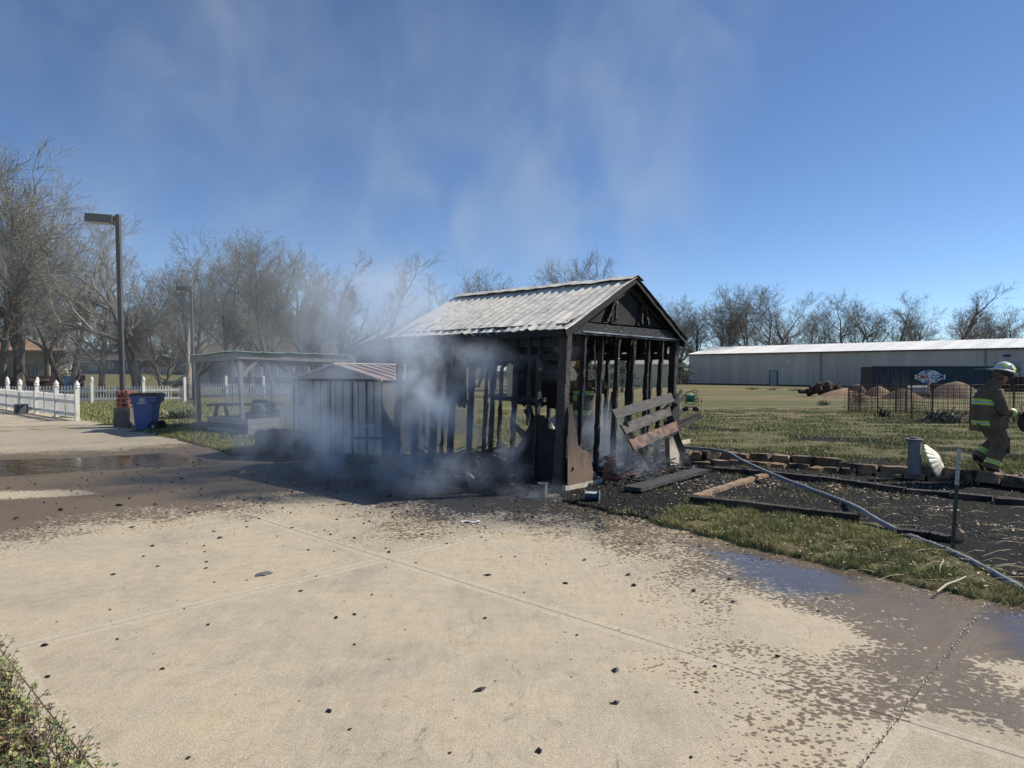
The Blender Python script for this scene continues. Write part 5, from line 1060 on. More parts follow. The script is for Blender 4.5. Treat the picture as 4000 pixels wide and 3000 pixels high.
limb(mb, [g2(0, 0, .72), g2(0, 0, .9), g2(0, 0, 1.1), g2(0, 0, 1.25), g2(0, 0, 1.37), g2(0, -.01, 1.44), g2(0, -.02, 1.5)], [(.17, .23), (.17, .23), (.165, .225), (.165, .23), (.14, .2), (.1, .12), (.08, .09)], [(.1, .13, 1), (.13, .165, 2), (.165, .195, 1), (.55, .58, 1), (.58, .61, 2), (.61, .64, 1)], n=22, wr=.012, side=sx)
limb(mb, [J2['shr'], g2(-.25, -.02, 1.25), J2['elr'], g2(-.15, -.2, 1.11), J2['har']], [.095, .088, .075, .068, .06], [(.75, .78, 1), (.78, .83, 2), (.83, .86, 1)], wr=.01, side=(0, 0, 1))
limb(mb, [J2['shl'], g2(.29, -.03, 1.34), J2['ell'], g2(.31, -.18, 1.42), J2['hal']], [.095, .088, .075, .068, .06], [(.75, .78, 1), (.78, .83, 2), (.83, .86, 1)], wr=.01, side=(0, 0, 1))
mb.build('jacket', TM, f2, smooth=True); mb = MB()
for s_, h, k_, a in ((-1, 'hir', 'knr', 'anr'), (1, 'hil', 'knl', 'anl')): limb(mb, [g2(s_*.06, 0, .92), J2[h], (J2[h]+J2[k_])/2, J2[k_], J2[a]], [(.14, .13), (.13, .12), (.11, .105), (.1, .095), (.095, .09)], [(.84, .865, 1), (.865, .89, 2), (.89, .915, 1)], n=18, wr=.012, side=sx)
mb.build('trousers', TM, f2, smooth=True)
for a, t in (('anr', 'tor'), ('anl', 'tol')): MB().loft([ring(J2[a]+Vector((0, .03, .02)), (0, 0, 1), .06, .055, 12), ring(J2[a], (0, -.6, 1), .06, .055, 12), ring(J2[t], (0, -1, 0), .04, .05, 12)]).build('boot', RUBBER, f2, smooth=True)
head(g2(-.02, -.05, 1.58), (.35, -1, -.15), (0, 0, 1), SKIN, f2, 1., HAIRB); helmet(g2(-.02, -.04, 1.61), (.35, -1, -.1), (0, 0, 1), HELY, f2, 1.02)
hand(J2['har'], (.8, -.5, 0), (0, .3, -1), GLOVE, f2, 1.1); hand(J2['hal'], (-.1, -.3, 1), (-1, 0, 0), GLOVE, f2, 1.1)
# pike pole held in the raised hand
thing(MB().tube([g2(.22, -.3, 1.1), g2(.2, -.27, 1.75), g2(.19, -.25, 2.05)], .016, 8).build('pike_pole', PIPEW), 'pale pole held upright in the raised hand inside the shed', 'pole')
thing(bar(at(2378, 1640, 12.2), at(2393, 1530, 12.2), .05, .04, CHAR, 'standing_stick', n=4, jit=.003), 'thin charred stick standing upright between two gable studs', 'stick')
# --- two onlookers beyond the fence
def onlooker(px, Y_, lab, skirt, hair, H=1.66, arm=False):
    q = at(px, 1500, Y_); z0 = zgs(q.x, q.y); e = E('person', (q.x, q.y, z0), lab, 'person', 'onlookers behind the fence'); s_ = H/1.75
    f = lambda x, y, z: Vector((q.x+x*s_, q.y+y*s_, z0+z*s_))
    K = dict(pel=f(0, 0, .92), wai=f(0, 0, 1.08), che=f(0, 0, 1.3), nec=f(0, 0, 1.5), hed=f(0, -.02, 1.63), shr=f(-.19, 0, 1.4), shl=f(.19, 0, 1.4), elr=f(-.26, -.05, 1.12) if not arm else f(-.3, -.1, 1.25), har=f(-.25, -.12, .88) if not arm else f(-.1, -.22, 1.5), ell=f(.26, 0, 1.12), hal=f(.2, -.15, .95),
        hir=f(-.1, 0, .88), knr=f(-.11, 0, .48), anr=f(-.12, .02, .08), tor=f(-.13, -.12, .04), hil=f(.1, 0, .88), knl=f(.11, 0, .48), anl=f(.12, .02, .08), tol=f(.14, -.12, .04))
    body_skin(e, K, ED, RD, SKIN); mb = MB()
    limb(mb, [f(0, 0, .55 if skirt else .84), f(0, 0, .95), f(0, 0, 1.15), f(0, 0, 1.35), f(0, 0, 1.47)], [(.2, .24) if skirt else (.15, .19), (.15, .19), (.14, .17), (.14, .2), (.08, .1)], n=16, side=(1, 0, 0))
    for a, b in (('shr', 'elr'), ('shl', 'ell')): limb(mb, [K[a], (K[a]+K[b])/2, K[b]], [.08, .07, .06], side=(0, 1, 0))
    mb.build('dress' if skirt else 'shirt', SKIRT if skirt else BLACKC, e, smooth=True); mb = MB()
    for a, b, c in (('hir', 'knr', 'anr'), ('hil', 'knl', 'anl')): limb(mb, [K[a], (K[a]+K[b])/2, K[b]], [.1, .085, .07], side=(1, 0, 0))
    mb.build('shorts' if not skirt else 'leggings', DENIM if not skirt else BLACKC, e, smooth=True)
    head(K['hed'], (.15, -1, 0), (0, 0, 1), SKIN, e, 1., hair)
    hand(K['har'], (.1, -.3, -1) if not arm else (.5, 0, .8), (1, 0, 0), SKIN, e); hand(K['hal'], (-.3, -.8, -.3), (-1, 0, 0), SKIN, e); return e, f
e, f = onlooker(262, 42.5, 'woman in blue patterned dress with hand raised beyond the picket fence', True, HAIRG, 1.56, True)
e, f = onlooker(315, 42.5, 'balding man in black shirt with a pale strap beyond the picket fence', False, None, 1.68)
MB().beam(f(.13, -.17, 1.45), f(-.12, -.19, .95), .06, .012, up=(0, -1, 0)).build('strap', CREAM, e)

# ================================================================== right background
def rot_pt(o, rz, x, y, z): return Vector((o[0]+math.cos(rz)*x-math.sin(rz)*y, o[1]+math.sin(rz)*x+math.cos(rz)*y, z))
# wire enclosure
FP = [GZ(3359, 1612), GZ(3428, 1621), GZ(3562, 1638), GZ(3640, 1650), GZ(3789, 1651), GZ(3960, 1652), GZ(4130, 1650)]
enc = E('wire_enclosure', tuple(FP[0]), 'rusty wire mesh garden enclosure on steel posts in the field', 'fence')
for i, p in enumerate(FP):
    p.z = zgs(p.x, p.y); MB().beam(p, p+Vector((rng.uniform(-.03, .03), 0, 1.2)), .034, .034, up=(0, 1, 0)).build('post', RUST, enc)
back = [Vector((FP[0].x+1, FP[0].y+3, 0)), Vector((FP[0].x+3.4, FP[0].y+3.5, 0)), Vector((FP[6].x+.5, FP[0].y+1, 0))]
for p in back: p.z = zgs(p.x, p.y); MB().beam(p, p+Vector((0, 0, 1.15)), .045, .045, up=(0, 1, 0)).build('post', RUST, enc)
def wires(a, b, mb, st=.13, hh=1.12, r_=.007):
    L = (b-a).length; n = max(1, int(L/st))
    for i in range(n+1): p = a.lerp(b, i/n)+Vector((rng.uniform(-.015, .015), 0, 0)); mb.tube([p+Vector((0, 0, .02)), p+Vector((rng.uniform(-.02, .02), 0, hh))], r_, 3, cap=False)
    for k in range(9): mb.tube([a.lerp(b, t)+Vector((0, 0, .04+hh*k/8.3+.015*noise.noise(Vector((t*9, k, a.x))))) for t in np.linspace(0, 1, 5)], r_, 3, cap=False)
mb = MB(); Pw = FP+[back[2], back[1], back[0], FP[0]]
for a, b in zip(Pw[:-1], Pw[1:]): wires(a, b, mb)
wires(FP[0]+Vector((-.5, .3, 0)), FP[0], mb, .09, .9)
mb.build('wire_mesh', RUST, enc)
def tangle(c, rx, rz, n, r_=.006, l=.5, up=.6):
    mb = MB()
    for i in range(n):
        p = Vector(c)+Vector((rng.gauss(0, rx*.5), rng.gauss(0, rx*.5), abs(rng.gauss(0, rz*.5)))); d = Vector((rng.gauss(0, .6), rng.gauss(0, .6), rng.gauss(up, .5))).normalized()*l*rng.uniform(.4, 1); mb.tube([p, p+d*.5+Vector((rng.gauss(0, .05),)*3), p+d+Vector((0, 0, -.1*l))], r_, 3, cap=False)
    return mb
o = tangle(FP[0]+Vector((.05, 0, .55)), .28, .5, 130, .005, .45, -.3).build('vine_tangle', M('dry_vines', (.13, .1, .07), (.08, .07, .045))); T(o, 'brown tangle of dead vines over the left corner of the wire enclosure', 'vines')
q = GZ(3700, 1652); o = tangle(q+Vector((0, .2, .0)), .5, .3, 150, .02, .3, .1).build('stick_heap', M('grey_sticks', (.12, .11, .1), (.06, .055, .05))); T(o, 'low grey heap of sticks and charred cloth against the wire enclosure', 'brush heap')
q = GZ(3440, 1628); o = tangle(q+Vector((0, -.1, .0)), .2, .2, 26, .02, .35, .2).build('burnt_twigs', CHARFLAT); T(o, 'small black twisted twigs at the foot of the wire enclosure', 'twigs')
# hose reel
hr = GZ(2698, 1609); reel = E('hose_reel', tuple(hr), 'black wire-framed hose reel cart with green hose on the lawn', 'hose reel'); k = hr.y/2700
def hq(px, py, dy=0): p = at(px, py, hr.y+dy); return p
mb = MB(); base = hr.z
def circ(c, r_, n=20, ax='y'): return [c+Vector((r_*math.cos(t), 0, r_*math.sin(t))) for t in np.linspace(0, 2*math.pi, n, endpoint=False)]
cR = hr+Vector((0, 0, 54*k)); 
for dy in (-.14, .14): mb.tube(circ(cR+Vector((0, dy, 0)), 26*k), .011, 6, closed=True)
for sx_ in (-1, 1):
    for dy in (-.2, .2): mb.tube([cR+Vector((sx_*26*k, dy, 0)), cR+Vector((sx_*26*k, dy, -28*k)), cR+Vector((sx_*20*k, dy, -35*k))], .012, 6)
    mb.tube([cR+Vector((sx_*20*k, -.2, -35*k)), cR+Vector((sx_*20*k, .2, -35*k))], .012, 6)
for dy in (-.2, .2): mb.tube([cR+Vector((-20*k, dy, -35*k)), cR+Vector((20*k, dy, -35*k))], .012, 6); mb.tube([cR+Vector((-26*k, dy, 0)), cR+Vector((-10*k, dy, -8*k)), cR+Vector((26*k, dy, 0))], .012, 6)
mb.tube(cr([cR+Vector((4*k, 0, 24*k)), cR+Vector((5*k, 0, 31*k)), cR+Vector((22*k, 0, 31*k)), cR+Vector((26*k, 0, 26*k)), cR+Vector((18*k, 0, 20*k))], 4), .015, 6)
mb.build('frame', BLACKP, reel)
mb = MB(); Mx = Matrix.Rotation(R(62), 3, 'Z')@Matrix.Rotation(math.pi/2, 3, 'X')
for i in range(7):
    for rr in (12, 15): mb.tube([cR+Mx@Vector((rr*k*math.cos(t), rr*k*math.sin(t), (-.13+i*.043))) for t in np.linspace(0, 2*math.pi, 20, endpoint=False)], .022, 6, closed=True)
mb.build('green_hose', GREEN, reel)
for z in (-.17, .17): MB().lathe([(.001, z), (17*k, z), (17*k, z+.012), (.001, z+.012)], cR, 20, Mx).build('drum_side', flat('dark_green_plastic', (.01, .05, .04)), reel)
for sx_ in (-1, 1):
    for dy in (-.16, .16): MB().lathe([(.02, -.03), (.085, -.03), (.1, -.015), (.1, .015), (.085, .03), (.02, .03)], hr+Vector((sx_*20*k, dy, .1)), 16, Matrix.Rotation(math.pi/2, 3, 'X')).build('wheel', RUBBER, reel)
q = GZ(2740, 1603); spk = E('sprinkler', tuple(q), 'red sprinkler head on a thin stake beside the hose reel', 'sprinkler'); MB().tube([q, q+Vector((0, 0, .42))], .008, 5).build('stake', GALV, spk)
MB().lathe([(.01, .36), (.035, .38), (.03, .43), (.045, .46), (.02, .52), (.01, .56)], q, 10, flute=lambda a, z: .4*math.sin(2*a)).build('sprinkler_head', REDP, spk)
# mounds
def mound(px0, px1, pyt, pyb, Y_, mat, lab, name='dirt_mound', rough=.12, seed=0):
    xa, xb = at(px0, 1500, Y_).x, at(px1, 1500, Y_).x; cx, rx = (xa+xb)/2, (xb-xa)/2*1.12; zt = at(0, pyt, Y_).z; zb = zgs(cx, Y_); H = (zt-zb); mb = MB(); n = 30; rings = []
    for i in range(14):
        t = i/13; r_ = 1-t; h = H*(1-(r_**1.5))**1.15 if t < 1 else H
        rings.append([Vector((cx+rx*r_*math.cos(a)*(1+rough*noise.noise(Vector((math.cos(a)*2, math.sin(a)*2, seed)))), Y_+rx*.8*r_*math.sin(a), zb-.1+h+rough*.9*noise.noise(Vector((cx+rx*r_*math.cos(a)*1.0, rx*r_*math.sin(a), seed)))*(1-t*.3)*H)) for a in [2*math.pi*k/n for k in range(n)]])
    mb.loft(rings); return T(mb.build(name, mat, smooth=True), lab, 'mound')
mound(3200, 3395, 1513, 1543, 58, DIRT, 'wide sandy tan dirt mound left of the wire enclosure', seed=1)
mound(3290, 3400, 1496, 1530, 64, DIRT2, 'darker weedy dirt ridge between the sandy mound and the container', seed=2, rough=.3)
mound(3375, 3490, 1502, 1549, 60, DIRT, 'bright sandy mound seen behind the wire enclosure below the container end', seed=3)
mound(3445, 3600, 1512, 1555, 55, DIRT2, 'low grey-brown mound in front of the concrete pipe', seed=4)
mound(3618, 3850, 1485, 1553, 56, DIRT2, 'tallest grey-brown mound in front of the container logo end', seed=5)
mound(2050, 2300, 1462, 1532, 44, M('dark_compost', (.055, .045, .038), (.03, .026, .022), .95, 4, bmp=1, bd=.04), 'dark compost mound seen through the burnt shed studs', seed=6)
# pipe, delineator, logs
q = at(3585, 1519, 58); q.z = zgs(q.x, q.y)+.5
ax_ = Vector((.93, -.36, .05)).normalized(); MB_ = MB(); Mx = Vector((0, 0, 1)).rotation_difference(ax_).to_matrix()
pipe = E('concrete_pipe', (q.x, q.y, q.z-.5), 'pale broken concrete pipe lying on dirt before the blue container', 'pipe')
MB().lathe([(.4, -.75), (.46, -.75), (.46, .75), (.4, .75), (.4, -.75)], q, 28, Mx).build('body', PIPEW, pipe); MB().lathe([(.001, -.5), (.399, -.5), (.399, -.45), (.001, -.45)], q, 24, Mx).build('fill', DIRT2, pipe)
q = at(3627, 1540, 56); q.z = zgs(q.x, q.y)+.2; dl = E('traffic_post', tuple(q), 'orange and white striped traffic post by the concrete pipe', 'traffic post')
for i in range(7): MB().lathe([(.1-.006*i, .1+.14*i), (.094-.006*i, .24+.14*i)], q, 12).build('band', CONEO if i % 2 == 0 else WHP, dl)
MB().lathe([(.22, 0), (.22, .07), (.1, .1)], q, 8).build('base', RUBBER, dl)
log_me = MB(); log_me.lathe([(.2, -.6), (.21, -.3), (.19, 0), (.21, .3), (.2, .6)], (0, 0, 0), 10, Matrix.Rotation(math.pi/2, 3, 'Y'), flute=lambda a, z: .12*math.sin(3*a+z*3)); log_me = log_me.mesh('log', LOGB)
lc = MB().lathe([(.001, .6), (.17, .601), (.17, .61), (.001, .612)], (0, 0, 0), 10, Matrix.Rotation(math.pi/2, 3, 'Y')).mesh('cut_end', COPPER)
for i, (px, py, s_, rz, ry) in enumerate([(3142, 1528, .9, .3, 0), (3160, 1532, .8, 1.3, .3), (3182, 1529, 1.1, 2.5, .4), (3200, 1525, 1, .8, .1), (3210, 1532, 1, 1.7, -.3), (3225, 1528, 1.1, 2.9, .2), (3185, 1508, .9, .2, -.35), (3196, 1514, 1, 1.1, .3), (3222, 1514, 1, 2.2, .1), (3240, 1522, 1, .5, .4), (3250, 1507, 1, 2.75, -.5), (3262, 1516, .9, 1.9, .3)]):
    q = at(px, py, 60); o = piece('log', log_me, None, q, rot=(rng.uniform(0, 6), ry, rz), scl=(s_, s_*1.1, s_*1.1)); c2 = bpy.data.objects.new('cut_end', lc); COL.objects.link(c2); c2.parent = o
    T(o, 'stubby dark log tumbled in the log pile before the warehouse', 'log', 'logs heaped left of the dirt mounds')
for px, py, Y_, n_, lab in [(3215, 1500, 61, 14, 'pale dry weeds standing up from the log pile'), (3480, 1500, 64, 20, 'tall bare weed stalks before the left half of the container'), (3530, 1508, 63, 16, 'arching bare brambles between the weeds and the container logo'), (3300, 1500, 63, 25, 'scrubby dry weeds on the dark dirt ridge')]:
    q = at(px, 1500, Y_); q.z = zgs(q.x, q.y); mb = MB()
    for i in range(n_): d = Vector((rng.gauss(0, .5), 0, rng.uniform(.8, 2.6))); p = q+Vector((rng.gauss(0, .6), rng.gauss(0, .3), .3)); mb.tube([p, p+d*.6, p+d+Vector((rng.uniform(-.4, .4), 0, 0))], [.016, .012, .006], 3, cap=False)
    T(mb.build('weed_stalks', M('weed_stalk', (.22, .18, .14), (.14, .11, .09))), lab, 'weeds')
# container
cz = zgs(17*2.6, 70); cA, cB = at(3408, 1500, 70), at(3878, 1500, 70); cA.z = cB.z = cz; CLn = cB.x-cA.x; cH = at(0, 1430, 70).z-cz
ct = E('shipping_container', (cA.x, cA.y, cz), 'dark blue ribbed shipping container with worn round globe logo', 'container')
npn = 22
for i in range(npn):
    x0, x1 = cA.x+.18+(CLn-.3)*i/npn, cA.x+.18+(CLn-.3)*(i+1)/npn; w_ = x1-x0; mb = MB(); pr = [(0, 0), (.08, 0), (.22, .06), (.42, .06), (.56, 0), (.58, 0), (.72, .06), (.9, .06), (1, 0)]
    r0 = [Vector((x0+w_*a, 70+d, cz+.15)) for a, d in pr]; r1 = [p+Vector((0, 0, cH-.28)) for p in r0]; n_ = len(pr); mb.add(r0+r1, [(k, k+1, n_+k+1, n_+k) for k in range(n_-1)]); mb.build('wall_panel', CONT, ct)
MB().box((cA.x+CLn/2, 71.3, cz+cH/2-.02), (CLn-.1, 2.35, cH-.12)).build('body', CONTD, ct)
MB().box((cA.x+.09, 70, cz+cH/2), (.18, .16, cH)).build('corner_post', CONTD, ct); MB().box((cB.x-.06, 70, cz+cH/2), (.12, .16, cH)).build('corner_post', CONT, ct)
MB().box((cA.x+CLn/2, 69.98, cz+.08), (CLn, .14, .16)).build('bottom_rail', CONTD, ct); MB().box((cA.x+CLn/2, 69.98, cz+cH-.06), (CLn, .14, .1)).build('top_rail', CONT, ct)
mb = MB()
for i in range(60): mb.box((cA.x+.2+i*(CLn-.3)/60, 69.97, cz+cH+.0), (.12, .14, .03))
mb.build('roof_corrugation', GALV, ct)
def text(s_, size, loc, mat, parent, name='lettering', rz=0, bold=0, sx=1, tilt=math.pi/2, ext=.003):
    cu = bpy.data.curves.new(name, 'FONT'); cu.body = s_; cu.size = size; cu.extrude = ext; cu.offset = bold; cu.align_x = 'CENTER'; cu.align_y = 'CENTER'; cu.space_character = 1.02
    ob = bpy.data.objects.new(name, cu); COL.objects.link(ob); dg = bpy.context.evaluated_depsgraph_get(); me = bpy.data.meshes.new_from_object(ob.evaluated_get(dg)); bpy.data.objects.remove(ob)
    me.materials.clear(); me.materials.append(mat); o = link(name, me, parent); o.location = Vector(loc)-(wloc(parent) if parent else Vector()); o.rotation_euler = (tilt, 0, rz); o.scale = (sx, 1, 1); return o
yl_ = 69.9
def lp(px, py, dy=0): return at(px, py, yl_+dy)
oc = lp(3630.5, 1472); mb = MB(); mb.prism([oc+Vector((1.23*math.cos(t), 0, .68*math.sin(t))) for t in np.linspace(0, 2*math.pi, 40, endpoint=False)], Vector((0, .03, 0))); mb.build('logo_oval', WHP, ct)
c2 = lp(3632.5, 1472.7); MB().box(c2+Vector((0, -.02, 0)), (3.1, .03, .47)).build('logo_plate', WHP, ct)
mb = MB()
for px, py, w_, h_, sk in [(3617, 1455, .32, .36, .1), (3627, 1450, .5, .14, 0), (3605, 1457, .2, .1, .1), (3646, 1460, .3, .07, .05), (3622, 1492, .5, .34, 0), (3640, 1496, .45, .2, .3), (3658, 1485, .3, .3, 0), (3594, 1487, .3, .16, .2), (3668, 1460, .2, .05, 0), (3598, 1462, .12, .12, 0)]:
    c_ = lp(px, py)+Vector((0, -.012, 0)); mb.prism([c_+Vector((-w_/2, 0, -h_/2)), c_+Vector((w_/2-sk*.3, 0, -h_/2)), c_+Vector((w_/2, 0, h_/2-sk*.2)), c_+Vector((-w_/2+sk, 0, h_/2))], Vector((0, .008, 0)))
mb.build('logo_map', BLU2, ct)
text('CMA', .56, lp(3601.5, 1472.7)+Vector((.04, -.05, 0)), REDL, ct, bold=.014, sx=1.03); text('CGM', .56, lp(3662, 1472.7)+Vector((-.02, -.05, 0)), BLUEL, ct, bold=.014, sx=1.03)
text('CMAU 494125 7', .2, lp(3832, 1433.5)+Vector((0, -.06, -.2)), GALV, ct)
# warehouse
wA = at(2691, 1500, 114); wB = at(3400, 1513, 92); wA.z = wB.z = -.63; wd_ = Vector((wB.x-wA.x, wB.y-wA.y, 0)).normalized(); wn = Vector((-wd_.y, wd_.x, 0)); wrz = math.atan2(wd_.y, wd_.x); WLn = 54; WH = 4.82; RH = 6.15
wh = E('warehouse', tuple(wA), 'long grey steel warehouse with bright white ribbed low roof', 'warehouse')
def hp_(a, d, z): return wA+wd_*a+wn*d+Vector((0, 0, z))
pan = MB(); pan.box((0, 0, WH/2), (.985, .06, WH)).box((-.46, -.045, WH/2), (.05, .03, WH)).box((-.13, -.04, WH/2), (.04, .02, WH)).box((.2, -.04, WH/2), (.04, .02, WH)); pan = pan.mesh('wall_panel', WHSE)
for i in range(WLn): piece('wall_panel', pan, wh, hp_(i+.5, 0, 0), rz=wrz)
MB().box(hp_(WLn/2, 7.2, WH/2), (WLn-.2, 14, WH-.02), rz=wrz).build('inner_wall', WHSE, wh)
rp = MB(); sl_ = math.hypot(7.3, RH-WH); rp.box((0, 0, 0), (.98, sl_, .05)).box((-.42, 0, .045), (.06, sl_, .05)).box((.08, 0, .045), (.06, sl_, .05)); rp = rp.mesh('roof_panel', WROOF); pt = math.atan2(RH-WH, 7.3)
for i in range(WLn):
    c_ = hp_(i+.5, 3.5-.15, WH+.06+(RH-WH)/2); piece('roof_panel', rp, wh, c_, rot=(Matrix.Rotation(wrz, 3, 'Z')@Matrix.Rotation(pt, 3, 'X')).to_euler())
mb = MB(); mb.prism([hp_(-.05, -.3, WH+.02), hp_(-.05, 7, RH+.05), hp_(-.05, 14.3, WH+.02)], wd_*.08); mb.build('gable_wall', WROOF, wh)
mb = MB(); mb.prism([hp_(0, 7, RH), hp_(0, 14.4, WH), hp_(WLn, 14.4, WH), hp_(WLn, 7, RH)], Vector((0, 0, .05))); mb.build('back_roof', WROOF, wh)
MB().beam(hp_(0, -.33, WH-.02), hp_(WLn, -.33, WH-.02), .16, .16).build('gutter', M('brown_gutter', (.1, .09, .075), None, .6), wh)
MB().beam(hp_(0, -.06, .08), hp_(WLn, -.06, .08), .06, .18).build('foundation', flat('dark_base', (.03, .03, .03)), wh)
def wx(px):   # distance along the warehouse wall where the ray of pixel px hits
    k_ = (px-2000)/F; return (wA.x-k_*wA.y)/(k_*wd_.y-wd_.x)
a0 = (wx(3009)+wx(3036))/2; MB().box(hp_(a0, -.09, 1.1), (wx(3036)-wx(3009)-.1, .06, 2.15), rz=wrz).build('door', DOORW, wh); dp = MB()
for da, w_, z, h_ in ((-.62, .08, 1.12, 2.3), (.62, .08, 1.12, 2.3), (0, 1.32, 2.24, .08)): dp.box(hp_(a0+da, -.1, z), (w_, .1, h_), rz=wrz)
dp.build('door_frame', BRONZE, wh); MB().box(hp_(a0+.4, -.15, 1.0), (.1, .06, .05), rz=wrz).build('door_handle', BRONZE, wh)
a0 = (wx(3073)+wx(3090))/2; MB().box(hp_(a0, -.09, 3.5), (.75, .05, .5), rz=wrz).build('wall_sign', WHP, wh)
for px in (3207, 3848): MB().box(hp_(wx(px), -.12, WH/2), (.14, .1, WH), rz=wrz).build('downspout', M('downspout_grey', (.3, .3, .28)), wh)
MB().box(hp_(wx(3932), -.15, 4.0), (.7, .25, .25), rz=wrz).build('wall_lamp', BLUEL, wh)
a0, a1 = wx(3880), wx(3988)
for i in range(7): MB().box(hp_((a0+a1)/2, -.08, .25+i*.47), (a1-a0, .05, .45), rz=wrz).build('roller_door_slat', DOORW, wh)
# pallets
PL = MB()
for x in (-.5, 0, .5): PL.box((x, 0, .05), (.1, 1.0, .09))
for y_ in np.linspace(-.45, .45, 6): PL.box((0, y_, .115), (1.15, .1, .022)); 
for y_ in (-.45, 0, .45): PL.box((0, y_, .0), (1.15, .1, .02))
PL = PL.mesh('pallet', M('aged_pallet_wood', (.1, .085, .07), (.055, .048, .042), .9, 4))
for j, (px, n_) in enumerate([(3915, 10), (3945, 10), (3984, 11), (4022, 11)]):
    q = at(px, 1500, 73); z = zgs(q.x, q.y)
    for i in range(n_): T(piece('pallet', PL, None, (q.x+rng.uniform(-.04, .04), 73, z+.02+i*.142), rz=rng.uniform(-.03, .03)), 'weathered wooden pallet stacked flat behind the walking firefighter', 'pallet', 'pallets stacked by the warehouse')
# plank fence left of the warehouse
tf = E('plank_fence', tuple(at(2672, 1500, 118)), 'tan plank fence between the shed corner post and the warehouse', 'fence')
for i in range(12): q = at(2654+i*3.2, 1470, 118); MB().box((q.x, 118, .5), (.12, .05, 2.2)).build('plank', SHINGLE, tf)
for z in (.3, 1.5): a, b = at(2652, 1470, 117.9), at(2694, 1470, 117.9); MB().box(((a.x+b.x)/2, 117.9, z), (b.x-a.x, .05, .08)).build('rail', BRONZE, tf)

# ================================================================== houses
def house(lab, c, w_, d_, zb, ze, zr, rz, wall, roof, kind='gable', wins=(), doors=(), ov=.5, axis='x', trim=TRIMW, name='house'):
    """c: centre (x,y); w_ along local x facing camera side at local -y"""
    h = E(name, (c[0], c[1], zb), lab, 'house'); Q = lambda x, y, z: rot_pt(c, rz, x, y, z)
    hw, hd_ = w_/2, d_/2
    for (x0, y0, x1, y1) in ((-hw, -hd_, hw, -hd_), (hw, -hd_, hw, hd_), (hw, hd_, -hw, hd_), (-hw, hd_, -hw, -hd_)):
        L = math.hypot(x1-x0, y1-y0); n = Vector(((y1-y0), -(x1-x0), 0))/L; mb = MB(); a = Q(x0, y0, 0); b = Q(x1, y1, 0)
        mb.box(((a.x+b.x)/2, (a.y+b.y)/2, (zb+ze)/2), (L, .1, ze-zb), rz=math.atan2(b.y-a.y, b.x-a.x))
        nl = int((ze-zb)/.24)
        if y0 == y1 == -hd_:
            for k in range(nl): mb.box(Vector(((a.x+b.x)/2, (a.y+b.y)/2, zb+.12+k*.24))+(Q(0, -hd_-.065, 0)-Q(0, -hd_, 0)), (L, .02, .2), rz=math.atan2(b.y-a.y, b.x-a.x))
        mb.build('wall', wall, h)
    xo, yo = hw+ov, hd_+ov
    if kind == 'hip':
        r = max(0, xo-yo); rf = [([Q(-xo, -yo, ze), Q(xo, -yo, ze), Q(r, 0, zr), Q(-r, 0, zr)]), ([Q(xo, yo, ze), Q(-xo, yo, ze), Q(-r, 0, zr), Q(r, 0, zr)]), ([Q(xo, -yo, ze), Q(xo, yo, ze), Q(r, 0, zr)]), ([Q(-xo, yo, ze), Q(-xo, -yo, ze), Q(-r, 0, zr)])]
    elif axis == 'x':
        rf = [[Q(-xo, -yo, ze), Q(xo, -yo, ze), Q(xo, 0, zr), Q(-xo, 0, zr)], [Q(xo, yo, ze), Q(-xo, yo, ze), Q(-xo, 0, zr), Q(xo, 0, zr)]]
    else:
        rf = [[Q(-xo, yo, ze), Q(-xo, -yo, ze), Q(0, -yo, zr), Q(0, yo, zr)], [Q(xo, -yo, ze), Q(xo, yo, ze), Q(0, yo, zr), Q(0, -yo, zr)]]
        MB().prism([Q(-hw, -hd_-.02, ze), Q(hw, -hd_-.02, ze), Q(0, -hd_-.02, zr-.25)], Q(0, .1, 0)-Q(0, 0, 0)).build('gable_wall', wall, h)
        for s_ in (-1, 1): MB().beam(Q(s_*xo, -yo-.02, ze+.02), Q(0, -yo-.02, zr+.02), .05, .18).build('bargeboard', trim, h)
    if kind != 'hip' and axis == 'x':
        for s_ in (-1, 1): MB().prism([Q(s_*hw, -hd_, ze), Q(s_*hw, hd_, ze), Q(s_*hw, 0, zr-.2)], Q(.05*s_, 0, 0)-Q(0, 0, 0)).build('gable_wall', wall, h)
    for f_ in rf: MB().prism(f_, Vector((0, 0, .1))).build('roof', roof, h)
    MB().beam(Q(-xo, -yo-.03, ze+.03), Q(xo, -yo-.03, ze+.03), .05, .16).build('fascia', trim, h) if axis == 'x' or kind == 'hip' else None
    for (x, z, ww, hh) in wins:
        fr_ = MB()
        for dx, dz, a, b in ((-ww/2, 0, .07, hh), (ww/2, 0, .07, hh), (0, hh/2, ww, .07), (0, -hh/2, ww, .07), (0, 0, ww, .05)): q = Q(x+dx, -hd_-.12, zb+z+dz); fr_.box(q, (a, .06, b), rz=rz)
        f_ = fr_.build('window', trim, h); MB().box(Q(x, -hd_-.1, zb+z), (ww, .03, hh), rz=rz).build('pane', GLASS, f_)
    for (x, ww, hh) in doors: MB().box(Q(x, -hd_-.1, zb+hh/2), (ww, .05, hh), rz=rz).build('door', DOORW, h)
    return h, Q
def railing(h, Q, x0, x1, y_, zf, hh, mat, n, name='railing'):
    g = MB(); g.beam(Q(x0, y_, zf+hh), Q(x1, y_, zf+hh), .07, .06); g.beam(Q(x0, y_, zf+.08), Q(x1, y_, zf+.08), .05, .05)
    for i in range(n+1): x = x0+(x1-x0)*i/n; g.beam(Q(x, y_, zf), Q(x, y_, zf+hh), .05 if i % 8 else .1, .05 if i % 8 else .1, up=(0, 1, 0))
    return g.build(name, mat, h)
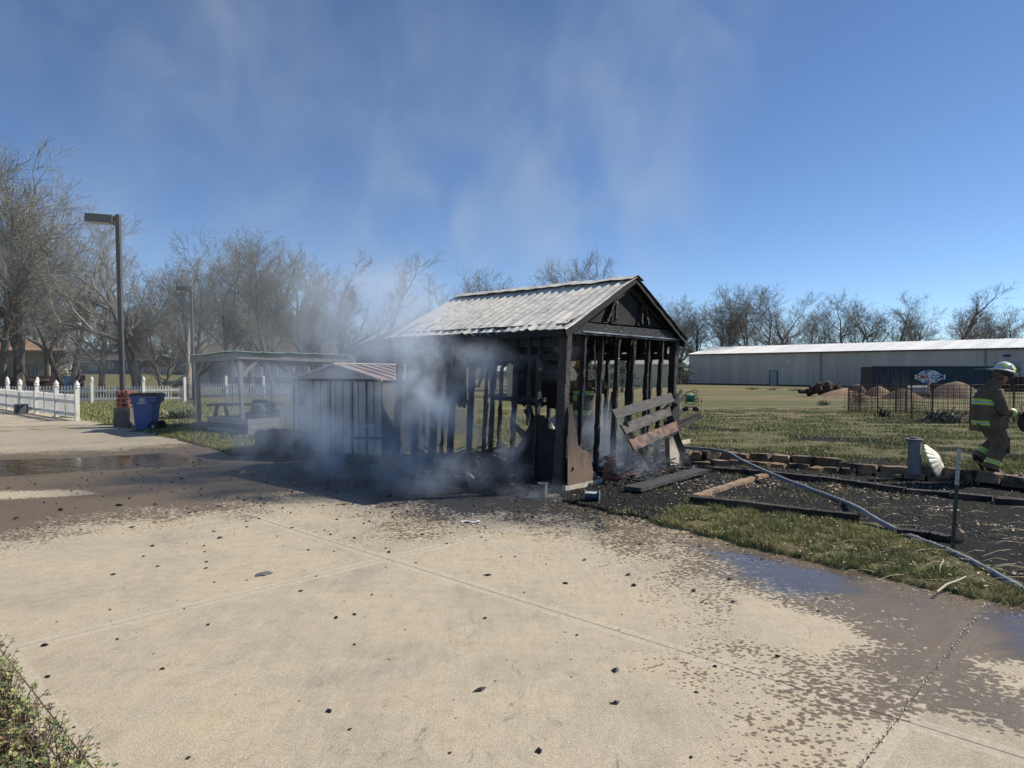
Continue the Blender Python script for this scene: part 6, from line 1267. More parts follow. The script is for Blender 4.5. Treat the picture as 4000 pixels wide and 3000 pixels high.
# far left tan-roofed house with deck
h, Q = house('cream house with tan hip roof and dark deck behind the left trees', (-42.6, 53.4), 11.5, 9, -.1, 3.05, 5.4, .57, SIDC, SHINGLE, 'hip', [(-2.5, 2.1, 1.1, 1.0)], [(4.6, .9, 2.3)], ov=1.1, trim=DECKW)
MB().box(Q(-.5, -6.5, 1.0), (13, 3.6, .14)).build('deck', DECKW, h); railing(h, Q, -7, 5.2, -8.2, 1.07, .95, DECKW, 52)
MB().box(Q(-.5, -8.25, .45), (13, .06, 1.0)).build('skirting', DECKW, h)
for x in (-6.8, -2.5, 1.5, 5.6): MB().beam(Q(x, -5.3, 0), Q(x, -5.3, 3), .14, .14, up=(0, 1, 0)).build('porch_post', DECKW, h)
MB().prism([Q(2.6, -8.4, .1), Q(7.0, -8.6, .1), Q(6.4, -8.6, 1.3), Q(3.4, -8.4, 1.2)], Vector((0, .08, 0))).build('stair_side', DECKW, h)
q_ = at(445, 1461, 86); h, Q = house('blue-grey house with white framed windows beyond the fence', (q_.x+.5, 88), 9.5, 6, 1.15, 2.95, 4.0, 0, SIDG, SHINGB, 'gable', [(-2.4, 1.05, .9, 1.0), (2.2, 1.05, .9, 1.0), (-.2, 1.1, .5, .6)], trim=TRIMW, ov=.3)
q_ = at(655, 1461, 84); h, Q = house('small grey house with white porch railing right of the tall lamp post', (q_.x, 86), 4.6, 6, 1.1, 2.7, 3.5, 0, SIDT, SHINGB, 'gable', [(1.3, 1.0, .8, .9)], axis='y', trim=TRIMW, ov=.3); railing(h, Q, -2.2, 2.4, -3.6, 1.2, .75, TRIMW, 26)
q_ = at(765, 1450, 80); h, Q = house('dark gabled house with small porch just left of the pergola', (q_.x, 82), 4.0, 6, .9, 3.0, 4.8, 0, SIDT, SHINGB, 'gable', [(-.9, 1.2, .9, 1.1)], axis='y', trim=SIDG, ov=.3)
# wide brown house with balcony deck behind the pergola
q_ = at(1010, 1450, 62); h, Q = house('wide brown house with raised deck and railing behind the pergola', (q_.x+.5, 66), 10.5, 8, .1, 2.7, 4.7, 0, SIDB, SHINGB, 'gable', [(-1, 1.7, 1.1, 1), (2.5, 1.7, 1.1, 1)], [(-3.2, .9, 2.1)], ov=.5, trim=TRIMW)
MB().box(Q(0, -5.4, 1.0), (9.5, 2.8, .14)).build('deck', REDWOOD, h); railing(h, Q, -4.7, 4.8, -6.8, 1.05, .9, TRIMW, 56); MB().box(Q(0, -6.6, .5), (9.5, .05, .9)).build('skirting', BRONZE, h)
MB().beam(Q(-7.3, -6.8, .1), Q(-4.9, -6.8, 1.9), .12, .2).build('stair_rail', TRIMW, h)
for i in range(7): MB().box(Q(-7.2+i*.35, -6.4, .15+i*.15), (.34, .9, .06)).build('stair_tread', DECKW, h)
q_ = at(815, 1460, 58); h, Q = house('plain dark grey garage seen under the pergola roof', (q_.x, 61), 3.4, 5, -.1, 2.5, 2.75, 0, SIDT, SHINGB, 'gable', [], [(-.6, .9, 1.7)], trim=SIDT, ov=.05, name='garage')
# house behind smoke
q_ = at(1560, 1400, 48); h, Q = house('dark gabled house with porch half hidden in smoke behind the metal shed', (q_.x+.6, 52), 7.4, 7, 0, 2.75, 4.9, 0, SIDT, SHINGB, 'gable', [(-1.8, 1.5, .9, 1.1)], [(.4, .9, 2.0)], axis='y', trim=SIDT, ov=.7)
for x in (-3.9, -.6, 3.9): MB().beam(Q(x, -4.2, .0), Q(x, -4.2, 2.7), .12, .12, up=(0, 1, 0)).build('porch_post', TRIMW, h)
# cream house with brown roof seen through the studs
h, Q = house('cream house with brown roof and white eaves seen through the burnt studs', (3.4, 64), 5.2, 9, -.7, 1.66, 4.1, 0, SIDC, SHINGB, 'hip', [(.8, 1.4, .8, .9)], ov=.4); MB().box(Q(-2.9, -5.2, .55), (1.9, 1.5, 4.2)).build('wing', SIDC, h)
h, Q = house('long low white roofed house behind the raised smoke and right studs', (12.5, 96), 17, 8, -.7, 2.4, 5.1, 0, SIDC, M('pale_grey_shingle', (.34, .33, .31), (.26, .25, .24), .8, 4), 'gable', [(-4, 1.6, 1, 1), (3, 1.6, 1, 1)], ov=.4)

# ================================================================== left: picket fences
PK = MB(); PK.prism([Vector((-.028, -.012, .08)), Vector((.028, -.012, .08)), Vector((.028, -.012, .82)), Vector((0, -.012, .87)), Vector((-.028, -.012, .82))], Vector((0, .02, 0))); PKm = PK.mesh('picket', VINYL)
PS = MB(); PS.box((0, 0, .55), (.125, .125, 1.1)).lathe([(.09, 1.1), (.1, 1.13), (.07, 1.16), (.09, 1.2), (.06, 1.27), (.01, 1.34)], (0, 0, 0), 8); PSm = PS.mesh('post', VINYL)
PSs = MB().box((0, 0, .65), (.125, .125, 1.3)).mesh('post', VINYL)
def picket_run(name, lab, pts, n_per, capless=(), hsc=1., gaps=(), low=()):
    f = E(name, tuple(pts[0]), lab, 'fence', 'white vinyl picket fences')
    for i, p in enumerate(pts):
        p.z = max(zgs(p.x, p.y), 0) if True else 0; piece('post', PSs if i in capless else PSm, f, p, rz=A0)
    for i, (a, b) in enumerate(zip(pts[:-1], pts[1:])):
        d = (b-a); rz = math.atan2(d.y, d.x)
        for z in (.2, .62): MB().beam(a+Vector((0, 0, z*hsc)), b+Vector((0, 0, z*hsc)), .045, .1).build('rail', VINYL, f)
        n = n_per[i] if hasattr(n_per, '__len__') else n_per
        for k in range(1, n):
            if (i, k) in gaps: continue
            q = a.lerp(b, k/n); piece('picket', PKm, f, (q.x, q.y, q.z), rz=rz+rng.uniform(-.05, .05), scl=(1, 1, hsc*rng.uniform(.985, 1.015)))
    return f
nearP = [G(302, 1643), G(221, 1630), G(144, 1617), G(79, 1609), G(31, 1600), G(-25, 1592), G(-75, 1585)]
picket_run('picket_fence', 'near white picket fence run angling left along the parking', nearP, 19, hsc=1., gaps=((0, 11), (2, 4), (1, 12)))
farP = [at(px, 1500, Y_) for px, Y_ in ((-90, 33.6), (28, 33.9), (146, 34.2), (358, 34.8), (560, 35.6), (721, 36.6))]
picket_run('picket_fence', 'long white picket fence run behind the blue bin', farP, [10, 11, 18, 18, 15], capless=(5,), gaps=((3, 9), (4, 11), (4, 12)))
farQ = [at(px, 1500, Y_) for px, Y_ in ((775, 41.5), (883, 41.8), (1029, 41.4), (1175, 41.0))]
picket_run('picket_fence', 'white picket fence run seen beneath the pergola roof', farQ, [11, 15, 15])
# stakes and thin garden wire fence behind pergola
gw = E('garden_wire_fence', tuple(GZ(905, 1585)), 'thin garden wire fence on dark stakes behind the pergola', 'fence'); gp = [GZ(760, 1590), GZ(908, 1588), GZ(1062, 1592), GZ(1150, 1592)]; mb = MB()
for p in gp: MB().beam(p, p+Vector((0, 0, 1.25)), .04, .04, up=(0, 1, 0)).build('stake', POSTG, gw)
for a, b in zip(gp[:-1], gp[1:]): wires(a, b, mb, .12, .95, .003)
mb.build('wire_mesh', GALV, gw)
# lamp posts
def lamp(px, Y_, H, lab, hw, facing=-1, hl=.78):
    q = at(px, 1500, Y_); z0 = max(zgs(q.x, q.y), 0); l = E('lamp_post', (q.x, q.y, z0), lab, 'lamp post', 'parking lot lamp posts')
    MB().beam(Vector((q.x, q.y, z0)), Vector((q.x-.1, q.y, z0+H)), 0.12, .12, up=(0, 1, 0)).build('pole', BRONZE, l); t = Vector((q.x-.1, q.y, z0+H))
    MB().box(t+Vector((facing*.1, 0, -.12)), (.12, .07, .12)).build('arm', BRONZE, l); c_ = t+Vector((facing*(.1+hl/2+.02), -.02, -.14)); rzh = -.12*facing
    MB().box(c_, (hl, .42, .24), rz=rzh, M=Matrix.Rotation(rzh, 3, 'Z')@Matrix.Rotation(.05, 3, 'Y')).build('lamp_head', BRONZE, l); MB().box(c_-Vector((.02, 0, .125)), (hl*.75, .34, .02), rz=rzh).build('lens', LENS, l)
    MB().box(Vector((q.x, q.y, z0+.06)), (.4, .4, .12)).build('base', CONCBLK, l)
lamp(481, 21.4, 6.45, 'tall bronze box-headed lamp post rising behind the brick stack', 1)
lamp(757, 38.4, 6.3, 'middle distance lamp post left of the pergola', 1, -1, .62); lamp(308, 55, 6.4, 'farthest small lamp post among the left trees', 1, 1, .7)
# block + brick stack
bp = GZ(474, 1667); cbk = E('concrete_culvert', (bp.x, bp.y, 0), 'square old concrete block with arched front under the brick stack', 'concrete block')
mb = MB(); W2, H2, D2 = .3, .58, .5; n_ = 14; outl = [(-W2, .0), (-W2, H2), (W2, H2), (W2, 0)]
rzb = -.25; Mb_ = Matrix.Rotation(rzb, 3, 'Z')
fp_ = lambda x, y_, z: Vector((bp.x, bp.y+.3, 0))+Mb_@Vector((x, y_, z))
mb.box(fp_(0, .05, H2/2), (.6, .5, H2), rz=rzb); mb.build('block', CONCBLK, cbk)
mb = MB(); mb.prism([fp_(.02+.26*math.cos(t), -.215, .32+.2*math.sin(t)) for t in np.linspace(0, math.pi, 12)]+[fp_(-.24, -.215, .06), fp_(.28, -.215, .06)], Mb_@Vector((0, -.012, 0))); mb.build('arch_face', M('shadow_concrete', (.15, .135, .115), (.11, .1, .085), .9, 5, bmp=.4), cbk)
bs = E('brick_stack', (bp.x, bp.y+.3, H2), 'loosely crisscrossed stack of red bricks on the concrete block', 'brick stack'); z = H2
for row in range(8):
    ww = .2-.006*row
    if row % 2 == 0:
        for y_ in (-.13, .0, .13): piece('brick', BR, bs, fp_(rng.uniform(-.03, .03)-.1, y_, z), rz=rzb+rng.uniform(-.1, .1)); piece('brick', BR, bs, fp_(rng.uniform(-.02, .02)+.12, y_, z), rz=rzb+rng.uniform(-.12, .12)) if row < 7 else None
    else:
        for x in (-.17, -.02, .14): piece('brick', BR, bs, fp_(x+rng.uniform(-.02, .02), -.08, z), rz=rzb+math.pi/2+rng.uniform(-.15, .15)); piece('brick', BR, bs, fp_(x+rng.uniform(-.02, .02), .13, z), rz=rzb+math.pi/2+rng.uniform(-.1, .1))
    z += .064
# blue bin
bn = GZ(553, 1681); cart = E('wheelie_bin', (bn.x, bn.y, 0), 'blue wheeled waste cart with black lid and white printed logo', 'waste bin'); rzc = .12
bq = lambda x, y_, z: rot_pt((bn.x, bn.y+.32), rzc, x*.85, y_*.9, z*.95)
def rect(x0, x1, y0, y1, z, bev=.03): return [bq(x, y_, z) for x, y_ in ((x0+bev, y0), (x1-bev, y0), (x1, y0+bev), (x1, y1-bev), (x1-bev, y1), (x0+bev, y1), (x0, y1-bev), (x0, y0+bev))]
MB().loft([rect(-.3, .22, -.24, .24, .02), rect(-.32, .25, -.26, .26, .3), rect(-.35, .29, -.285, .285, .68), rect(-.37, .31, -.3, .3, .8), rect(-.4, .4, -.33, .33, .86), rect(-.42, .42, -.34, .34, 1.0)]).build('body', BLUEP, cart)
MB().loft([rect(-.45, .46, -.37, .37, .99), rect(-.45, .46, -.37, .37, 1.03)]).build('rim', BLUEP, cart)
mb = MB(); mb.loft([rect(-.44, .45, -.36, .36, 1.032), rect(-.45, .46, -.37, .37, 1.06), rect(-.38, .38, -.3, .3, 1.1)])
for i in range(8): mb.box(bq(-.35+i*.1, 0, 1.1), (.03, .6, .03), rz=rzc)
mb.build('lid', BLACKP, cart)
for y_ in (-.3, .3):
    o = MB().lathe([(.05, -.03), (.13, -.03), (.14, -.02), (.14, .02), (.13, .03), (.05, .03)], bq(.3, y_, .14), 20, Matrix.Rotation(rzc, 3, 'Z')@Matrix.Rotation(math.pi/2, 3, 'X')).build('wheel', RUBBER, cart)
    mb = MB()
    for a in (0, 1.05, 2.1): mb.beam(bq(.3-.06*math.cos(a), y_-.035 if y_ < 0 else y_+.035, .14-.06*math.sin(a)), bq(.3+.06*math.cos(a), y_-.035 if y_ < 0 else y_+.035, .14+.06*math.sin(a)), .01, .012)
    mb.build('spoke', WHP, o)
MB().beam(bq(.44, -.2, .93), bq(.44, .2, .93), .03, .03).build('handle', BLACKP, cart)
mb = MB(); lx, lz, yy = -.02, .915, -.345
fr_ = [(-.085, -.055), (.085, -.055), (.085, .055), (-.085, .055)]
for i in range(4): a, b = fr_[i], fr_[(i+1) % 4]; mb.beam(bq(lx+a[0], yy-.003, lz+a[1]), bq(lx+b[0], yy-.003, lz+b[1]), .004, .008)
mb.build('logo_frame', PRINT, cart)
for s_, dz, sz in (('Salina', .03, .042), ('Waste', 0, .036), ('Systems', -.032, .038)): text(s_, sz, bq(lx-.01, yy-.004, lz+dz), PRINT, cart, rz=rzc, bold=.001, ext=.001)
text('785-826-9152', .045, bq(lx-.01, yy-.004, lz-.095), PRINT, cart, rz=rzc, bold=.001, ext=.001)
# yucca
q = GZ(690, 1637); mb = MB()
for i in range(170):
    a = rng.uniform(0, 6.28); cx, cy = q.x+rng.gauss(0, .28), q.y+.3+rng.gauss(0, .15); l = rng.uniform(.25, .55); e = rng.uniform(.25, 1.2); d = Vector((math.cos(a)*math.cos(e), math.sin(a)*math.cos(e), math.sin(e)))
    s_ = d.cross(Vector((0, 0, 1))).normalized()*.022; p = Vector((cx, cy, .03)); m1 = p+d*l*.6; t_ = p+d*l+Vector((0, 0, -.08*l)); mb.add([p-s_*.7, p+s_*.7, m1+s_, t_, m1-s_], [(0, 1, 2, 3, 4)], 1 if rng.random() < .22 else 0)
pl = E('yucca_plant', (q.x, q.y+.3, 0), 'spiky grey-green yucca clump on the lawn right of the bin', 'plant'); mb.build('leaves', [M('yucca_green', (.11, .14, .09), (.07, .1, .06), .6, 5), GM[2]], pl)

# ================================================================== pergola and things beneath
e1v, e2v = Vector((*E1, 0)), Vector((*E2, 0)); pc = at(941, 1500, 18.3); pc.z = 0
perg = E('pergola', tuple(pc), 'weathered grey timber pergola with thin pale corrugated roof', 'pergola')
pg = lambda a, b, z: pc+e1v*a+e2v*b+Vector((0, 0, z)); PB, PA = 2.8, 3.05
for a, b in ((0, 0), (0, PB), (PA, PB), (PA, 0)):
    zt = 2.02-.04*(a > 0)-.06*(b > 0); ln_ = -.03 if (a, b) == (0, 0) else .01; MB().beam(pg(a, b, 0)+Vector((.05, 0, 0)), pg(a, b, zt)+Vector((ln_, 0, 0)), .095, .095, up=(*E2, 0), n=8, jit=.002).build('post', GREYWOOD, perg)
    for (da, db) in (((1, 0) if a == 0 else (-1, 0)), ((0, 1) if b == 0 else (0, -1))): MB().beam(pg(a+da*.04, b+db*.04, zt-.45), pg(a+da*.5, b+db*.5, zt-.03), .05, .09).build('brace', GREYWOOD, perg)
for p0, p1 in (((-.1, -.06, 2.07), (-.1, PB+.2, 2.0)), ((-.12, -.05, 2.07), (PA+.25, -.05, 1.98)), ((PA, -.05, 1.99), (PA, PB+.1, 1.94)), ((-.1, PB, 2.0), (PA+.2, PB, 1.94))): MB().beam(pg(*p0), pg(*p1), .045, .19 if p0[1] < 0 and p1[1] > 1 else .15, n=10, jit=.002).build('beam', GREYWOOD, perg)
for i in range(1, 5): MB().beam(pg(PA*i/5, 0, 2.07), pg(PA*i/5, PB, 2.01), .045, .1).build('rafter', GREYWOOD, perg)
for k in range(5):
    a0, a1 = -.2+(PA+.5)*k/5, -.2+(PA+.5)*(k+1)/5-.01
    mb = MB(); mb.sheet(lambda u, v: pg(a0+(a1-a0)*u, -.15+(PB+.4)*(1-v), 2.19-.03*u-.07*(1-v)-.035*(a0/PA)+.012*math.sin((1-v)*(PB+.4)/.075*2*math.pi)+.03*noise.noise(Vector((k*2.1+u, v*2, 0)))), 3, 150, .003); mb.build('roof_sheet', PALE, perg)
# planter box
pa_, pb_ = G(812, 1690), G(968, 1702); d = (pb_-pa_).normalized(); nn = Vector((-d.y, d.x, 0)); L = (pb_-pa_).length
pb2 = E('planter_box', tuple(pa_), 'long grey sagging plank planter box in front of the pergola post', 'planter')
for k in range(3):
    z0 = .02+k*.14; MB().beam(pa_+Vector((0, 0, z0+.07)), pb_+Vector((0, 0, z0+.05)), .03, .13, n=8, jit=.004).build('side_plank', DARKWOOD if k == 1 else GREYWOOD, pb2)
    for s_ in (0, 1): c0_ = pa_ if s_ == 0 else pb_; MB().beam(c0_+Vector((0, 0, z0+.06)), c0_+nn*1.0+Vector((0, 0, z0+.06)), .03, .13, n=4).build('end_plank', GREYWOOD, pb2)
    MB().beam(pa_+nn*1.0+Vector((0, 0, z0+.07)), pb_+nn*1.0+Vector((0, 0, z0+.07)), .03, .13).build('back_plank', GREYWOOD, pb2)
MB().prism([pa_+Vector((0, 0, .33)), pb_+Vector((0, 0, .33)), pb_+nn+Vector((0, 0, .33)), pa_+nn+Vector((0, 0, .33))], Vector((0, 0, .05))).build('soil', DARKWOOD, pb2)
# picnic table (dark top, red bench) and rolled carpets
tq = at(960, 1600, 19.6); tq.z = 0; tb = E('picnic_table', tuple(tq), 'dark topped wooden picnic table with red bench under the pergola', 'picnic table')
for k in range(5): MB().box(tq+Vector((-.0, -.3+k*.15, .72)), (1.9, .135, .04)).build('top_plank', DARKWOOD, tb)
for sx_ in (-.7, .7):
    for sy in (-1, 1): MB().beam(tq+Vector((sx_, sy*.25, .7)), tq+Vector((sx_, sy*.62, .02)), .045, .09, up=(1, 0, 0)).build('leg', DARKWOOD, tb)
rb = at(1000, 1600, 18.6); rb.z = 0; bench = E('red_bench', tuple(rb), 'short red painted bench end with splayed leg beside the planter', 'bench')
MB().box(rb+Vector((.05, 0, .46)), (.42, .25, .04)).build('seat', REDWOOD, bench); MB().box(rb+Vector((-.0, -.1, .37)), (.38, .03, .14)).build('apron', REDWOOD, bench)
MB().beam(rb+Vector((-.12, -.1, .4)), rb+Vector((-.11, -.1, 0)), .05, .05, up=(0, 1, 0)).build('leg', REDWOOD, bench); MB().beam(rb+Vector((.15, -.1, .42)), rb+Vector((.42, -.12, 0)), .05, .1, up=(0, 1, 0)).build('leg', REDWOOD, bench)
for i, (px, py, Y_, l, r_, rz, lab) in enumerate([(1010, 1600, 19.0, .95, .17, -.35, 'thick grey carpet roll on top of the table, coil end facing front'), (1020, 1576, 19.9, 1.0, .12, .0, 'flattened carpet roll lying behind the thick one'), (985, 1624, 18.8, .6, .11, .1, 'slumped small carpet roll on the near edge beneath the thick one')]):
    c_ = at(px, py, Y_); d = Vector((math.cos(rz+2.2), math.sin(rz+2.2), .0)); Mx = Vector((0, 0, 1)).rotation_difference(d).to_matrix(); mb = MB(); mb.lathe([(.001, -l/2+.03), (r_*.35, -l/2+.03), (r_*.4, -l/2), (r_*.6, -l/2+.008), (r_*.62, -l/2+.03), (r_*.7, -l/2+.03), (r_*.72, -l/2), (r_*.95, -l/2), (r_, -l/2+.02), (r_*1.02, 0), (r_, l/2), (.001, l/2)], c_, 22, Mx, flute=lambda a, z: .06*math.sin(2*a)+.03*math.sin(5*a)); T(mb.build('carpet_roll', CARPET, smooth=False), lab, 'carpet roll', 'rolled carpets under the pergola')
gq = G(1060, 1684); MB_ = MB().box((gq.x, gq.y+.25, .3), (.38, .45, .56), rz=.2); MB_.box((gq.x, gq.y+.25, .6), (.42, .5, .04), rz=.2); T(MB_.build('metal_drum_box', M('streaked_grey_metal', (.16, .17, .18), (.09, .095, .1), .6, 5)), 'boxy streaked grey metal bin standing right of the red bench', 'metal bin')
lat = GZ(740, 1580); mb = MB()
for i in range(5): mb.box((lat.x-.1+i*.07, lat.y, .5), (.012, .012, 1.0)); 
for i in range(9): mb.box((lat.x+.04, lat.y, .1+i*.11), (.32, .01, .012))
T(mb.build('plastic_crate_grid', BLACKP), 'dark grid trellis panel leaning beside the left pergola post', 'trellis')
# white downspout stubs at near fence foot
for i, (px, py) in enumerate([(19, 1603), (76, 1613), (217, 1632)]):
    q = G(px, py); T(MB().loft([ring((q.x, q.y-.1, .05), (1, -1, .3), .04, .05, 8), ring((q.x+.08, q.y-.2, .04), (1, -1, 0), .035, .04, 8)]).build('drain_stub', VINYL), ['leftmost of three white drain stubs below the near picket fence', 'middle white drain stub beside the grey tub at the fence', 'right white drain stub nearest the end fence post'][i], 'drain stub', 'white drain stubs along the near fence')
q = GZ(104, 1610); T(MB().box((q.x, q.y-.3, .2), (.42, .3, .34), rz=A0).build('grey_tub', M('grey_tub_plastic', (.1, .11, .12))), 'grey plastic tub standing against the near picket fence', 'tub')
# ================================================================== trees
def gen_tree(seed, H=12, stems=1, spread=.5, tk=.22, leafy=1., lv=(8, 6, 5, 3), first=.28, ml=.55):
    rg = random.Random(seed); SEG = {0: [], 1: []}; tips = []
    def grow(p, d, L, r, lev, maxl):
        n = 7 if lev == 0 else (5 if lev == 1 else (4 if lev == 2 else 3)); pts = [p]; step = L/n; dd = d.copy(); wob = .055 if lev == 0 else .18+.05*lev
        for i in range(n):
            dd = (dd+Vector((rg.gauss(0, wob), rg.gauss(0, wob), rg.gauss(0, wob*.5)+(.09 if lev else .05)))).normalized(); pts.append(pts[-1]+dd*step)
        r1 = max(r*(.35 if lev == 0 else .25), .007); bucket = SEG[0] if lev <= 1 else SEG[1]
        for i in range(n):
            ra, rb_ = r+(r1-r)*(i/n)**.8, r+(r1-r)*((i+1)/n)**.8; bucket.append((pts[i], pts[i+1], ra, rb_))
        if lev >= maxl: tips.append((pts[-1], dd)); tips.append((pts[-2], dd)); return
        nb = lv[lev] if lev < len(lv) else 3
        for k in range(nb):
            t = first+(1-first)*(k+rg.random()*.9)/nb if lev == 0 else .15+.85*(k+rg.random())/nb; i = min(n-1, int(t*n)); q = pts[i].lerp(pts[i+1], t*n-i); ax = (pts[i+1]-pts[i]).normalized()
            a = rg.uniform(0, 6.283); s = ax.orthogonal().normalized(); s = Matrix.Rotation(a, 3, ax)@s; an = rg.uniform(.35, .95)*(1.0 if lev else spread*1.6); nd = (ax*math.cos(an)+s*math.sin(an)).normalized()
            rr = max((r+(r1-r)*t)*rg.uniform(.5, .75), .0095); ll = L*rg.uniform(.38, .7)*(1-.35*t if lev == 0 else 1)*ml/.55; grow(q, nd, ll, rr, lev+1, maxl)
        grow(pts[-1], dd, L*.42, r1, lev+1, maxl)
    for s in range(stems):
        a = 6.283*s/max(stems, 1)+rg.random(); tl = spread*.42 if stems > 1 else .02; grow(Vector((math.cos(a)*.12*(stems > 1), math.sin(a)*.12*(stems > 1), -.2)), Vector((math.cos(a)*tl, math.sin(a)*tl, 1)).normalized(), H*.62*rg.uniform(.88, 1), tk*(1 if stems == 1 else .75), 0, 4)
    def mesh_of(segs, sides, mat, name):
        A = np.array([s[0] for s in segs]); B = np.array([s[1] for s in segs]); ra = np.array([s[2] for s in segs]); rb_ = np.array([s[3] for s in segs]); d = B-A; d /= np.linalg.norm(d, axis=1)[:, None]+1e-9
        u = np.cross(d, np.array([.3, .5, .81])); u /= np.linalg.norm(u, axis=1)[:, None]+1e-9; v = np.cross(d, u); n = len(segs); V = np.empty((n, 2*sides, 3))
        for k in range(sides):
            c, s = math.cos(2*math.pi*k/sides), math.sin(2*math.pi*k/sides); V[:, k] = A+(u*c+v*s)*ra[:, None]; V[:, sides+k] = B+(u*c+v*s)*rb_[:, None]
        f = np.array([(k, (k+1) % sides, sides+(k+1) % sides, sides+k) for k in range(sides)]); Fc = (f[None]+np.arange(n)[:, None, None]*2*sides).reshape(-1, 4); return npmesh(name, V.reshape(-1, 3), Fc, mat)
    trunk = mesh_of(SEG[0], 7, BARK, 'trunk'); twigs = mesh_of(SEG[1], 3, TWIG, 'twigs')
    T_ = np.array([t[0] for t in tips]); n = len(T_); k = int(4*leafy); V = []; 
    if k:
        P_ = np.repeat(T_, k, 0)+nr.normal(0, .16, (n*k, 3)); a = nr.rand(n*k)*6.28; s = (.015+.022*nr.rand(n*k))[:, None]; u = np.stack([np.cos(a), np.sin(a), nr.rand(n*k)-.5], -1)*s; v = np.stack([nr.rand(n*k)-.5, nr.rand(n*k)-.5, nr.rand(n*k)], -1)*s*1.2
        V = np.stack([P_-u, P_+v, P_+u], 1).reshape(-1, 3); buds = npmesh('buds', V, np.arange(n*k*3).reshape(-1, 3), [BUD, BUDB], mi=(nr.rand(n*k) < .3).astype(int))
    else: buds = None
    return trunk, twigs, buds, float(np.percentile(T_[:, 2], 96))
TB = [gen_tree(11, 12, 1, .55, .26, .8), gen_tree(23, 12, 2, .5, .27, .5), gen_tree(35, 12, 1, .7, .3, .4, first=.22), gen_tree(47, 12, 3, .42, .24, .8), gen_tree(59, 12, 2, .6, .25, .8), gen_tree(71, 12, 4, .7, .2, .3, lv=(7, 6, 5, 4), first=.12)]
def tree(k, px, Y_, pyt, rz, lab, grp, wsc=1., zoff=0):
    q = at(px, 1500, Y_); z0 = zgs(q.x, q.y)+zoff; tr, tw_, bu, hh = TB[k]; H = at(px, pyt, Y_).z-z0; s_ = H/hh
    e = E('tree', (q.x, q.y, z0), lab, 'tree', grp, rz=rz); e.scale = (s_*wsc, s_*wsc, s_)
    for nm, me in (('trunk', tr), ('twigs', tw_), ('buds', bu)):
        if me: o = bpy.data.objects.new(nm, me); COL.objects.link(o); o.parent = e
    return e
GL = 'bare budding trees beyond the picket fence'
for a in [(3, -10, 41, 635, 1.0, 'tall pale-green budding tree cut by the left frame edge'), (0, 75, 42, 685, 2.2, 'tallest leafing tree whose trunk stands before the tan-roofed house', 1.1), (1, 265, 47, 870, .3, 'twin-trunked dark tree behind the onlookers', 1.05), (5, 200, 56, 940, 1.9, 'lower bushy bare tree between the two leftmost big trees'), (2, 395, 44, 1000, 2.9, 'crooked tree directly left of the tall lamp pole', .9),
          (2, 540, 42, 840, 3.9, 'broad dark tree with forked trunk right of the tall lamp pole', 1.15), (5, 640, 55, 1090, 4.0, 'thin shrubby bare tree behind the white porch house'), (1, 745, 48, 980, 5.0, 'bare brown tree behind the middle distance lamp', .95), (4, 880, 46, 970, .9, 'yellow-green budding tree rising above the pergola left end', 1.0), (0, 985, 50, 985, 4.1, 'slim budding tree above the pergola middle', .95), (3, 1060, 44, 975, 2.5, 'multi-stemmed green-tipped tree above the pergola roof', .95),
          (4, 1215, 47, 1020, 3.3, 'smoke-veiled budding tree right of the pergola', 1.05), (0, 1330, 49, 1030, 5.5, 'faint smoke-veiled tree above the metal shed roof', 1.1), (2, 1440, 52, 1025, 1.4, 'rightmost faint tree of the left row beside the bleached roof', 1.1)]: tree(*a[:4], a[4], a[5], GL, *(a[6:]))
# pale dead snag
q = at(737, 1560, 40); z0 = zgs(q.x, q.y); sn = E('dead_snag', (q.x, q.y, z0), 'pale peeling dead trunk standing left of the pergola', 'tree'); mb = MB(); limb(mb, [Vector((q.x, q.y, z0)), Vector((q.x+.02, q.y, z0+1.3)), Vector((q.x-.0, q.y, z0+2.8)), Vector((q.x+.06, q.y, z0+4.4))], [.17, .15, .1, .03], n=9, wr=.05); mb.build('trunk', PALEBARK, sn)
GF = 'far bare trees along the horizon'
far = [(1, 60, 92, 1180), (3, 180, 95, 1150), (2, 330, 98, 1180), (5, 450, 90, 1200), (0, 560, 96, 1160), (4, 650, 92, 1190), (2, 760, 94, 1200), (5, 860, 90, 1210), (1, 950, 98, 1190), (3, 1060, 92, 1200), (5, 1160, 96, 1220), (4, 1270, 94, 1210), (2, 1380, 90, 1230)]
FL = ['far bare tree behind the leftmost tall trunks', 'far bare tree above the middle of the tan hip roof', 'far bare tree behind the farthest small lamp post', 'far bare tree above the left end of the blue-grey house', 'far bare tree behind the blue-grey house right end', 'far bare tree above the white railing porch house', 'far bare tree behind the middle distance lamp', 'far bare tree above the pergola left corner', 'far bare tree above the brown house ridge', 'far bare tree above the pergola roof middle', 'far bare tree over the pergola right end', 'far bare tree above the white shed peak', 'far bare tree behind the smoky gabled house']
for i, a in enumerate(far): tree(*a, rng.uniform(0, 6), FL[i], GF, 1.5)
GR = 'bare trees behind the warehouse and burnt shed'
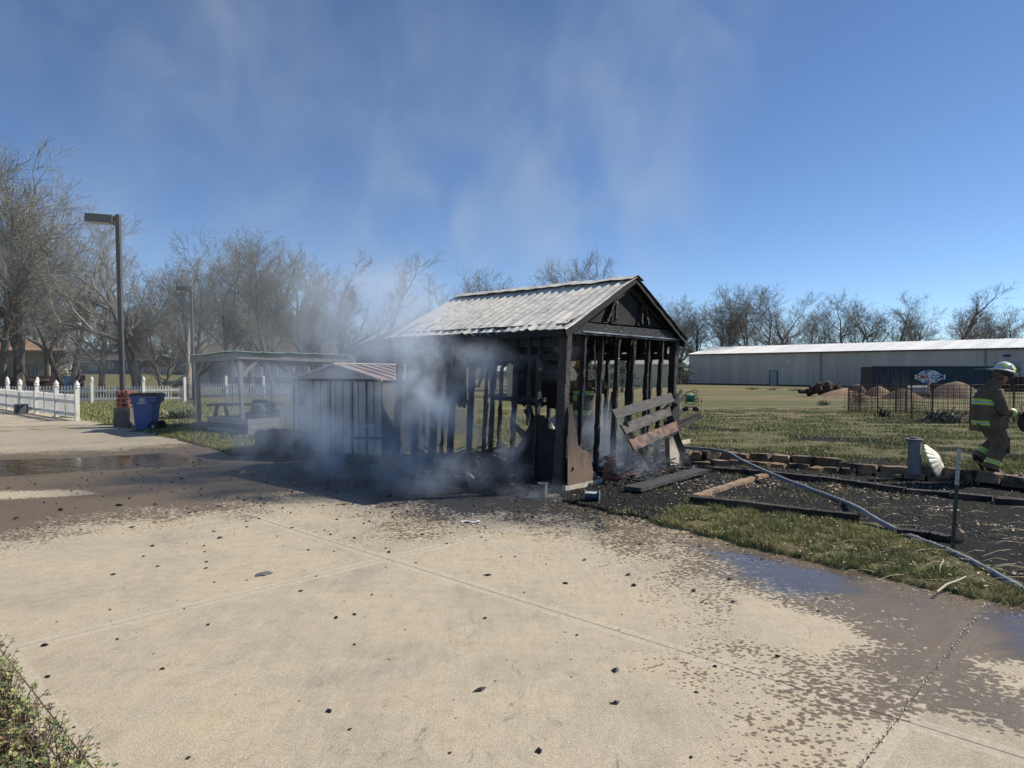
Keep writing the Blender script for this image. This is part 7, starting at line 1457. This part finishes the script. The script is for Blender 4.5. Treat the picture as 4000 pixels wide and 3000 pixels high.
for a in [(5, 1860, 90, 1102, .5, 'small bare tree just above the far end of the bleached roof', 1.2), (5, 2250, 80, 1035, 2.0, 'bare crown rising above the middle of the bleached roof', .85), (4, 2565, 118, 1188, 1.2, 'budding tree right beside the burnt shed gable', 1.1), (0, 2725, 128, 1190, 2.2, 'leaning slim tree at the warehouse left end', 1.2), (3, 2830, 132, 1185, .2, 'slender tree left of the great fan-shaped one', 1.1),
          (5, 2965, 124, 1140, 3.0, 'great fan-shaped bare tree behind the warehouse', 1.35), (2, 3110, 130, 1215, 4.4, 'low bare tree right of the fan-shaped one', 1.3), (5, 3200, 134, 1235, .4, 'bushy low tree between the fan-shaped and round crowned trees', 1.0), (4, 3320, 124, 1170, 2.4, 'round crowned budding tree above the container left end', 1.2), (1, 3470, 126, 1180, 5.3, 'dark bare tree above the container logo', 1.25), (2, 3700, 112, 1138, 1.1, 'heavy-limbed bare tree above the container right end', 1.3), (5, 3830, 126, 1225, 2.9, 'low hazy tree behind the walking firefighter', 1.1), (4, 3940, 122, 1220, 3.9, 'bare tree near the right frame edge above the pallets', 1.1), (3, 2640, 128, 1215, 5.0, 'thin tree between the gable and the warehouse', 1.2), (1, 3590, 132, 1215, .3, 'smaller tree between the two big dark ones', 1.2)]: tree(*a[:4], a[4], a[5], GR, *(a[6:]))
tree(1, 4560, 30, 700, 2.6, 'near bare tree whose twigs enter at the right frame edge', GR, 1.0)
# conifers
def conifer(px, Y_, pyt, lab, w_=2.2):
    q = at(px, 1500, Y_); z0 = zgs(q.x, q.y); H = at(px, pyt, Y_).z-z0; e = E('conifer', (q.x, q.y, z0), lab, 'tree'); MB().tube([(q.x, q.y, z0), (q.x+.1, q.y, z0+H*.9)], [.2, .05], 7).build('trunk', BARK, e); V = []; 
    for i in range(2600):
        t = rng.random()**.8; r_ = w_*(1-t)**.6*(.55+.45*math.sin(t*19+1)); a = rng.uniform(0, 6.283); rr = r_*rng.uniform(.35, 1.05); c_ = Vector((q.x+rr*math.cos(a), q.y+rr*math.sin(a), z0+H*(.18+.82*t)-rr*.18)); d = Vector((rng.gauss(0, 1), rng.gauss(0, 1), rng.gauss(0, .6))).normalized()*rng.uniform(.12, .3); s = d.orthogonal()*.35; V += [tuple(c_-s), tuple(c_+s), tuple(c_+d)]
    me = npmesh('foliage', np.array(V)-np.array([q.x, q.y, z0]), np.arange(len(V)).reshape(-1, 3), CONIF); o = link('foliage', me, e)
conifer(2430, 70, 1385, 'dark conifer seen between the gable studs', 2.6); conifer(2655, 108, 1398, 'dark rounded conifer beside the warehouse left corner', 4.2); conifer(1000, 74, 1262, 'dark conifer among the bare trees above the pergola', 3.5); conifer(2300, 90, 1410, 'small dark conifer behind the firefighter inside the shed', 3)
# low brush masses at the horizon
def brush(px0, px1, Y_, pyt, name, n, mat):
    mb = MB(); V = []; a, b = at(px0, 1500, Y_), at(px1, 1500, Y_); h = at(0, pyt, Y_).z
    for i in range(n):
        x = rng.uniform(a.x, b.x); y_ = Y_+rng.uniform(-3, 3); z0 = zgs(x, y_); hh = (h-z0)*(.35+.65*(.5+noise.noise(Vector((x*.15, 0, 0)))))*rng.random()**.7; c_ = Vector((x, y_, z0+hh)); d = Vector((rng.gauss(0, .7), rng.gauss(0, .3), rng.gauss(.8, .5))).normalized()*rng.uniform(.5, 1.6); s = Vector((.035, .01, 0)); V += [tuple(c_-s), tuple(c_+s), tuple(c_+d)]
    me = npmesh(name, V, np.arange(len(V)).reshape(-1, 3), mat); T(link(name, me), kind='stuff')
brush(-300, 1650, 104, 1330, 'thicket', 15000, M('grey_brown_thicket', (.12, .095, .075), (.075, .06, .05), .9, .5, space='World')); brush(1500, 2800, 150, 1420, 'thicket', 9000, TWIG)
brush(2600, 4300, 145, 1330, 'thicket', 14000, TWIG)
# shrubs at warehouse grass edge
for i, (px, py) in enumerate([(3216, 1584), (2940, 1523), (3020, 1524), (3105, 1527)]):
    q = GZ(px, py); o = tangle(q, .3+.4*(i > 0), .2, 120, .012, .25, .7).build('weed_clump', GM[3]); T(o, ['small dark weed tuft on the open field', 'left green weed clump along the warehouse track', 'middle green weed clump along the warehouse track', 'right green weed clump beside the log pile'][i], 'weeds')

# ================================================================== smoke
def smoke(name, box, blobs, lab_mat, col, nscale, lo, hi, dens, rate, stretch=(1, 1, 1), rot=(0, 0, 0), aniso=0, absorb=(0, 0, 0)):
    """blobs: (cx,cy,cz, rx,ry,rz, amplitude) in world metres"""
    m = bpy.data.materials.new(lab_mat); m.use_nodes = True; n = m.node_tree; n.nodes.clear(); out = n.nodes.new('ShaderNodeOutputMaterial'); pv = n.nodes.new('ShaderNodeVolumePrincipled'); n.links.new(pv.outputs[0], out.inputs['Volume'])
    pv.inputs['Color'].default_value = (*col, 1); pv.inputs['Anisotropy'].default_value = aniso; pv.inputs['Density Attribute'].default_value = ''
    g = n.nodes.new('ShaderNodeNewGeometry').outputs['Position']; tot = None
    wn_ = tex(n, 'Noise', nscale*.7, g, 2, out=1); wv = n.nodes.new('ShaderNodeVectorMath'); wv.operation = 'MULTIPLY_ADD'; n.links.new(wn_, wv.inputs[0]); wv.inputs[1].default_value = (.9/nscale,)*3; n.links.new(g, wv.inputs[2]); g2_ = wv.outputs[0]
    for (cx, cy, cz, rx, ry, rz, am) in blobs:
        o_ = .45/nscale
        s = n.nodes.new('ShaderNodeVectorMath'); s.operation = 'SUBTRACT'; n.links.new(g2_, s.inputs[0]); s.inputs[1].default_value = (cx+o_, cy+o_, cz+o_)
        d = n.nodes.new('ShaderNodeVectorMath'); d.operation = 'DIVIDE'; n.links.new(s.outputs[0], d.inputs[0]); d.inputs[1].default_value = (rx, ry, rz)
        l = n.nodes.new('ShaderNodeVectorMath'); l.operation = 'LENGTH'; n.links.new(d.outputs[0], l.inputs[0])
        r = n.nodes.new('ShaderNodeMapRange'); r.interpolation_type = 'SMOOTHSTEP'; n.links.new(l.outputs['Value'], r.inputs[0]); r.inputs[1].default_value = 1; r.inputs[2].default_value = 0; r.inputs[3].default_value = 0; r.inputs[4].default_value = am
        tot = r.outputs[0] if tot is None else mth(n, 'ADD', tot, r.outputs[0])
    mp = n.nodes.new('ShaderNodeMapping'); mp.inputs['Rotation'].default_value = rot; mp.inputs['Scale'].default_value = stretch; n.links.new(g, mp.inputs[0])
    nz_ = tex(n, 'Noise', nscale, mp.outputs[0], 5, .6, .6); r = n.nodes.new('ShaderNodeMapRange'); n.links.new(nz_, r.inputs[0]); r.inputs[1].default_value = lo; r.inputs[2].default_value = hi; r.inputs[3].default_value = .0; r.inputs[4].default_value = 1
    n.links.new(mth(n, 'MULTIPLY', mth(n, 'MULTIPLY', tot, r.outputs[0]), dens), pv.inputs['Density'])
    m.cycles.volume_step_rate = rate; m.cycles.homogeneous_volume = False
    x0, x1, y0, y1, z0, z1 = box; o = MB().box(((x0+x1)/2, (y0+y1)/2, (z0+z1)/2), (x1-x0, y1-y0, z1-z0)).build(name, m); return T(o, kind='stuff')
smoke('smoke', (-5.8, 3.6, 8.0, 13.6, .03, 3.8), [
    (-1.25, 9.6, 1.35, .8, .5, .6, 9), (-1.0, 10.3, .9, 1.0, .7, .7, 6), (-1.5, 10.2, 2.0, 1.0, .8, .6, 5), (-.4, 10.1, 1.7, .8, .8, .6, 3.5),
    (-1.0, 9.5, .3, 1.5, .7, .5, 3.6), (-2.4, 10.5, .5, 1.5, 1.0, .7, 2), (.05, 9.9, .75, .28, .25, .55, 10), (.3, 8.9, .1, .7, .4, .2, 1.5),
    (1.35, 10.9, .6, .8, .6, .8, 4), (.6, 9.9, 1.9, .6, .5, .5, 1.6), (1.8, 10.4, .4, .8, .5, .45, 4.5), (2.7, 11.6, .2, .4, .4, .3, 4), (-3.6, 11.6, 1.0, 2.2, 1.9, 1.6, 1.3), (-2.2, 11.5, 2.6, 1.8, 2, 1.2, 2.2)],
    'dense_smoke', (.76, .86, 1), 1.7, .42, .64, .8, 1.3)
smoke('smoke', (-24, 9, 13.7, 32, .2, 17), [(-3.8, 18, 3.4, 3.6, 4, 2.6, 1.5), (-1.8, 17, 4.9, 2.4, 3.2, 2.2, 1.7), (-7, 20, 3, 6, 6, 3.5, .6), (-14, 24, 5, 9, 8, 6, .3), (-4, 22, 9, 8, 8, 9, .4), (2.5, 22, 7, 5, 7, 8, .7), (-12, 24, 13, 9, 8, 9, .32), (5, 22, 14, 5, 6, 7, .8)],
    'drifting_smoke', (.9, .97, 1), .34, .45, .68, .14, 1.5, stretch=(1.2, 1, .8), rot=(0, .7, 0))
